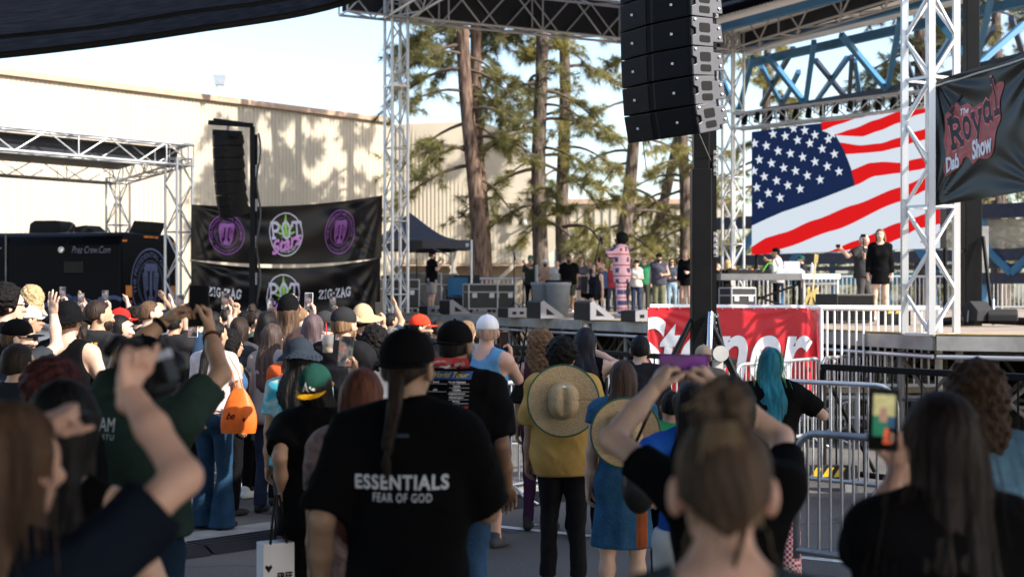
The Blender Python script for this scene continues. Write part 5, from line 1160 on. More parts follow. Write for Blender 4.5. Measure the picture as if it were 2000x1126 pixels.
        for q in (-1, 1): o.append(d_el(p, J(q*.07, -.06, .90), np.array((.075, .07, .085))*s*(.6+.4*bw)+off))
        return un(o, k)
    ar = .8+.2*bw if not fem else .72+.2*bw
    def armd(p, q, off=0):
        S, E_, W = arms[q]
        return un([d_rc(p, S, E_, (.050*ar)*s+off, .040*ar*s+off), d_el(p, S+(E_-S)*.05+A3(-q*.008, 0, 0), np.array((.06*ar, .055*ar, .06*ar))*s+off), d_rc(p, E_, E_*.45+W*.55, .040*ar*s+off, .037*ar*s+off), d_rc(p, E_*.45+W*.55, W, .037*ar*s+off, .0265*s*(.7+.3*ar)+off)], .02)
    def legd(p, q, off=0, cut=False):
        o = [d_rc(p, hips[q], knees[q], .083*s*(.5+.5*bw)+off, .056*s+off)]
        if not cut: o += [d_rc(p, knees[q], knees[q]*.65+ank[q]*.35-A3(0, .012, 0)*s, .052*s+off, .053*s+off), d_rc(p, knees[q]*.65+ank[q]*.35-A3(0, .012, 0)*s, ank[q], .053*s+off, .036*s+off), d_rc(p, ank[q], ank[q]-A3(0, -.02, .05), .036*s+off)]
        return un(o, .03)
    longleg = legs in ('jeans', 'baggy', 'flare', 'slim')
    def bodyf(p):
        o = un([torso(p, 0), d_rc(p, nb_-A3(0, 0, .04)*s, hc_-A3(0, .012, .07)*s, .058*s*(.9 if fem else 1.05), .050*s*(.9 if fem else 1.08))], .05)
        for q in (-1, 1): o = smin(o, armd(p, q), .035)
        if not longleg:
            for q in (-1, 1): o = smin(o, legd(p, q), .03)
        return o
    allp = np.array([arms[q][i] for q in (-1, 1) for i in range(3)]+[hc_, J(-.25*bw, -.2, .84), J(.25*bw, .25, 1.5)]+([] if longleg else [ank[-1]-A3(.1, .1, .09), ank[1]+A3(.1, .12, 0), knees[1]+A3(.12, .1, 0)]))
    lo, hi = allp.min(0)-.11, allp.max(0)+.11
    parts = [surf(bodyf, lo, [hi[0], hi[1], max(hi[2], hc_[2])], cell)]
    hl = lambda p: ((p-hc_) @ RM)/s
    hw = .97 if fem else 1.0
    def headf(p):
        q = hl(p)
        o = un([d_el(q, (0, -.012, .030), (.0745*hw, .094, .088)), d_el(q, (0, .030, -.035), (.058*hw, .062, .075)), d_rc(q, (0, .058, -.088), (0, .066, -.080), .022, .02), d_el(q, (0, .05, .02), (.058*hw, .045, .05))], .03)
        o = smin(o, un([d_rc(q, (0, .090, .012), (0, .112, -.030), .009, .0135), d_el(q, (0, .1, -.033), (.019, .012, .010))], .01), .012)
        for e in (-1, 1):
            o = smin(o, d_el(q, (e*.031, .088, -.022), (.02, .016, .016)), .02)
            o = np.maximum(o, -d_el(q, (e*.030, .106, .008), (.017, .014, .010)))
            ea = np.array([[math.cos(.35*e), -math.sin(.35*e), 0], [math.sin(.35*e), math.cos(.35*e), 0], [0, 0, 1]], np.float32)
            o = smin(o, d_el(q, (e*(.079*hw), -.008, -.008), (.013, .023, .034), ea), .008)
        o = smin(o, d_rc(q, (-.018, .093, -.058), (.018, .093, -.058), .008), .008)
        o = o*s
        return smin(o, d_rc(p, nb_-A3(0, 0, .02)*s, hc_-A3(0, .014, .06)*s, .057*s*(.9 if fem else 1.05), .050*s*(.9 if fem else 1.08)), .02)
    parts.append(surf(headf, hc_-A3(.14, .16, .21)*s, hc_+A3(.14, .19, .15)*s, hcell)); parts += hands
    body = to_obj('body', parts, skin(sk), t); t['height'] = round(h, 2)
    def headpart(name, fn, m, lo_=(-.2, -.25, -.25), hi_=(.2, .2, .25), c=None, world=False):
        l = np.array(lo_)*s; u = np.array(hi_)*s; cs_ = np.array([[x, y, z] for x in (l[0], u[0]) for y in (l[1], u[1]) for z in (l[2], u[2])]) @ RM.T
        return to_obj(name, [surf(lambda p: fn(hl(p))*s, hc_+cs_.min(0), hc_+cs_.max(0), c or hcell)], m, t)
    # face
    if abs(((yaw+head[0]+180) % 360)-180) > 48:
        for e in (-1, 1):
            c = hc_+RM @ A3(e*.030, .0925, .009)*s; MB().sphere(c, .0115*s, 10, 6).build('eye', mat('eye_white', (.6, .58, .55), .3), t, smooth=True, local=True)
            c2 = hc_+RM @ A3(e*.030, .1025, .009)*s; MB().sphere(c2, .0058*s, 8, 5).build('iris', mat('iris', (.03, .02, .015), .2), t, smooth=True, local=True)
            a, b = hc_+RM @ A3(e*.014, .101, .027)*s, hc_+RM @ A3(e*.046, .090, .029)*s; MB().tube([a, (Vector(a)+Vector(b))/2+V(0, 0, .004), b], .0038*s, 6).build('eyebrow', hairm(HC.get(hc, HC['dark']) if hc not in ('teal', 'blond') else HC['brown']), t, local=True)
        MB().tube([hc_+RM @ A3(x, .1025-abs(x)*.25, -.058)*s for x in (-.022, -.01, 0, .01, .022)], [.002*s, .0048*s, .0052*s, .0048*s, .002*s], 6).build('mouth', mat('lips', (.30, .11, .09), .4) if sk not in ('dark', 'brown') else mat('lips_dark', (.12, .045, .04), .4), t, smooth=True, local=True)
    if glasses:
        gm = mat('lens_dark', (.008, .008, .01), .12)
        g = MB()
        for e in (-1, 1): g.sphere(hc_+RM @ A3(e*.033, .108, .008)*s, (.025*s, .014*s, .02*s), 10, 6); g.tube([hc_+RM @ A3(e*.055, .102, .012)*s, hc_+RM @ A3(e*.079*hw, .0, .008)*s], .003*s, 5)
        g.tube([hc_+RM @ A3(-.02, .114, .013)*s, hc_+RM @ A3(.02, .114, .013)*s], .003*s, 5); g.build('sunglasses', gm, t, smooth=True, local=True)
    hcol = HC[hc] if isinstance(hc, str) else hc; hm = hairm(hcol)
    vc_ = .75 if hair in ('bun', 'pony', 'tail', 'braid', 'braids') else .25
    def capf(q, off, front=.055, nape=-.045, am=.004, fr=70):
        o = un([d_el(q, (0, -.014, .032), np.array((.0755*hw, .095, .089))+off), d_el(q, (0, -.05, -.02), np.array((.062*hw, .055, .075))+off*.8)], .03)
        an = np.arctan2(q[:, 0], q[:, 1]+.03); o = o+am*np.sin(an*fr/3+3*np.sin(q[:, 2]*30+seed))*.6
        face = q[:, 1]-(front+.35*(q[:, 2]-.03)); face = np.maximum(face*.75, -(q[:, 2]-.055)*.9+ (q[:, 1]-.02)*.5)
        o = np.maximum(o, np.minimum(face, q[:, 1]-.02+.6*(np.minimum(0, q[:, 2])+.0)))
        return np.maximum(o, nape-.012+np.abs(q[:, 0])*vc_-q[:, 2]+np.maximum(0, q[:, 1]+.02)*1.1)
    flow = lambda q, am, f=95: am*np.sin(f*q[:, 0]+2.2*np.sin(14*q[:, 2]+seed)+30*q[:, 1])+am*.6*np.sin(f*2.3*q[:, 0]-9*q[:, 2]+seed)
    if hair == 'short': headpart('hair', lambda q: capf(q, .009), hm)
    elif hair == 'shaved': headpart('hair', lambda q: capf(q, .0035, am=.001), hm)
    elif hair in ('long', 'xlong', 'mid'):
        ln = {'mid': .30, 'long': .42, 'xlong': .60}[hair]
        def lf(q):
            o = capf(q, .014, nape=-.09, am=.003)
            z = q[:, 2]; wv = .012*np.sin(16*z+seed); pq = q+np.stack([wv, (.20+.22*(bw-1))*np.clip(-z-.10, 0, .34), 0*z], 1)
            bk_ = un([d_el(pq, (0, -.062, -.08), (.088, .055, .14)), d_el(pq, (0, -.085, -.10-ln*.42), (.112 if fem else .09, .048, ln*.56)), d_el(pq, (.045, -.085, -.08-ln*.5), (.05, .042, ln*.52)), d_el(pq, (-.05, -.08, -.06-ln*.46), (.05, .042, ln*.5))], .03)
            for e in (-1, 1): bk_ = smin(bk_, d_rc(pq, (e*.066, -.01, .03), (e*.082, -.03, -.12-ln*.25), .026, .022), .03)
            return smin(o, bk_+flow(q, .0035), .03)
        headpart('hair', lf, hm, (-.2, -.3, -.16-ln*1.05), (.2, .14, .17))
    elif hair in ('curly', 'curlyl', 'afro'):
        rr = {'curly': (.115, .125, .12), 'curlyl': (.12, .12, .13), 'afro': (.145, .15, .145)}[hair]; fz = 55 if hair != 'afro' else 90; am = .011 if hair != 'afro' else .006
        def cf(q):
            o = d_el(q, (0, -.03, .045), rr)
            if hair == 'curlyl': o = un([o, d_el(q, (0, -.055, -.10), (.125, .085, .15)), d_el(q, (0, -.075, -.22), (.11, .065, .12))], .05)
            o = o+am*(np.sin(fz*q[:, 0]+4*np.sin(31*q[:, 2]))*np.sin(fz*q[:, 2]+3*np.sin(27*q[:, 1]+seed))*np.sin(fz*q[:, 1]+2*np.sin(33*q[:, 0])))+.5*am*np.sin(fz*1.9*q[:, 0]+seed)*np.sin(fz*1.7*q[:, 2])
            return np.maximum(o, np.minimum(q[:, 1]-(.06+.3*(q[:, 2]-.04)), .115-q[:, 2]*0-np.abs(q[:, 0])*0+(q[:, 1]-.12)) if hair == 'afro' else np.maximum(q[:, 1]-.055-.3*(q[:, 2]-.05), -9))
        headpart('hair', cf, mat('curl_%d_%d' % (int(hcol[0]*999), int(hcol[2]*999)), hcol, .6, var=.5, vscale=40, bump=.9, bscale=60, spec=.12), (-.22, -.26, -.36), (.22, .16, .22))
    elif hair in ('pony', 'braid', 'braids', 'bun', 'tail'):
        headpart('hair', lambda q: capf(q, .005, nape=-.05, am=.003), hm)
        if hair == 'bun':
            headpart('bun', lambda q: un([d_el(q, (-.012, -.045, .150), (.036, .036, .036)), d_el(q, (.010, -.055, .14), (.026, .03, .03)), d_el(q, (.0, -.04, .115), (.045, .045, .03))], .02)+.006*np.sin(95*q[:, 0]+60*q[:, 2]+4*np.sin(40*q[:, 1]))+.003*np.sin(170*q[:, 2]-60*q[:, 0]), hm, (-.12, -.18, .05), (.12, .08, .24))
            headpart('stray_lock', lambda q: un([d_rc(q, (.03, -.075, -.04), (.0, -.085, -.15), .008, .003), d_rc(q, (.0, -.085, -.15), (-.03, -.08, -.22), .003, .001)], .01), hm, (-.1, -.14, -.26), (.1, -.02, .0), c=.006)
        elif hair in ('pony', 'tail'):
            ln = .20 if hair == 'pony' else .45
            headpart('ponytail', lambda q: un([d_rc(q, (0, -.10, .02), (0, -.125, -.05), .022, .034), d_el(q+np.stack([0*q[:, 0], .24*np.clip(-q[:, 2]-.1, 0, .35), 0*q[:, 0]], 1), (0, -.125, -.06-ln*.45), (.045 if hair == 'pony' else .036, .042, ln*.55))], .02)+(.008*np.sin(60*q[:, 0]+2*seed)*np.sin(55*q[:, 2]+3*np.sin(40*q[:, 1])) if hair == 'pony' else flow(q, .003)), hm, (-.1, -.34, -.12-ln), (.1, -.04, .1))
        else:
            n = 22 if hair == 'braid' else 1; ln = .235
            bx = ((0, 0),) if hair == 'braid' else ((-.05, 0), (.05, 0))
            for b0, _ in bx:
                pts = []; 
                for i in range(26):
                    f = i/25; zz_ = .0-ln*f
                    for e in (-1, 1): pts.append((b0+.011*e*(1-.3*f)+.015*math.sin(2.2*f), -.104-.110*min(1, f*1.15)**1.2-.006*e*((i % 2)*2-1), zz_-.009*(e > 0), .0165*(1-.42*f)))
                pts += [(b0+.012, -.222, -ln-.02, .010), (b0+.012, -.224, -ln-.045, .016), (b0+.014, -.224, -ln-.07, .013), (b0+.016, -.224, -ln-.09, .006)]
                def bf(q, pts=pts):
                    o = None
                    for x, y, z, r in pts:
                        v = q-A3(x, y, z); v = v*A3(1, 1, .75); dd = np.sqrt((v*v).sum(1))-r; o = dd if o is None else smin(o, dd, .007)
                    return o
                headpart('braid', bf, hm, (b0-.06, -.28, -ln-.12), (b0+.07, -.06, .03), c=max(.005, hcell*.7))
    if beard: headpart('beard', lambda q: np.maximum(un([d_el(q, (0, .035, -.045), (.064, .068, .075)), d_el(q, (0, .062, -.095), (.042, .036, .05))], .02)+.003*np.sin(90*q[:, 0])*np.sin(80*q[:, 2]), np.maximum(q[:, 2]+.028-.6*np.maximum(0, .02-q[:, 1]), -(q[:, 1]+.012))), hairm(HC[beard]), (-.1, -.06, -.18), (.1, .16, .05))
    # hats
    hatm = cloth(hatc, 'hat') if not isinstance(hatc, str) else MATS[hatc]; hats = {}
    if hat in ('cap', 'capback', 'snap'):
        fl = -1 if hat == 'capback' or hat == 'snap' else 1; tz_ = .0
        hats['crown'] = headpart('cap', lambda q: np.maximum(d_el(q, (0, -.012, .045), (.090*hw, .108, .096 if hat != 'snap' else .104))+.0012*np.abs(np.sin(3*np.arctan2(q[:, 0], q[:, 1]+.012))), .024-q[:, 2]+.0*q[:, 1]), hatm, (-.12, -.15, .0), (.12, .13, .17), c=hcell*.85)
        def brim(q):
            y = q[:, 1]*fl; rr = np.sqrt((q[:, 0]/.088)**2+((y-.055)/.115)**2)
            return np.maximum(np.maximum(np.abs(q[:, 2]-(.032-.55*q[:, 0]**2*8*.5-.10*(y-.08)))-.0045, (rr-1)*.085), .06-y)
        hats['brim'] = headpart('brim', brim, hatm, (-.12, -.2 if fl < 0 else .0, -.04), (.12, 0.0 if fl < 0 else .2, .09), c=min(hcell*.8, .006))
        MB().sphere(hc_+RM @ A3(0, -.012, .141 if hat != 'snap' else .149)*s, .007*s, 8, 4).build('button', hatm, t, local=True)
        if hats['brim'] and hats['crown']: hats['brim'].parent = hats['crown']
    elif hat == 'bucket':
        prof = lambda q: np.sqrt((q[:, 0]/hw)**2+((q[:, 1]+.012)*.88)**2)
        headpart('bucket_hat', lambda q: np.minimum(np.maximum(d_el(q, (0, -.012, .04), (.096, .11, .105))+folds(q*2, .002, seed), .02-q[:, 2]), np.maximum(np.abs(q[:, 2]-(.045-.75*(prof(q)-.09)+.012*np.sin(3*np.arctan2(q[:, 0], q[:, 1])+seed)))-.006, np.maximum(prof(q)-.158, .075-prof(q)))), hatm, (-.18, -.2, -.05), (.18, .18, .17), c=min(hcell, .0085))
    elif hat == 'beanie':
        headpart('beanie', lambda q: np.maximum(un([d_el(q, (0, -.02, .055), (.088, .102, .112)), np.maximum(d_el(q, (0, -.016, .03), (.096, .112, .06)), np.abs(q[:, 2]-.025)-.035)], .012)+.0015*np.sin(38*np.arctan2(q[:, 0], q[:, 1])), -.012-q[:, 2]), hatm, (-.12, -.15, -.03), (.12, .12, .2))
    elif hat == 'straw':
        prof = lambda q: np.sqrt(q[:, 0]**2+((q[:, 1]+.01)*.92)**2)
        headpart('straw_hat', lambda q: np.minimum(np.maximum(d_el(q, (0, -.01, .045), (.092, .108, .115))-.0*q[:, 0]+.0018*np.sin(260*q[:, 2]), .02-q[:, 2]), np.maximum(np.abs(q[:, 2]-(.035-.28*(prof(q)-.1)+.016*np.sin(2*np.arctan2(q[:, 0], q[:, 1])+seed)))-.006, np.maximum(prof(q)-.205, .07-prof(q)))), M_straw, (-.24, -.25, -.05), (.24, .24, .2), c=.009)
    # upper garment
    if hem is None: hem = .84
    zc = lambda z: z*s+zo
    def shirtf(p):
        o = torso(p, loose*s)
        if not tank or skirt: pass
        z = p[:, 2]; rx = (.150*bw*sh+loose*1.15)*s; ry = (.105*bd+loose*1.15)*s; ctr = J(0, 0, 1.1)
        yc = ctr[1]-math.tan(lean)*(z-ctr[2])*0; el = (np.sqrt((p[:, 0]/rx)**2+((p[:, 1]-yc)/ry)**2)-1)*min(rx, ry)
        if loose > .017: o = smin(o, np.maximum(el, np.maximum(zc(hem)-z, z-zc(1.32))), .05)
        for q in (-1, 1):
            if tank: continue
            S, E_, W = arms[q]; f = sleeve; a = S; e = E_; r1 = (.056*ar+loose*.8)*s; r2 = (.046*ar+loose*1.25)*s
            if f <= 1.05:
                end = S+(E_-S)*min(f, 1); dr = (E_-S)/np.linalg.norm(E_-S); sl_ = np.maximum(d_rc(p, S, S+(E_-S)*1.1, r1, r2), (p-end) @ dr)
            else:
                end = E_+(W-E_)*(f-1); dr = (W-E_)/np.linalg.norm(W-E_); sl_ = np.minimum(d_rc(p, S, E_, r1, r2), np.maximum(d_rc(p, E_, E_+(W-E_)*1.1, r2, r2*.8), (p-end) @ dr))
            o = smin(o, sl_, .03)
        o = o+folds(p, min(.009, .003+loose*.2), seed)
        if skirt:
            zt2 = zc(.98); k = np.clip((zt2-z)/s, 0, 1); an = np.arctan2(p[:, 0], p[:, 1]); rr = np.sqrt(p[:, 0]**2+(p[:, 1]*1.18)**2)
            sk_ = np.maximum((rr-(.155*(.6+.4*bw)+.20*k*skirt[1])*s-.008*np.sin(9*an+seed)*k*2)*.9, np.maximum(zc(skirt[0])-z, z-zt2)); o = smin(o, sk_, .04); o = np.maximum(o, zc(skirt[0])-z)
        else: o = np.maximum(o, zc(hem)-z+.012*np.sin(5*p[:, 0]+seed))
        if tank:
            for q in (-1, 1): o = np.maximum(o, -(d_el(p, sho[q]+A3(q*.045, 0, -.02)*s, np.array((.085, .14, .15))*s)))
            o = np.maximum(o, -d_el(p, nb_+A3(0, .02, .03)*s, np.array((.085, .15, .10 if not back_cut else .26))*s))
        else: o = np.maximum(o, -d_el(p, nb_+A3(0, .035, .055)*s, np.array((.075, .085, .06))*s))
        return o
    if shirt is not None:
        lo2 = np.array([min(arms[q][i][0] for q in (-1, 1) for i in range(3)), min(arms[q][i][1] for q in (-1, 1) for i in range(3)), zc(min(hem, skirt[0] if skirt else 9))], np.float32)-.16
        hi2 = np.array([max(arms[q][i][0] for q in (-1, 1) for i in range(3)), max(arms[q][i][1] for q in (-1, 1) for i in range(3)), max(arms[q][i][2] for q in (-1, 1) for i in range(2))], np.float32)+.16
        mn, mx_ = J(-.32*bw, -.30, 0), J(.32*bw, .34, 1.56); lo2 = np.minimum(lo2, [mn[0], mn[1], lo2[2]]); hi2 = np.maximum(hi2, [mx_[0], mx_[1], mx_[2]])
        if skirt: lo2[:2] -= .1; hi2[:2] += .1
        nm = 'dress' if skirt and hem is None else 'tank_top' if tank else 'shirt'
        so_ = to_obj('dress' if skirt else nm, [surf(shirtf, lo2, hi2, cell)], shirt if not isinstance(shirt, tuple) else cloth(shirt, kinds), t)
    else: so_ = None
    # lower garment
    if legs:
        wz = .985; lm = lc if not isinstance(lc, tuple) else cloth(lc, 'denim' if legs in ('jeans', 'flare') else 'cloth')
        off, cuff, kr, ar_ = {'jeans': (.010, .06, .062, .060), 'slim': (.006, .08, .056, .046), 'baggy': (.024, .05, .085, .090), 'flare': (.008, .02, .062, .115), 'shorts': (.026, .52, .10, .09), 'sshorts': (.012, .70, .09, .09)}[legs]
        def pantf(p):
            o = un([d_el(p, J(0, -.005, .945), np.array((.162*(.5+.5*bw), .115*bd, .14))*s+off*s)]+[d_el(p, J(q*.07, -.06, .90), np.array((.075, .07, .085))*s*(.6+.4*bw)+off*s) for q in (-1, 1)], .04)
            for q in (-1, 1):
                g = d_rc(p, hips[q], knees[q], (.086*(.5+.5*bw)+off)*s, (max(kr, .054+off))*s)
                if legs not in ('shorts', 'sshorts'): g = smin(g, d_rc(p, knees[q], ank[q]-A3(0, 0, .06), max(kr, .05+off)*s, ar_*s), .02)
                o = smin(o, g, .025)
            o = o+folds(p*A3(1, 1, 1.3), .004, seed+2)
            return np.maximum(np.maximum(o, p[:, 2]-zc(wz)), zc(cuff)-p[:, 2] if not (sit and legs not in ('shorts', 'sshorts')) else -9+0*p[:, 0])
        pts = np.array([J(-.24*bw, -.22, cuff), J(.24*bw, .22, 1.0), knees[-1], knees[1], ank[-1], ank[1]]); a, b = pts.min(0)-.1, pts.max(0)+.1
        a[2] = max(a[2], zc(cuff)-.05) if not sit else a[2]
        to_obj('shorts' if 'shorts' in legs else 'trousers', [surf(pantf, a, b, max(cell, .013))], lm, t)
    if shoes is not None:
        for q in (-1, 1):
            c = ank[q]
            def shf(p): 
                o = un([d_el(p, c+A3(0, -.015, -.045)*s, np.array((.040, .055, .045))*s), d_el(p, c+A3(q*.008, .085, -.052)*s, np.array((.046, .10, .036))*s), d_rc(p, c+A3(0, 0, -.02)*s, c+A3(0, -.005, .015)*s, .042*s)], .02)
                return np.maximum(o, c[2]-.083*s-p[:, 2])
            if d < 14 or z0 > 0: to_obj('shoe', [surf(shf, c-A3(.09, .12, .11), c+A3(.09, .24, .08), .012 if d < 14 else .016)], cloth(shoes, 'shoe', .4), t)
    info = dict(root=t, base=base, yaw=yw, s=s, hc=hc_, RM=RM, arms=arms, sho=sho, shirt=so_, J=J, toL=toL, nb=nb_, SW=SW)
    return info
def bvh(o):
    me = o.data; return BVHTree.FromPolygons([v.co.copy() for v in me.vertices], [tuple(p.vertices) for p in me.polygons])
def back_print(info, shape, x, z, m, name='lettering', off=.004, ml=.03, front=False):
    "print laid on the back of the shirt: x to the viewer's right, z height, both in metres in the person's own frame"
    o = info['shirt']; B = info.setdefault('bvh', bvh(o)); vs, fs = refine(shape[0], shape[1], ml); out = []; sg = -1 if not front else 1
    for u, w in vs:
        q = Vector((x+(u if not front else -u), sg*.8, z+w)); hit = B.ray_cast(q, Vector((0, -sg, 0)))
        out.append((q.x, (hit[0].y+sg*off) if hit[0] else sg*.13, q.z))
    ob = MB().add(out, fs).build(name, m, info['root'], local=True, smooth=True); ob.parent = o; return ob
def strands(info, n, m, start, end, jit=.02, r=.0009, curl=0, seg=9, name='loose_strands'):
    "single hairs: start()/end() give points in head space"
    g = np.random.default_rng(n+int(info['s']*1000)); b = MB(); s = info['s']
    for i in range(n):
        a = np.array(start(g)); e = np.array(end(g, a)); ph = g.uniform(0, 6, 3); pts = []
        for k in range(seg):
            f = k/(seg-1); q = a+(e-a)*f+np.array([math.sin(ph[0]+f*(4+curl)), math.sin(ph[1]+f*(3+curl)), math.sin(ph[2]+3*f)*.3])*jit*f**.7
            pts.append(Vector(info['hc']+info['RM'] @ (q.astype(np.float32))*s))
        b.tube(pts, [r*(1.3-f*.9/seg) for f in range(seg)], 3, cap=False)
    o = b.build(name, m, info['root'], local=True, smooth=True); o['kind'] = 'stuff'; return o
M_straw = mat('straw_weave', (.47, .345, .20), .8, var=.22, vscale=140, bump=.5, bscale=150, detail=2, spec=.2)
# ------------------------------------------------------------------ people and what they hold
M_scr = []
def screen_mat(i):
    k = 'phone_screen_%d' % i
    if k in MATS: return MATS[k]
    m = bpy.data.materials.new(k); m.use_nodes = True; nt = m.node_tree; N = nt.nodes; L = nt.links; b = N['Principled BSDF']
    tc = N.new('ShaderNodeTexCoord'); nz = N.new('ShaderNodeTexNoise'); nz.inputs['Scale'].default_value = 14; nz.inputs['Detail'].default_value = 2
    mp = N.new('ShaderNodeMapping'); mp.inputs['Location'].default_value = (i*3.1, i*1.7, 0); L.new(tc.outputs['Object'], mp.inputs[0]); L.new(mp.outputs[0], nz.inputs['Vector'])
    cr = N.new('ShaderNodeValToRGB'); e = cr.color_ramp; e.elements[0].color = (.01, .01, .012, 1); e.elements[0].position = .36; e.elements[1].color = (.55, .6, .62, 1); e.elements[1].position = .72
    for p, c in ((.46, (.03, .035, .045, 1)), (.53, (.16, .16, .14, 1)), (.57, (.30, .08, .05, 1)), (.61, (.20, .21, .22, 1))): q = e.elements.new(p); q.color = c
    L.new(nz.outputs['Fac'], cr.inputs[0]); L.new(cr.outputs[0], b.inputs['Emission Color']); b.inputs['Emission Strength'].default_value = .5; b.inputs['Base Color'].default_value = (.005, .005, .006, 1); b.inputs['Roughness'].default_value = .12
    MATS[k] = m; return m
NPH = [0]
def phone(px, py, d, label, land=False, tilt=0, yaw=0, case=(.012, .012, .013), pitch=-8, pic=True, sc=1.0):
    NPH[0] += 1; o = P(px, py, d); t = empty('phone', o, label, 'phone', 'phones held up by the crowd')
    M = Matrix.Rotation(R(yaw), 3, 'Z') @ Matrix.Rotation(R(pitch), 3, 'X') @ Matrix.Rotation(R(tilt+(90 if land else 0)), 3, 'Y'); w, h = .076*sc, .156*sc
    MB().box(o, (w, .009, h), M).build('phone_body', cloth(case, 'phone', .5), t, bevel=.003)
    sm = screen_mat(NPH[0] % 7) if pic else M_blackg
    c = o+M @ V(0, -.0052, 0); MB().add([c+M @ V(-w*.46, 0, -h*.475), c+M @ V(w*.46, 0, -h*.475), c+M @ V(w*.46, 0, h*.475), c+M @ V(-w*.46, 0, h*.475)], [(0, 1, 2, 3)]).build('screen', sm, t)
    c = o+M @ V(-w*.25, .006, h*.38); MB().box(c, (.022, .004, .03), M).build('camera_bump', M_black, t)
    return t
def held(px, py, d, sd, up=True, pole=None, land=False, dz=28):
    "arm raised to a phone whose centre is at that spot; the palm sits behind its lower part"
    k = d/FPX; dx = 0
    if land: return dict(t=(px+sd*.075/k, py+.015/k, d+.012), pole=pole or (sd*.9, -.2, -.6), hand='phone', hd=(-sd*.5, .1, .85), pn=(-sd*.75, -.6, 0))
    return dict(t=(px+sd*.035/k, py+.05/k, d+.028), pole=pole or (sd*.7, -.1, -1), hand='phone', hd=(-sd*.12, .12, 1), pn=(-sd*.45, -.9, 0))
BLK = (.004, .004, .0048); NAVY = (.006, .009, .016); CHAR = (.035, .035, .037)
# --- nearest row, out of focus
p1 = person(795, 640, 4.65, 'man in black tee with white lettering across its back, long braid under cap', yaw=-4, ex=.02, sk='olive', bw=1.03, head=(-14, 2, 0), shirt=BLK, sleeve=.95, loose=.030, lc=BLK, hair='braid', hc='dark', hat='capback', hatc=BLK,
            L=dict(l=(-.31, .06, .86), pole=(-.2, -1, 0)), R_=dict(l=(.14, .40, 1.10), pole=(.7, -.5, -1)))
M_tee = mat('tee_print', (.62, .62, .66), .7, var=.08)
zb1 = lambda py: CAMZ-(py-575)*4.45/FPX
back_print(p1, txt('ESSENTIALS', .30, .048, bold=.03, space=1.12), .0, zb1(946), M_tee); back_print(p1, txt('FEAR OF GOD', .19, .028, bold=.008, space=1.15), .005, zb1(976), M_tee)
MB().box(p1['J'](0, -.135, 1.43), (.05, .006, .012)).build('label_tab', cloth((.05, .06, .09)), p1['root'], local=True)
p2 = person(1414, 820, 2.2, 'woman with fair brown hair in a messy bun and bare shoulders, nearest the camera', yaw=-3, sk='pink', fem=True, bw=1.1, shirt=(.03, .05, .055), tank=True, loose=.008, lc=NAVY, hair='bun', hc=(.052, .031, .020), back_cut=True, shoes=None)
hmat = hairm((.34, .24, .15))
strands(p2, 240, hmat, lambda g: (g.uniform(-.058, .058), -.075, g.uniform(-.05, -.01)), lambda g, a: (a[0]*.35-.01, -.09+g.normal()*.006, .12), .007, r=.0010)
strands(p2, 110, hmat, lambda g: (g.normal()*.02-.01, -.05+g.normal()*.02, .14), lambda g, a: (g.normal()*.020-.01, -.05+g.normal()*.02, .165+g.normal()*.016), .008, r=.0007, curl=6)
strands(p2, 18, hmat, lambda g: (g.normal()*.03, -.075, -.05), lambda g, a: (a[0]+g.normal()*.015, -.08, -.13+g.normal()*.02), .010, r=.0006)
ph = phone(1335, 716, 4.4, 'phone in a purple case held sideways in both hands by the woman in black', land=True, case=(.14, .012, .20), pic=False, pitch=0)
MB().box(P(1335, 716, 4.385), (.144, .004, .070)).build('case_back', mat('purple_gloss', (.16, .012, .24), .2, var=.5, vscale=20, coat=.5), ph)
p3 = person(1424, 738, 4.0, 'woman in black dress filming with both arms up, silver clip in her dark hair', yaw=4, sk='light', fem=True, bw=1.12, shirt=BLK, sleeve=.55, loose=.016, legs=None, skirt=(.25, .30), hair='short', hc='black', shoes=BLK,
            L=dict(t=(1298, 722, 4.34), pole=(-1, -.1, -.35), hand='phone', hd=(.5, .25, .8), pn=(.8, .3, -.3)), R_=dict(t=(1376, 722, 4.34), pole=(1, -.1, -.6), hand='phone', hd=(-.5, .25, .8), pn=(-.8, .3, -.3)))
b = MB().sphere(p3['hc']+A3(.01, -.105, .035), (.028, .016, .016), 10, 6); b.build('claw_clip', M_galv, p3['root'], local=True, smooth=True)
p4 = person(1845, 776, 3.25, 'woman with long dark brown hair in black tee holding up a lit phone', yaw=6, sk='pink', fem=True, bw=1.22, shirt=BLK, sleeve=.72, loose=.028, lc=BLK, hair='xlong', hc=(.011, .006, .0045), shoes=None,
            L=held(1725, 818, 3.55, 1, pole=(-.6, -.3, -1)), R_=None)
lp = phone(1725, 818, 3.55, 'lit phone in the left hand of the long haired woman at the lower right', tilt=4, pic=False)
for nm, c, quad in (('stage', (.42, .38, .16), ((-.8, .1), (.8, .1), (.8, .85), (-.8, .85))), ('figure', (.36, .2, .14), ((-.35, -.1), (.25, -.1), (.2, .4), (-.3, .4))), ('crowd', (.02, .16, .09), ((-.8, -.6), (.3, -.6), (.3, .1), (-.8, .1))), ('water', (.02, .07, .14), ((.3, -.3), (.8, -.3), (.8, .2), (.3, .2))), ('orange', (.65, .10, .03), ((-.05, -.85), (.6, -.85), (.35, -.3), (.1, -.3)))):
    Mt = Matrix.Rotation(R(-8), 3, 'X') @ Matrix.Rotation(R(4), 3, 'Y'); MB().add([P(1725, 818, 3.55)+Mt @ V(a*.034, -.0056-.0003*len(nm), b*.072) for a, b in quad], [(0, 1, 2, 3)]).build('screen_picture', mat('lit_'+nm, c, .3, var=.3, vscale=60, emit=.28), lp)
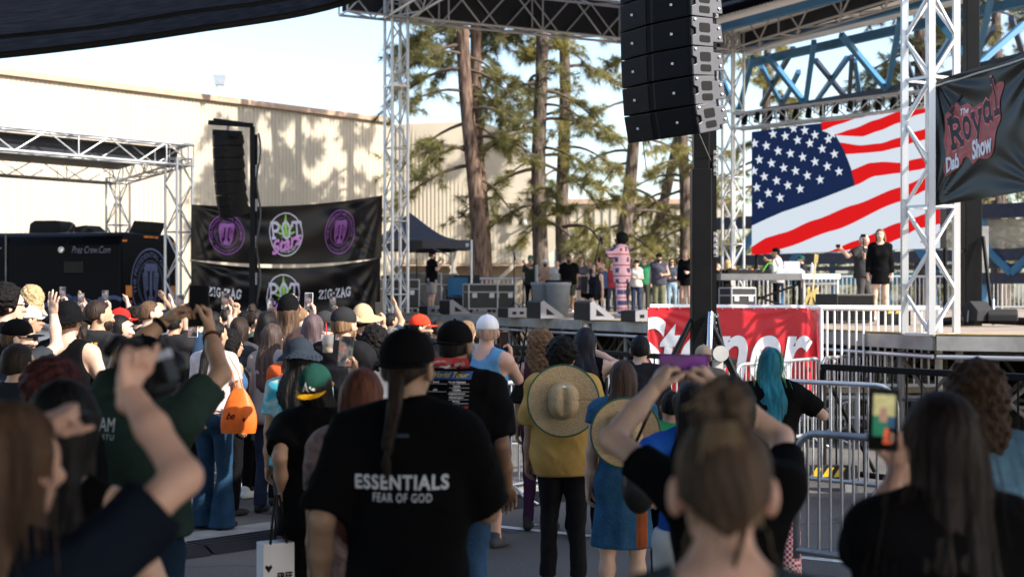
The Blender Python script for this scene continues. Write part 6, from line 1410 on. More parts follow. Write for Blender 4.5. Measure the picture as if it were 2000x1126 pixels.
strands(p4, 160, hairm((.035, .017, .011)), lambda g: (g.normal()*.05, -.08, .05+g.normal()*.03), lambda g, a: (a[0]*1.7+g.normal()*.02, -.14, -.52+g.normal()*.1), .02)
p5 = person(1908, 727, 5.0, 'woman with wavy brown hair in a faded blue denim shirt at the right edge', yaw=8, sk='light', fem=True, bw=1.15, shirt=(.075, .15, .22), kinds='denim', sleeve=.95, loose=.03, lc=NAVY, hair='curlyl', hc=(.036, .019, .011))
p6 = person(4, 800, 2.6, 'woman with long light brown hair in navy tee reaching up to a video camera', yaw=-22, sk='pink', fem=True, bw=.88, shirt=NAVY, sleeve=.72, loose=.025, lc=NAVY, hair='long', hc=(.06, .033, .019), shoes=None,
            R_=dict(t=(252, 692, 2.80), pole=(1, .1, -.25), hand='fist', hd=(-.15, .25, 1), pn=(.9, .3, 0)), L=dict(t=(138, 800, 2.86), pole=(-.6, .1, -1), hand='fist', hd=(.75, .3, .5), pn=(0, .3, -1)))
strands(p6, 200, hairm((.09, .05, .03)), lambda g: (g.normal()*.05, -.08, .06+g.normal()*.03), lambda g, a: (a[0]*1.7+g.normal()*.03, -.12, -.38+g.normal()*.08), .025)
vc = empty('video_camera', P(280, 745, 3.0), 'black camcorder held up beside the green shirted man', 'video camera'); vo = P(286, 735, 3.1); Mv = Matrix.Rotation(R(-6), 3, 'Z') @ Matrix.Rotation(R(-18), 3, 'Y')
MB().box(vo, (.08, .17, .10), Mv).build('camera_body', M_black, vc, bevel=.015); MB().tube([vo+Mv @ V(.0, .09, .01), vo+Mv @ V(.0, .13, .01), vo+Mv @ V(0, .15, .01)], [.035, .038, .045], 18).build('lens', M_blackg, vc, smooth=True)
MB().tube([vo+Mv @ V(-.03, -.09, .07), vo+Mv @ V(-.03, -.02, .095), vo+Mv @ V(-.02, .07, .08)], .012, 8).build('handle', M_black, vc, smooth=True); MB().box(vo+Mv @ V(.06, -.02, .0), (.012, .075, .06), Mv).build('side_screen', M_blackg, vc, bevel=.003); MB().box(vo+Mv @ V(.05, -.05, .03), (.07, .02, .018), Mv).build('silver_strip', M_silver, vc)
p7 = person(118, 752, 3.5, 'woman with long black hair and a bare shoulder in a black strap top', yaw=-6, sk='light', fem=True, bw=1.05, shirt=BLK, tank=True, loose=.01, lc=BLK, hair='long', hc='black', shoes=None,
            R_='fwd')
bx = empty('small_camera', P(136, 826, 2.88), 'small black camera in a fist in front of the black haired woman', 'camera'); MB().box(P(136, 826, 2.88), (.09, .06, .045)).build('camera_body', M_black, bx, bevel=.01); MB().tube([P(136, 826, 2.9), P(136, 826, 2.95)], .018, 12).build('lens', M_blackg, bx)
p8 = person(276, 655, 5.6, 'man in dark green tee and black cap holding a phone high in both hands', yaw=-18, ex=.02, sk='tan', bw=1.12, head=(-35, 0, 0), shirt=(.026, .045, .037), sleeve=.7, loose=.026, hem=.97, lc=(.012, .03, .06), hair='shaved', hc='black', hat='cap', hatc=BLK, glasses=True,
            L=dict(t=(352, 603, 5.9), pole=(-.9, -.2, .3), hand='pinch', hd=(.75, .1, .55), pn=(.2, .1, -1)), R_=dict(t=(408, 612, 5.9), pole=(1, -.2, -.6), hand='phone', hd=(-.1, .1, 1), pn=(-.7, -.4, 0)))
zb8 = lambda py: CAMZ-(py-575)*5.45/FPX
back_print(p8, txt('CAM', .11, .055, bold=.0), -.10, zb8(832), M_tee); back_print(p8, txt('CE STU', .12, .02, space=1.3), -.10, zb8(856), M_tee)
phone(388, 597, 5.9, 'large black phone held in both hands above the green tee', pic=False, sc=1.12)
for (a, q) in ((p8, -1), (p8, 1)):
    S_, E_, W_ = a['arms'][q]; c = Vector(W_+(E_-W_)*.16); Mq = frame(Vector(W_-E_)); MB().lathe([(.033, -.012), (.037, -.008), (.037, .008), (.033, .012)], (0, 0, 0), 16).v
    b = MB(); b.tube([c+Mq @ V(.031*math.cos(k*.3927), .031*math.sin(k*.3927), 0) for k in range(17)], .007 if q > 0 else .011, 6); b.build('bead_bracelet' if q > 0 else 'watch', cloth((.05, .02, .01)) if q > 0 else M_black, a['root'], local=True, smooth=True)
p9 = person(100, 716, 5.2, 'person with short dark maroon curls in black behind the black haired woman', yaw=-25, sk='tan', shirt=BLK, lc=BLK, hair='curly', hc='maroon', bw=1.1)
# --- left side
person(28, 622, 9.3, 'bearded man in charcoal tee and black cap with one bare arm raised high', yaw=-48, ex=.02, sk='light', bw=1.25, head=(-28, 0, 0), shirt=(.030, .034, .040), sleeve=.65, loose=.028, lc=CHAR, hair='short', hc='brown', hat='cap', hatc=BLK, beard='dark', glasses=True,
       R_=dict(t=(104, 592, 9.45), pole=(.5, -.4, -1), hand='open', hd=(.15, -.1, 1), pn=(-.3, .9, 0)), L=dict(l=(-.02, .28, 1.42), pole=(-.6, -.2, -1), hand='fist'))
person(128, 585, 9.9, 'big man in black tank top and black bucket hat with a cross body strap', yaw=-15, ex=.03, sk='light', bw=1.28, shirt=BLK, tank=True, loose=.016, lc=BLK, hair='short', hc='brown', hat='bucket', hatc=BLK, L=dict(l=(-.3, .3, 1.25), hand='phone'), R_='fwd')
pl = person(188, 587, 10.8, 'man with a curly ponytail in faded black tee printed yellow on the back', yaw=-20, sk='tan', bw=1.12, head=(-30, 0, 0), shirt=(.022, .022, .024), sleeve=.7, loose=.028, lc=(.35, .34, .32), hair='pony', hc='dark', beard='dark', shoes=(.7, .7, .7), R_='fwd')
zb = lambda py: CAMZ-(py-575)*10.65/FPX
M_yp = mat('yellow_print', (.62, .40, .04), .7, var=.3, vscale=30); M_gp = mat('green_print', (.02, .11, .09), .7, var=.3, vscale=20)
for i in range(5): back_print(pl, ([(-.014, -.033), (.014, -.033), (.016, .033), (-.012, .033)], [(0, 1, 2, 3)]), -.075+.037*i, zb(677), M_yp, 'letter_print')
back_print(pl, ([(-.07, 0), (-.04, .02), (.03, .018), (.08, -.01), (.04, -.022), (-.04, -.02)], [(0, 1, 2, 3, 4, 5)]), .0, zb(690), M_gp, 'picture_print')
for i in range(7): back_print(pl, ([(-.008, -.006), (.008, -.006), (.008, .006), (-.008, .006)], [(0, 1, 2, 3)]), -.06+.02*i, zb(702), M_yp, 'letter_print')
person(231, 601, 14.2, 'person in a bright red cap behind the dark haired woman in profile', yaw=-60, ex=.02, sk='light', shirt=CHAR, lc=BLK, hat='cap', hatc=(.62, .02, .015), hair='short', hc='brown')
person(228, 617, 11.9, 'woman with straight dark hair in profile beside the ponytailed man', yaw=-82, sk='light', fem=True, shirt=BLK, lc=BLK, hair='long', hc='black')
person(8, 563, 10.4, 'dark curly haired man with glasses half out of the left edge', yaw=-62, sk='light', shirt=BLK, lc=BLK, hair='curly', hc='black', glasses=True)
person(62, 566, 15.5, 'blonde woman with a full head of hair holding two phones up at the far left', yaw=-20, sk='light', fem=True, shirt=(.10, .11, .13), lc=BLK, hair='curlyl', hc='blond', L=held(57, 570, 15.8, -1), R_=held(75, 582, 15.8, 1))
phone(57, 568, 15.8, 'thin phone raised before the blonde head at the far left', yaw=40); phone(75, 580, 15.8, 'phone with white back raised right of the blonde head', case=(.6, .6, .6), pic=False)
person(54, 597, 13.2, 'person in a white cap facing right behind the bearded man', yaw=-70, ex=.02, sk='tan', shirt=CHAR, lc=BLK, hat='cap', hatc=(.66, .65, .62), hair='short', hc='dark')
person(288, 588, 13.3, 'man with cropped hair facing right below the round trailer seal', yaw=-62, sk='light', shirt=BLK, lc=BLK, hair='shaved', hc='brown', bw=1.1)
person(30, 690, 7.6, 'dark shirted man with his back turned below the bearded man', yaw=-20, sk='light', shirt=(.020, .024, .030), bw=1.2, sleeve=.7, lc=BLK, hair='short', hc='dark', h=1.60)
# --- jeans woman and her bag
pj = person(408, 628, 11.4, 'woman in pale pink tee and flared jeans with a long black braided ponytail', yaw=-28, sk='tan', fem=True, bw=1.12, shirt=(.62, .52, .50), sleeve=.6, loose=.012, hem=1.0, legs='flare', lc=(.013, .038, .075), hair='tail', hc='black', shoes=BLK, L=None, R_='cross', xb=418)
M_or = mat('orange_nylon', (.75, .16, .012), .5, var=.25, vscale=8, bump=.3, bscale=12, trans=.25)
bo = P(466, 800, 11.1); bag = empty('drawstring_bag', bo, 'bright orange drawstring bag on the hip of the woman in flared jeans', 'bag')
MB().grid(28, 18, lambda u, v: bo+V((.025+.115*math.sin(math.pi*min(1, v*.62+.02))**.8)*math.cos(6.283*u)*(1+.04*math.sin(5*6.283*u+3*v)), .07*math.sin(math.pi*min(1, v*.62+.02))*math.sin(6.283*u), .17-.35*v)).build('sack', M_or, bag, smooth=True)
MB().sphere(bo+V(0, 0, -.155), (.105, .062, .03), 16, 6).build('base', M_or, bag, smooth=True)
for q in (-.02, .03): MB().tube([bo+V(q, 0, .17), bo+V(q-.04, .02, .3), bo+V(q-.12, .06, .42)], .004, 5).build('cord', M_or, bag)
bq = xf(txt('be', .07, .055, shear=.5, bold=.02), -.05, -.04); MB().add([bo+V(x, -.0755+.35*abs(x)**1.6, z) for x, z in bq[0]], bq[1]).build('lettering', M_black, bag)
MB().add([bo+V(.055+.018*(1 if k % 2 else .4)*math.cos(k*.628), -.072, -.07+.026*(1 if k % 2 else .4)*math.sin(k*.628)) for k in range(10)], [tuple(range(10))]).build('star_print', M_black, bag)
# --- middle left crowd
person(448, 652, 12.1, 'curly dark haired woman with blue straps right of the long braided ponytail', yaw=-50, sk='tan', fem=True, shirt=(.05, .10, .20), tank=True, loose=.01, lc=BLK, hair='curlyl', hc='black', glasses=True)
person(466, 621, 13.1, 'woman with long straight dark hair in grey tee left of the beanie', yaw=-25, sk='light', fem=True, shirt=(.045, .045, .048), lc=BLK, legs='slim', hair='xlong', hc='dark', bw=1.1, shoes=(.6, .6, .58))
person(478, 607, 15.0, 'pale cheeked woman with black hair tied back behind the grey tee', yaw=-75, sk='light', fem=True, shirt=BLK, lc=BLK, hair='tail', hc='black')
person(496, 605, 14.2, 'woman in profile with brown hair pulled up between two black haired heads', yaw=-78, sk='tan', fem=True, shirt=(.05, .07, .05), lc=BLK, hair='bun', hc='dark')
person(519, 610, 13.4, 'woman with very long glossy black hair left of the beanie', yaw=-18, sk='tan', fem=True, shirt=BLK, lc=BLK, hair='xlong', hc='black')
person(530, 634, 12.2, 'woman with grey brown long hair in light grey top behind the tie dye shirt', yaw=-22, sk='light', fem=True, shirt=(.26, .25, .25), sleeve=.3, lc=(.03, .04, .08), hair='long', hc=(.05, .035, .03))
person(562, 577, 12.6, 'man in black beanie and brown tee holding a phone up with a tattooed arm', yaw=-22, ex=.03, sk='light', shirt=(.06, .045, .042), bw=1.15, sleeve=.7, lc=BLK, hair='mid', hc='brown', hat='beanie', hatc=BLK, R_=held(603, 590, 12.95, 1))
phone(603, 588, 12.95, 'phone in a pale case raised right of the black beanie', case=(.55, .52, .48))
person(575, 652, 10.4, 'woman with very long red brown hair and sunglasses pushed up beside the dark bucket hat', yaw=-12, sk='light', fem=True, shirt=(.55, .10, .03), sleeve=.3, lc=BLK, hair='xlong', hc=(.04, .018, .014))
person(610, 616, 11.9, 'woman with straight purple brown hair under the raised pale phone', yaw=-15, sk='light', fem=True, shirt=(.45, .42, .42), lc=BLK, hair='long', hc='purple')
person(632, 606, 14.0, 'person in a dark grey cap half hidden behind the leather cap', yaw=-50, ex=.02, sk='light', shirt=BLK, lc=BLK, hat='cap', hatc=(.03, .03, .033), hair='short', hc='brown')
person(668, 599, 10.4, 'man in shiny dark cap and black tee left of the straw hat', yaw=-30, ex=.02, sk='pink', bw=1.2, shirt=(.012, .012, .014), loose=.028, lc=BLK, hat='cap', hatc=(.02, .02, .022), hair='short', hc='lbrown', beard='lbrown', R_=held(652, 638, 10.75, 1, land=True))
phone(652, 638, 10.75, 'phone held sideways beside the shiny dark cap', land=True)
cup = P(640, 668, 9.6); cg = empty('drink_cup', cup, 'clear plastic cup of pale iced drink with a red straw', 'cup'); MB().lathe([(0, -.07), (.033, -.07), (.043, .05), (.045, .052)], cup, 18).build('cup', mat('clear_cup', (.5, .48, .46), .15, trans=.5), cg, smooth=True); MB().lathe([(0, -.068), (.034, -.066), (.037, -.01), (0, -.01)], cup, 16).build('drink', mat('pale_drink', (.55, .42, .34), .5), cg, smooth=True); rod('straw', cup+V(.0, 0, -.03), cup+V(-.012, 0, .13), .004, mat('red_straw', (.6, .02, .03), .4), cg)
person(706, 590, 12.8, 'person in a wide straw sun hat below the ZIG-ZAG lettering', yaw=-30, ex=.05, sk='tan', shirt=BLK, lc=BLK, hat='straw', hair='short', hc='dark', R_=held(740, 608, 13.1, 1))
phone(740, 606, 13.1, 'black phone raised right of the straw sun hat', pic=False, yaw=30)
person(732, 645, 11.0, 'woman with black curls over a white top just left of the near black cap', yaw=-10, sk='tan', fem=True, shirt=(.6, .58, .57), sleeve=.5, lc=BLK, hair='curlyl', hc='black')
person(816, 613, 13.4, 'person in a bright red cap with white front above the near black cap', yaw=-85, ex=.02, sk='tan', shirt=BLK, lc=BLK, hat='cap', hatc=(.66, .045, .02), hair='short', hc='black', beard='black')
person(765, 640, 12.2, 'grey haired head half hidden behind the near black cap', yaw=-15, sk='light', shirt=CHAR, lc=BLK, hair='short', hc=(.12, .11, .10))
# tie dye, cap
M_td = bpy.data.materials.new('tie_dye'); M_td.use_nodes = True; _n = M_td.node_tree; _tc = _n.nodes.new('ShaderNodeTexCoord'); _z = _n.nodes.new('ShaderNodeTexNoise'); _z.inputs['Scale'].default_value = 5; _z.inputs['Distortion'].default_value = 1.5
_c = _n.nodes.new('ShaderNodeValToRGB'); _e = _c.color_ramp.elements; _e[0].color = (.10, .32, .22, 1); _e[0].position = .35; _e[1].color = (.03, .38, .50, 1); _e[1].position = .62; _q = _c.color_ramp.elements.new(.5); _q.color = (.42, .56, .52, 1)
_n.links.new(_tc.outputs['Object'], _z.inputs['Vector']); _n.links.new(_z.outputs['Fac'], _c.inputs[0]); _n.links.new(_c.outputs[0], _n.nodes['Principled BSDF'].inputs['Base Color']); _n.nodes['Principled BSDF'].inputs['Roughness'].default_value = .8
pt_ = person(584, 656, 8.8, 'person in dark blue bucket hat and aqua tie dye top cut into strips behind', yaw=-12, ex=.03, sk='tan', fem=True, bw=1.15, shirt=M_td, sleeve=.6, loose=.016, lc=(.06, .05, .06), hair='mid', hc='black', hat='bucket', hatc=(.022, .03, .042), hem=.92)
for i in range(7): back_print(pt_, ([(-.055, -.008), (.055, -.008), (.055, .008), (-.055, .008)], [(0, 1, 2, 3)]), .015, 1.26-.035*i, cloth((.045, .03, .03)), 'cut_slot')
pa = person(617, 708, 6.8, 'woman in green cap worn backwards, yellow visor, black tee, carrying a gift bag', yaw=-14, ex=.02, sk='tan', fem=True, bw=1.2, head=(-8, 26, 0), shirt=BLK, sleeve=.75, loose=.03, lc=BLK, hair='long', hc='black', hat='snap', hatc=(.010, .045, .036), shoes=BLK,
            L=dict(t=(552, 985, 6.75), pole=(.3, -1, 0), hand='fist', hd=(0, .05, -1), pn=(1, 0, 0)), R_=held(675, 688, 7.15, 1, pole=(.8, -.1, -.8)))
for ch in pa['root'].children_recursive:
    if ch.name.startswith('brim'): ch.data.materials[0] = cloth((.72, .36, .015), 'hat'); ch['label'] = 'yellow visor'
def cap_print(info, shape, x, z, m, name):
    o = next(c for c in info['root'].children if c.name.startswith('cap')); B = bvh(o); vs, fs = refine(shape[0], shape[1], .015); out = []
    for u, w in vs:
        q = info['hc']+info['RM'] @ (A3(x+u, -.30, z+w)*info['s']); dr = Vector(info['RM'] @ A3(0, 1, 0)); h_ = B.ray_cast(Vector(q), dr); out.append(tuple(h_[0]-dr*.003) if h_[0] else tuple(q+np.array(dr)*.19))
    ob = MB().add(out, fs).build(name, m, info['root'], local=True); ob.parent = o
M_wp = mat('white_stitch', (.7, .7, .7), .7)
cap_print(pa, xf(merge(xf(slab('A', .045, .05, .17), 0, 0), xf(txt("'s", .028, .03, bold=.04), .036, -.006)), 0, 0, 1, rot=R(-8)), .0, .068, M_wp, 'lettering')
phone(675, 686, 7.15, 'black phone with rounded corners held in front of the green cap wearer', pic=True, case=(.01, .01, .01), tilt=4)
gb = P(536, 1090, 6.7); gbag = empty('gift_bag', gb, 'white paper gift bag with black handles and bubble lettering', 'bag'); M_pap = mat('white_paper', (.62, .62, .66), .6, var=.05)
Mg = Matrix.Rotation(R(28), 3, 'Z'); gc = P(538, 1100, 6.72); gc.z = .57
MB().box(gc, (.155, .10, .27), Mg).build('paper_bag', M_pap, gbag, bevel=.004)
for q in (-.04, .04): MB().tube([gc+Mg @ V(q, -.045, .13), gc+Mg @ V(q*.8, -.045, .22), gc+Mg @ V(q*.2, -.03, .36)], .007, 6).build('handle', M_black, gbag)
gp = lambda sh, x, z, m, nm: MB().add([gc+Mg @ V(x+u, -.0515, z+w) for u, w in sh[0]], sh[1]).build(nm, m, gbag)
gp(txt('FREE', .075, .035, bold=.05), .03, -.02, M_black, 'lettering'); gp(txt('FLOW', .075, .035, bold=.05), .03, -.065, M_black, 'lettering')
gp(([(0, -.02), (.018, .005), (.012, .018), (0, .010), (-.012, .018), (-.018, .005)], [(0, 1, 2, 3, 4, 5)]), -.05, .02, M_black, 'heart_print')
M_bt = mat('brown_tie_dye', (.20, .13, .12), .8, var=.9, vscale=9, distort=2)
person(706, 725, 5.6, 'woman with long straight dark red hair in a brown and white marbled top', yaw=-8, sk='tan', fem=True, bw=1.1, shirt=M_bt, sleeve=.7, loose=.02, lc=BLK, hair='xlong', hc='red')
# --- centre
pc = person(888, 625, 7.2, 'heavy man in black tee with a tour list on its back and backward cap', yaw=-10, ex=.02, sk='brown', bw=1.3, head=(-18, 0, 0), shirt=BLK, sleeve=.85, loose=.030, hem=.78, lc=(.03, .07, .14), hair='shaved', hc='black', hat='capback', hatc=BLK, beard='black', R_=dict(l=(.27, .10, .84), pole=(.2, -1, 0)), L=None)
zc7 = lambda py: CAMZ-(py-575)*6.98/FPX
M_rp = mat('red_print', (.5, .03, .03), .7); M_bp = mat('blue_print', (.02, .07, .25), .7); M_yp2 = mat('yellow_ink', (.6, .5, .05), .7)
x0c = -.005
back_print(pc, ([(-.115, -.026), (.115, -.026), (.10, .03), (-.10, .03)], [(0, 1, 2, 3)]), x0c, zc7(712), M_rp, 'red_panel', .003); back_print(pc, txt('CIA', .20, .042, bold=.05, shear=.2), x0c, zc7(713), M_tee, 'lettering', .006)
back_print(pc, ([(-.11, -.02), (.11, -.02), (.115, .02), (-.115, .02)], [(0, 1, 2, 3)]), x0c, zc7(735), M_bp, 'blue_panel', .003); back_print(pc, txt('World Tour', .2, .026, shear=.4, bold=.01), x0c, zc7(734), M_yp2, 'lettering', .006)
for i in range(7):
    for q, tx in ((-1, ('land', '', 'ala', '', '', 'Dominican Rep.', '')[i]), (1, ('North Vietnam', 'Laos', 'Chile', 'Afghanistan', 'Nicaragua', 'Iraq', 'Libya')[i])):
        if not tx: continue
        zz = zc7(748+i*7.6); wd = .010*len(tx)*.62
        back_print(pc, txt(tx, min(.085, .011*len(tx)*.7), .010, bold=.03), x0c+q*.055-.012, zz, M_tee, 'tour_line', .004)
        back_print(pc, ([(-.048, -.0008), (.048, -.0008), (.048, .0008), (-.048, .0008)], [(0, 1, 2, 3)]), x0c+q*.055, zz-.0095, M_tee, 'tour_rule', .004)
back_print(pc, txt('SPREADING DEMOCRACY', .215, .014, bold=.03), x0c, zc7(797), M_rp, 'lettering', .005); back_print(pc, txt('TO A COUNTRY NEAR YOU', .215, .013, bold=.03), x0c, zc7(803.5), M_yp2, 'lettering', .005)
person(948, 614, 10.6, 'man in white cap and pale blue tank top leaning on the silver barrier', yaw=-30, ex=.02, sk='pink', bw=1.15, head=(35, 0, 0), shirt=(.11, .27, .46), tank=True, loose=.014, legs='shorts', lc=(.03, .09, .2), hair='shaved', hc=(.36, .22, .16), hat='cap', hatc=(.70, .70, .72), R_=held(985, 668, 10.9, 1, pole=(.7, -.3, -1)), shoes=(.05, .05, .06))
phone(985, 667, 10.9, 'small phone in the right hand of the man in the white cap', case=(.2, .03, .03), yaw=25, pic=False)
person(1056, 650, 11.3, 'woman with curly light brown hair and a bare back carrying a black shoulder bag', yaw=-12, sk='tan', fem=True, shirt=(.06, .02, .03), tank=True, loose=.01, legs='slim', lc=(.05, .02, .05), hair='curlyl', hc=(.15, .085, .045), back_cut=True)
hb = P(1017, 768, 11.1); hbg = empty('shoulder_bag', hb, 'black leather shoulder bag hanging beside the yellow shirt', 'bag'); MB().prism([(-.11, -.07), (.11, -.09), (.03, .10), (-.03, .10)], -.05, .05, lambda a, z, q: hb+V(a, q, z)).build('pouch', M_black, hbg, bevel=.02); MB().tube([hb+V(-.02, 0, .1), hb+V(.02, .02, .35), hb+V(.05, .04, .52)], .008, 6).build('strap', M_black, hbg)
py_ = person(1100, 652, 9.2, 'dark curled person in mustard yellow shirt and black jeans, straw hat on the back', yaw=-6, sk='olive', bw=1.28, head=(-22, 0, 0), shirt=(.46, .285, .085), sleeve=.92, loose=.032, hem=.78, legs='jeans', lc=(.010, .010, .012), hair='curly', hc='black', ex=.05, shoes=BLK)
def sun_hat(c, r, label, nrm, holder, rim):
    "wide straw hat hanging on someone's back, crown towards the viewer"
    c = Vector(c); t = empty('straw_hat', c, label, 'straw hat', 'straw hats hanging on backs'); z = Vector(nrm).normalized(); M = frame(z, V(0, 0, 1)); pr = []
    def pt(rr, h, a): 
        el = 1.0; x, y = rr*math.cos(a), rr*math.sin(a); return c+M @ V(x, y, h)
    def prof(v, a):
        if v < .42:
            f = v/.42; rr = .092*f**.55; pinch = .026*math.exp(-(rr*math.cos(a)/.020)**2)*(1-f**3); return rr*(1+.26*abs(math.sin(a))), .120-.075*f**5-pinch-.035*f**2.2
        f = (v-.42)/.58; return .095*(1+.26*abs(math.sin(a)))*(1-f)+r*f, .0+.016*math.cos(2*a+.6)*f+.012*f-.006*(1-f)
    def fn(u, v):
        a = 2*math.pi*u; rr, h = prof(v, a); return pt(rr, h, a)
    MB().grid(72, 40, fn).build('crown_and_brim', M_straw, t, smooth=True, solid=.006)
    MB().tube([pt(r, prof(1, 2*math.pi*i/72)[1], 2*math.pi*i/72) for i in range(73)], .006, 6).build('trim', rim, t, smooth=True)
    MB().add([fn(.22, .24)+z*.006, fn(.28, .24)+z*.006, fn(.275, .34)+z*.006, fn(.225, .34)+z*.006], [(0, 1, 2, 3)]).build('label_patch', M_white, t)
    return t
M_grm = mat('green_trim', (.012, .09, .05), .6)
sun_hat(P(1100, 782, 9.0-.04), .225, 'straw hat with green trim hanging on the mustard shirt', (.02, -1, .06), py_, M_grm)
person(1143, 642, 11.0, 'woman with long black hair in black tank filming with one raised arm', yaw=-5, sk='light', fem=True, bw=1.15, shirt=BLK, tank=True, loose=.01, lc=BLK, hair='xlong', hc=(.012, .012, .018), R_=held(1147, 655, 11.3, 1, pole=(1, -.1, -.5)))
phone(1147, 650, 11.3, 'phone raised before the stage scaffolding by the woman with long black hair')
person(1250, 657, 10.9, 'man with slick black hair and shaved sides left of the red banner lettering', yaw=-8, sk='light', shirt=(.02, .02, .023), lc=BLK, hair='short', hc='black', bw=1.05)
pd = person(1216, 707, 8.2, 'woman in blue denim dress with dark straight hair and a straw hat on her back', yaw=-8, sk='light', fem=True, bw=1.15, shirt=(.025, .085, .17), kinds='denim', sleeve=.3, loose=.014, legs=None, skirt=(.50, .55), hair='long', hc=(.045, .025, .018), shoes=BLK)
sun_hat(P(1222, 845, 7.98), .195, 'straw hat with green trim hanging on the denim dress', (-.05, -1, .05), pd, M_grm)
pb = person(1350, 752, 6.4, 'woman with long dark hair in a royal blue jersey and white shorts', yaw=-6, sk='light', fem=True, bw=1.15, shirt=(.012, .075, .34), sleeve=.8, loose=.016, hem=.95, legs='shorts', lc=(.62, .62, .64), hair='xlong', hc='black', shoes=BLK, L=dict(t=(1262, 985, 6.35), pole=(-.5, -1, 0), hand='fist', hd=(0, 0, -1), pn=(1, 0, 0)))
back_print(pb, txt('Y', .06, .06, bold=.04), -.14, 1.22*pb['s'], M_tee)
hb = P(1248, 950, 6.2); hbg = empty('shoulder_bag', hb, 'black slouchy handbag in front of the denim dress', 'bag'); MB().sphere(hb, (.075, .05, .12), 16, 10).build('pouch', mat('soft_leather', (.010, .010, .011), .4, bump=.4, bscale=14), hbg, smooth=True); MB().tube([hb+V(-.04, 0, .10), hb+V(-.01, 0, .2), hb+V(.05, .02, .33)], .008, 6).build('strap', M_black, hbg)
ob = P(1254, 1030, 6.6); obg = empty('carrier_bag', ob, 'flat orange carrier bag below the black handbag', 'bag'); MB().box(ob+V(0, 0, 0), (.05, .03, .19), Matrix.Rotation(.5, 3, 'Z')).build('sack', M_or, obg, bevel=.008); MB().tube([ob+V(0, 0, .09), ob+V(.01, 0, .17)], .004, 5).build('cord', M_or, obg)
person(1312, 762, 8.3, 'person in bright green tee mostly hidden behind the raised purple phone', yaw=-5, sk='tan', shirt=(.03, .26, .10), lc=BLK, hair='short', hc='black', h=1.30)
M_gh = bpy.data.materials.new('gingham'); M_gh.use_nodes = True; _n = M_gh.node_tree; _tc = _n.nodes.new('ShaderNodeTexCoord'); _k = _n.nodes.new('ShaderNodeTexChecker'); _k.inputs['Scale'].default_value = 55; _k.inputs[1].default_value = (.42, .03, .05, 1); _k.inputs[2].default_value = (.62, .55, .55, 1)
_n.links.new(_tc.outputs['Object'], _k.inputs['Vector']); _n.links.new(_k.outputs[0], _n.nodes['Principled BSDF'].inputs['Base Color']); _n.nodes['Principled BSDF'].inputs['Roughness'].default_value = .8
pk = person(1506, 682, 9.3, 'woman with teal dyed wavy hair in black tee and red gingham trousers at the barrier', yaw=-8, sk='light', fem=True, bw=1.12, stance=.13, shirt=BLK, sleeve=.8, loose=.026, legs='baggy', lc=M_gh, hair='long', hc='teal', shoes=BLK, R_=dict(t=(1556, 768, 9.5), pole=(1, -.3, -.6), hand='flat', hd=(-.1, .2, 1), pn=(-.9, .2, 0)))
strands(pk, 90, hairm((.10, .30, .16)), lambda g: (g.normal()*.04, -.07, .09+g.normal()*.02), lambda g, a: (a[0]*1.9, -.12, -.34+g.normal()*.08), .03, r=.0016)
person(1374, 672, 12.3, 'man in a tan cap standing at the foot of the tall mast', yaw=-5, ex=.02, sk='tan', shirt=(.10, .09, .08), lc=BLK, hat='cap', hatc=(.35, .27, .2), hair='short', hc='brown')
# --- deep crowd on the left
G = 'onlookers deep in the left crowd'
deep = [(18, 600, 17, 'turquoise haired person between the left edge and the white cap', 'teal', None, 'long'), (100, 603, 18, 'dark haired onlooker behind the raised tattooed arm', 'black', None, 'short'), (150, 600, 19, 'onlooker with brown curls between the bucket hat and the ponytail', 'brown', None, 'curly'),
        (172, 596, 21, 'small dark head just left of the curly ponytail', 'dark', None, 'short'), (258, 600, 19, 'onlooker in black hat behind the bright red cap', 'black', (.012, .012, .012), 'short'), (271, 604, 17, 'dark haired onlooker left of the cropped haired man', 'dark', None, 'curly'), (308, 592, 22, 'onlooker with straw coloured hair below the round trailer seal', 'blond', None, 'short'),
        (322, 606, 16, 'dark haired head under the watch arm', 'black', None, 'short'), (344, 604, 19, 'onlooker in a knitted grey hat behind the pinching hand', 'grey', 'beanie', 'short'), (372, 600, 15, 'woman with wavy dark hair behind the big black phone', 'dark', None, 'curlyl'), (440, 604, 20, 'dark head below the first ZIG-ZAG', 'black', None, 'short'),
        (540, 606, 18, 'onlooker in red just left of the beanie', 'brown', None, 'short'), (588, 602, 19, 'onlooker with fair hair below the pale raised phone', 'lbrown', None, 'short'), (650, 598, 20, 'onlooker with dark hair between the grey cap and the straw hat', 'dark', None, 'short'), (760, 612, 18, 'dark haired onlooker at the foot of the tall truss column', 'black', None, 'short'),
        (855, 625, 16, 'dark haired onlooker right of the bright red cap with white front', 'dark', None, 'short'), (910, 628, 14, 'brown haired onlooker between the tour list man and the white cap', 'lbrown', None, 'mid'), (415, 610, 17, 'woman with straight black hair right of the big black phone', 'black', None, 'long')]
for i, (px, py, d, lab, hc_n, hatx, hs) in enumerate(deep):
    kw = {}
    if hatx == 'beanie': kw = dict(hat='beanie', hatc=(.22, .21, .19))
    elif hatx: kw = dict(hat='cap', hatc=hatx)
    arm = dict(t=(px+(12 if i % 4 else -12), py-16-3*(i % 3), d+.2), pole=(.8, 0, -1), hand=('open', 'fist', 'flat')[i % 3]) if i % 2 == 0 and i < 15 else None
    person(px, py, d, lab, yaw=-25-7*(i % 5), sk=('light', 'tan', 'olive', 'brown')[i % 4], fem=hs in ('long', 'curlyl'), shirt=((.02, .02, .022), (.06, .06, .065), (.30, .28, .28), (.25, .02, .02), (.02, .04, .08))[i % 5], lc=BLK, hair=hs, hc=hc_n, group=G, R_=arm, **kw)
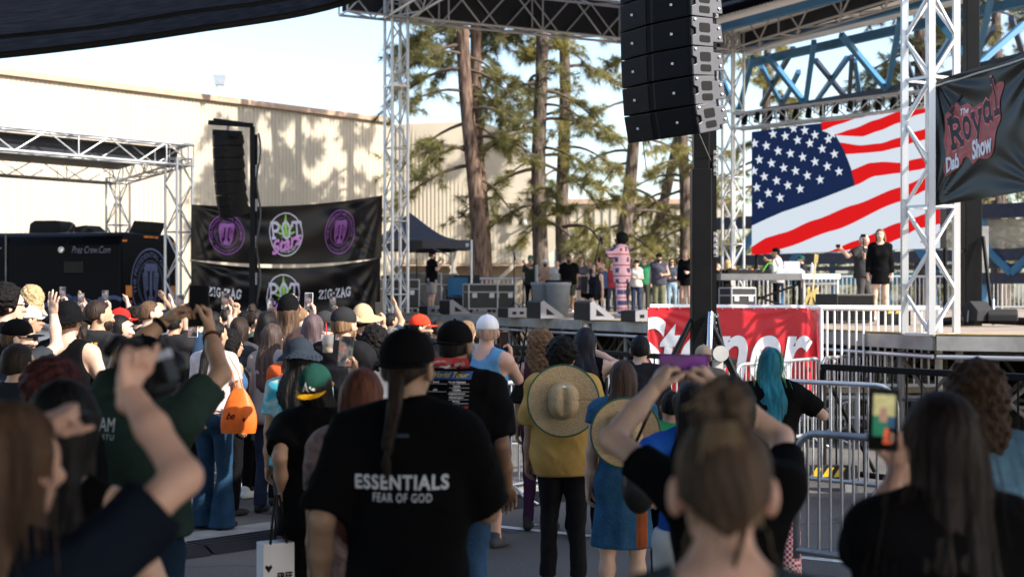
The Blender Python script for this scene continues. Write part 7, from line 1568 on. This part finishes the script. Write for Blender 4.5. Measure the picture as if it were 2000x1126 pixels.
for px, py, d, lab, kw in ((205, 580, 15.6, 'phone raised between the ponytailed man and the red cap', {}), (440, 588, 13.4, 'phone raised below the first ZIG-ZAG lettering', dict(pitch=-4)), (377, 638, 10.8, 'pale phone held beside the long braided ponytail', dict(case=(.5, .5, .48)))):
    phone(px, py, d, lab, **kw)
person(426, 640, 13.2, 'onlooker raising a phone in front of the first ZIG-ZAG lettering', yaw=-15, sk='light', shirt=CHAR, lc=BLK, hair='short', hc='black', R_=held(440, 590, 13.4, 1), group=G)
person(462, 640, 14.2, 'onlooker raising a fist in front of the black banner', yaw=-15, sk='tan', shirt=BLK, lc=BLK, hair='short', hc='black', L=dict(t=(466, 585, 14.4), pole=(.6, 0, -1), hand='fist'), group=G)
person(200, 612, 15.3, 'onlooker holding a phone up above the red cap', yaw=-15, sk='light', shirt=BLK, lc=BLK, hair='short', hc='dark', R_=held(205, 582, 15.6, 1), group=G)
# --- on the stage
SG = 'people on the stage'
st = dict(z0=ZT, group=SG)
person(843, 489, 38.5, 'filming man in black polo, black cap and grey shorts on the stage left', yaw=-65, ex=.02, sk='light', bw=1.2, shirt=BLK, sleeve=.75, legs='shorts', lc=(.30, .28, .26), hat='cap', hatc=BLK, hair='short', hc='brown', beard='brown', L=dict(t=(862, 507, 38.3), pole=(0, -.5, -1), hand='phone'), R_=dict(t=(866, 508, 38.2), pole=(0, -.5, -1), hand='phone'), **st)
person(1036, 499, 42, 'man in green beret and printed black tee behind the grey bins', yaw=-175, ex=.02, sk='tan', shirt=(.03, .035, .03), lc=BLK, hat='beanie', hatc=(.015, .13, .06), hair='short', hc='black', L=dict(t=(1021, 512, 41.7), hand='phone'), **st)
person(1065, 505, 41.5, 'bearded man in white cap with bare tanned chest above the grey bins', yaw=170, ex=.02, sk='tan', bw=1.25, shirt=None, legs='shorts', lc=(.5, .45, .4), hat='cap', hatc=(.7, .7, .7), hair='short', hc='black', beard='black', R_='fwd', **st)
pn_ = person(1111, 498, 37, 'man in black tee and green shorts with a badge on a purple lanyard', yaw=176, sk='brown', bw=1.3, shirt=BLK, sleeve=.8, loose=.03, legs='shorts', lc=(.05, .055, .04), hair='short', hc='black', beard='black', shoes=(.5, .5, .5), **st)
person(1136, 504, 39.5, 'woman in grey tee raising one arm beside the lanyard man', yaw=170, sk='light', fem=True, shirt=(.085, .085, .10), legs='sshorts', lc=(.04, .05, .08), hair='long', hc='lbrown', glasses=True, R_=dict(t=(1133, 499, 39.3), pole=(1, 0, -.3), hand='open'), L='cross', **st)
person(1163, 530, 35, 'seated woman with crossed bare legs in dark top behind the boom stand', yaw=150, sk='light', fem=True, shirt=(.012, .012, .02), tank=True, legs='sshorts', lc=BLK, hair='long', hc='lbrown', sit=True, **st)
o = P(1163, 600, 35.1); o.z = ZT; t = empty('folding_chair', o, 'dark folding chair under the seated woman', 'chair'); MB().box(o+V(0, 0, .40), (.5, .45, .04)).build('seat', M_case, t); MB().box(o+V(-.1, .26, .7), (.5, .04, .45)).build('backrest', M_case, t)
for sx in (-.22, .22):
    for sy in (-.2, .2): rod('leg', o+V(sx, sy, 0), o+V(sx, sy, .4), .014, M_alud, t)
person(1177, 512, 39, 'woman in blue vest filming with a pink phone behind the performer', yaw=178, sk='light', fem=True, bw=1.2, shirt=(.05, .09, .2), tank=True, lc=BLK, hair='short', hc='brown', L=held(1170, 508, 38.7, -1), R_=held(1170, 508, 38.7, 1), **st)
phone(1170, 507, 38.65, 'pink phone held by the woman in blue vest on the stage', case=(.7, .08, .25), pic=False)
M_pp = bpy.data.materials.new('pink_check'); M_pp.use_nodes = True; _n = M_pp.node_tree; L_ = _n.links; _tc = _n.nodes.new('ShaderNodeTexCoord'); _mp = _n.nodes.new('ShaderNodeMapping'); _mp.inputs['Scale'].default_value = (4.2, 4.2, 4.2); L_.new(_tc.outputs['Object'], _mp.inputs[0])
_sx = _n.nodes.new('ShaderNodeSeparateXYZ'); L_.new(_mp.outputs[0], _sx.inputs[0])
def _m(op, a, b=None, c=None):
    q = _n.nodes.new('ShaderNodeMath'); q.operation = op
    for i, v in enumerate((a, b, c)):
        if v is None: continue
        if isinstance(v, (int, float)): q.inputs[i].default_value = v
        else: L_.new(v, q.inputs[i])
    return q.outputs[0]
_h = _m('ADD', _sx.outputs[0], _m('MULTIPLY', _sx.outputs[1], .6)); fx, fz = _m('FRACT', _h), _m('FRACT', _sx.outputs[2]); 
navy = _m('MULTIPLY', _m('LESS_THAN', fx, .36), _m('LESS_THAN', fz, .42)); red = _m('MAXIMUM', _m('LESS_THAN', _m('ABSOLUTE', _m('SUBTRACT', fz, .7)), .05), _m('LESS_THAN', _m('ABSOLUTE', _m('SUBTRACT', fx, .7)), .04))
def _mix(f, a, b):
    q = _n.nodes.new('ShaderNodeMix'); q.data_type = 'RGBA'; L_.new(f, q.inputs[0])
    for i, v in ((6, a), (7, b)):
        if isinstance(v, tuple): q.inputs[i].default_value = v
        else: L_.new(v, q.inputs[i])
    return q.outputs[2]
L_.new(_mix(navy, _mix(red, (.78, .44, .48, 1), (.38, .05, .09, 1)), (.05, .06, .16, 1)), _n.nodes['Principled BSDF'].inputs['Base Color']); _n.nodes['Principled BSDF'].inputs['Roughness'].default_value = .7
person(1214, 451, 31.5, 'performer with a large round afro in loose pink checked shirt and trousers facing left', yaw=72, ex=.085, sk='dark', bw=1.12, shirt=M_pp, sleeve=1.0, loose=.05, hem=.72, legs='baggy', lc=M_pp, hair='afro', hc='black', glasses=True, shoes=(.6, .6, .6), L=dict(l=(-.06, .16, 1.52), pole=(-1, 0, -.6), hand='fist', hd=(.1, .3, 1)), R_=dict(l=(.05, .18, 1.50), pole=(1, 0, -.6), hand='fist', hd=(-.1, .3, 1)), **st)
person(1243, 508, 36.5, 'person in white vest and dark skirt beside the performer', yaw=165, sk='light', fem=True, shirt=(.55, .53, .5), tank=True, lc=(.03, .04, .08), hair='short', hc='black', hat='cap', hatc=BLK, L='cross', **st)
person(1258, 500, 38.5, 'man in green jacket over white tee behind the printed jersey', yaw=172, sk='light', shirt=(.03, .17, .09), sleeve=1.8, lc=(.05, .05, .04), hair='short', hc='brown', glasses=True, R_='fwd', **st)
pp = person(1287, 494, 35.5, 'man in orange sleeved printed jersey and khaki trousers with a black cap', yaw=170, ex=.02, sk='olive', bw=1.22, shirt=(.06, .06, .085), sleeve=.0, loose=.028, legs='baggy', lc=(.13, .14, .09), hat='cap', hatc=BLK, hair='short', hc='black', beard='black', R_=None, L='fwd', **st)
person(1312, 505, 37, 'woman in sunglasses and pale torn jeans right of the printed jersey', yaw=178, sk='tan', fem=True, shirt=(.05, .06, .09), sleeve=.4, hem=1.0, legs='jeans', lc=(.22, .32, .42), hair='long', hc='black', glasses=True, L='fwd', R_='fwd', **st)
person(1340, 487, 33, 'woman with long blond hair in a short black dress beside the mast', yaw=155, sk='light', fem=True, shirt=BLK, sleeve=1.9, loose=.012, legs=None, skirt=(.78, .35), hair='xlong', hc='blond', shoes=BLK, L='fwd', **st)
person(1421, 510, 35, 'blonde woman in black tee behind the mixing table left of the disc jockey', yaw=-60, sk='light', fem=True, shirt=BLK, lc=BLK, hair='curlyl', hc='blond', **st)
person(1400, 514, 36, 'man in black tee half hidden behind the tall mast on the stage', yaw=-100, sk='light', shirt=BLK, lc=BLK, hair='short', hc='lbrown', **st)
dj = person(1517, 483, 33.2, 'disc jockey in black backward cap and white tee behind the mixing table', yaw=85, ex=.02, sk='olive', bw=1.25, shirt=(.40, .39, .42), sleeve=.75, loose=.03, lc=BLK, hat='capback', hatc=BLK, hair='short', hc='black', L=dict(t=(1492, 505, 33.0), pole=(-1, -.3, -.5), hand='fist'), R_=dict(t=(1490, 508, 32.8), pole=(1, -.3, -.5), hand='fist'), **st)
person(1566, 498, 36, 'man in green cap and black tee right of the disc jockey', yaw=85, ex=.02, sk='light', bw=1.2, shirt=(.02, .022, .025), lc=BLK, hat='cap', hatc=(.01, .08, .07), hair='short', hc='brown', beard='brown', **st)
person(1686, 472, 27.4, 'grey haired man in black tee stretching an arm out for a selfie', yaw=-140, sk='pink', bw=1.15, shirt=CHAR, sleeve=.65, loose=.028, lc=(.05, .045, .045), hair='short', hc='grey', L=dict(t=(1688, 498, 27.1), pole=(0, -.5, -1), hand='fist'), R_=dict(t=(1640, 484, 27.0), pole=(0, -.2, -1), hand='fist'), h=1.62, **st)
sc_ = empty('action_camera', P(1637, 480, 27), 'small black action camera at the end of the stretched arm', 'camera', 'little cameras of the selfie man'); MB().box(P(1637, 480, 27), (.08, .05, .06)).build('camera_body', M_black, sc_, bevel=.01); MB().tube([P(1635, 480, 26.97), P(1635, 480, 26.93)], .015, 10).build('lens', M_blackg, sc_)
sc2 = empty('action_camera', P(1685, 461, 27), 'small camera on a short stick above the grey haired man', 'camera', 'little cameras of the selfie man'); MB().box(P(1686, 460, 27), (.09, .05, .06)).build('camera_body', M_black, sc2, bevel=.01); rod('stick', P(1688, 500, 27.05), P(1686, 465, 27.02), .012, M_black, sc2)
person(1719, 448, 25.6, 'woman with long straight hair in a long sleeved black mini dress on the stage', yaw=168, sk='light', fem=True, bw=1.05, shirt=BLK, sleeve=1.85, loose=.012, legs=None, skirt=(.70, .30), hair='long', hc=(.13, .07, .035), shoes=(.5, .5, .52), R_=dict(l=(.24, .05, .80), pole=(.6, -1, 0), hand='relax', pn=(-1, 0, 0)), **st)
more = [(1088, 508, 41, 'man in pale shirt between the white cap and the lanyard man', 'light', (.45, .43, .40), 'short', 'brown', 175), (1152, 508, 40.5, 'onlooker in dark vest behind the seated woman', 'tan', (.03, .03, .04), 'short', 'dark', 170), (1195, 512, 39, 'onlooker in red top just left of the performer', 'light', (.35, .05, .06), 'long', 'brown', 178),
        (1231, 506, 39.5, 'onlooker in denim jacket just right of the performer', 'brown', (.06, .10, .18), 'short', 'black', 170), (1272, 503, 40, 'onlooker in cream tee behind the printed jersey', 'light', (.55, .50, .42), 'short', 'lbrown', 175), (1326, 502, 40, 'onlooker in mustard top between the sunglasses and the black dress', 'tan', (.40, .26, .06), 'long', 'black', 178), (968, 545, 44, 'person in white tee bent behind the flight cases', 'light', (.62, .60, .58), 'shaved', 'grey', 190)]
for px, py, d, lab, k, sh_, hs, hc_n, yw in more: person(px, py, d, lab, yaw=yw, sk=k, shirt=sh_, lc=(.05, .06, .09), hair=hs, hc=hc_n, fem=hs == 'long', L='fwd' if px % 2 else None, **(st if py < 540 else dict(z0=ZT-.75, group=SG)))
# arms and phones above the crowd
arms_ = [(338, 612, 14.6, (352, 590), 'onlooker with a phone up between the cropped hair and the big black phone'), (150, 606, 15.8, (158, 585), 'onlooker with a phone up just right of the bucket hat'), (522, 618, 15.2, (528, 596), 'onlooker with a phone up just left of the beanie'), (636, 615, 15.8, (650, 592), 'onlooker with a phone up above the shiny dark cap'), (118, 596, 16.6, (122, 572), 'onlooker with a phone up behind the open hand')]
for i, (px, py, d, (hx, hy), lab) in enumerate(arms_):
    person(px, py, d, lab, yaw=-18, sk=('tan', 'light', 'brown')[i % 3], shirt=((.02, .02, .022), (.2, .2, .2), (.03, .05, .09))[i % 3], lc=BLK, hair=('short', 'long', 'curly')[i % 3], hc=('black', 'brown', 'dark')[i % 3], fem=i % 3 == 1, group=G, R_=held(hx, hy, d+.35, 1))
    phone(hx, hy, d+.35, 'phone of the '+lab.replace('onlooker with a phone up', 'onlooker'), pitch=-5)
print('people', NPERS[0])
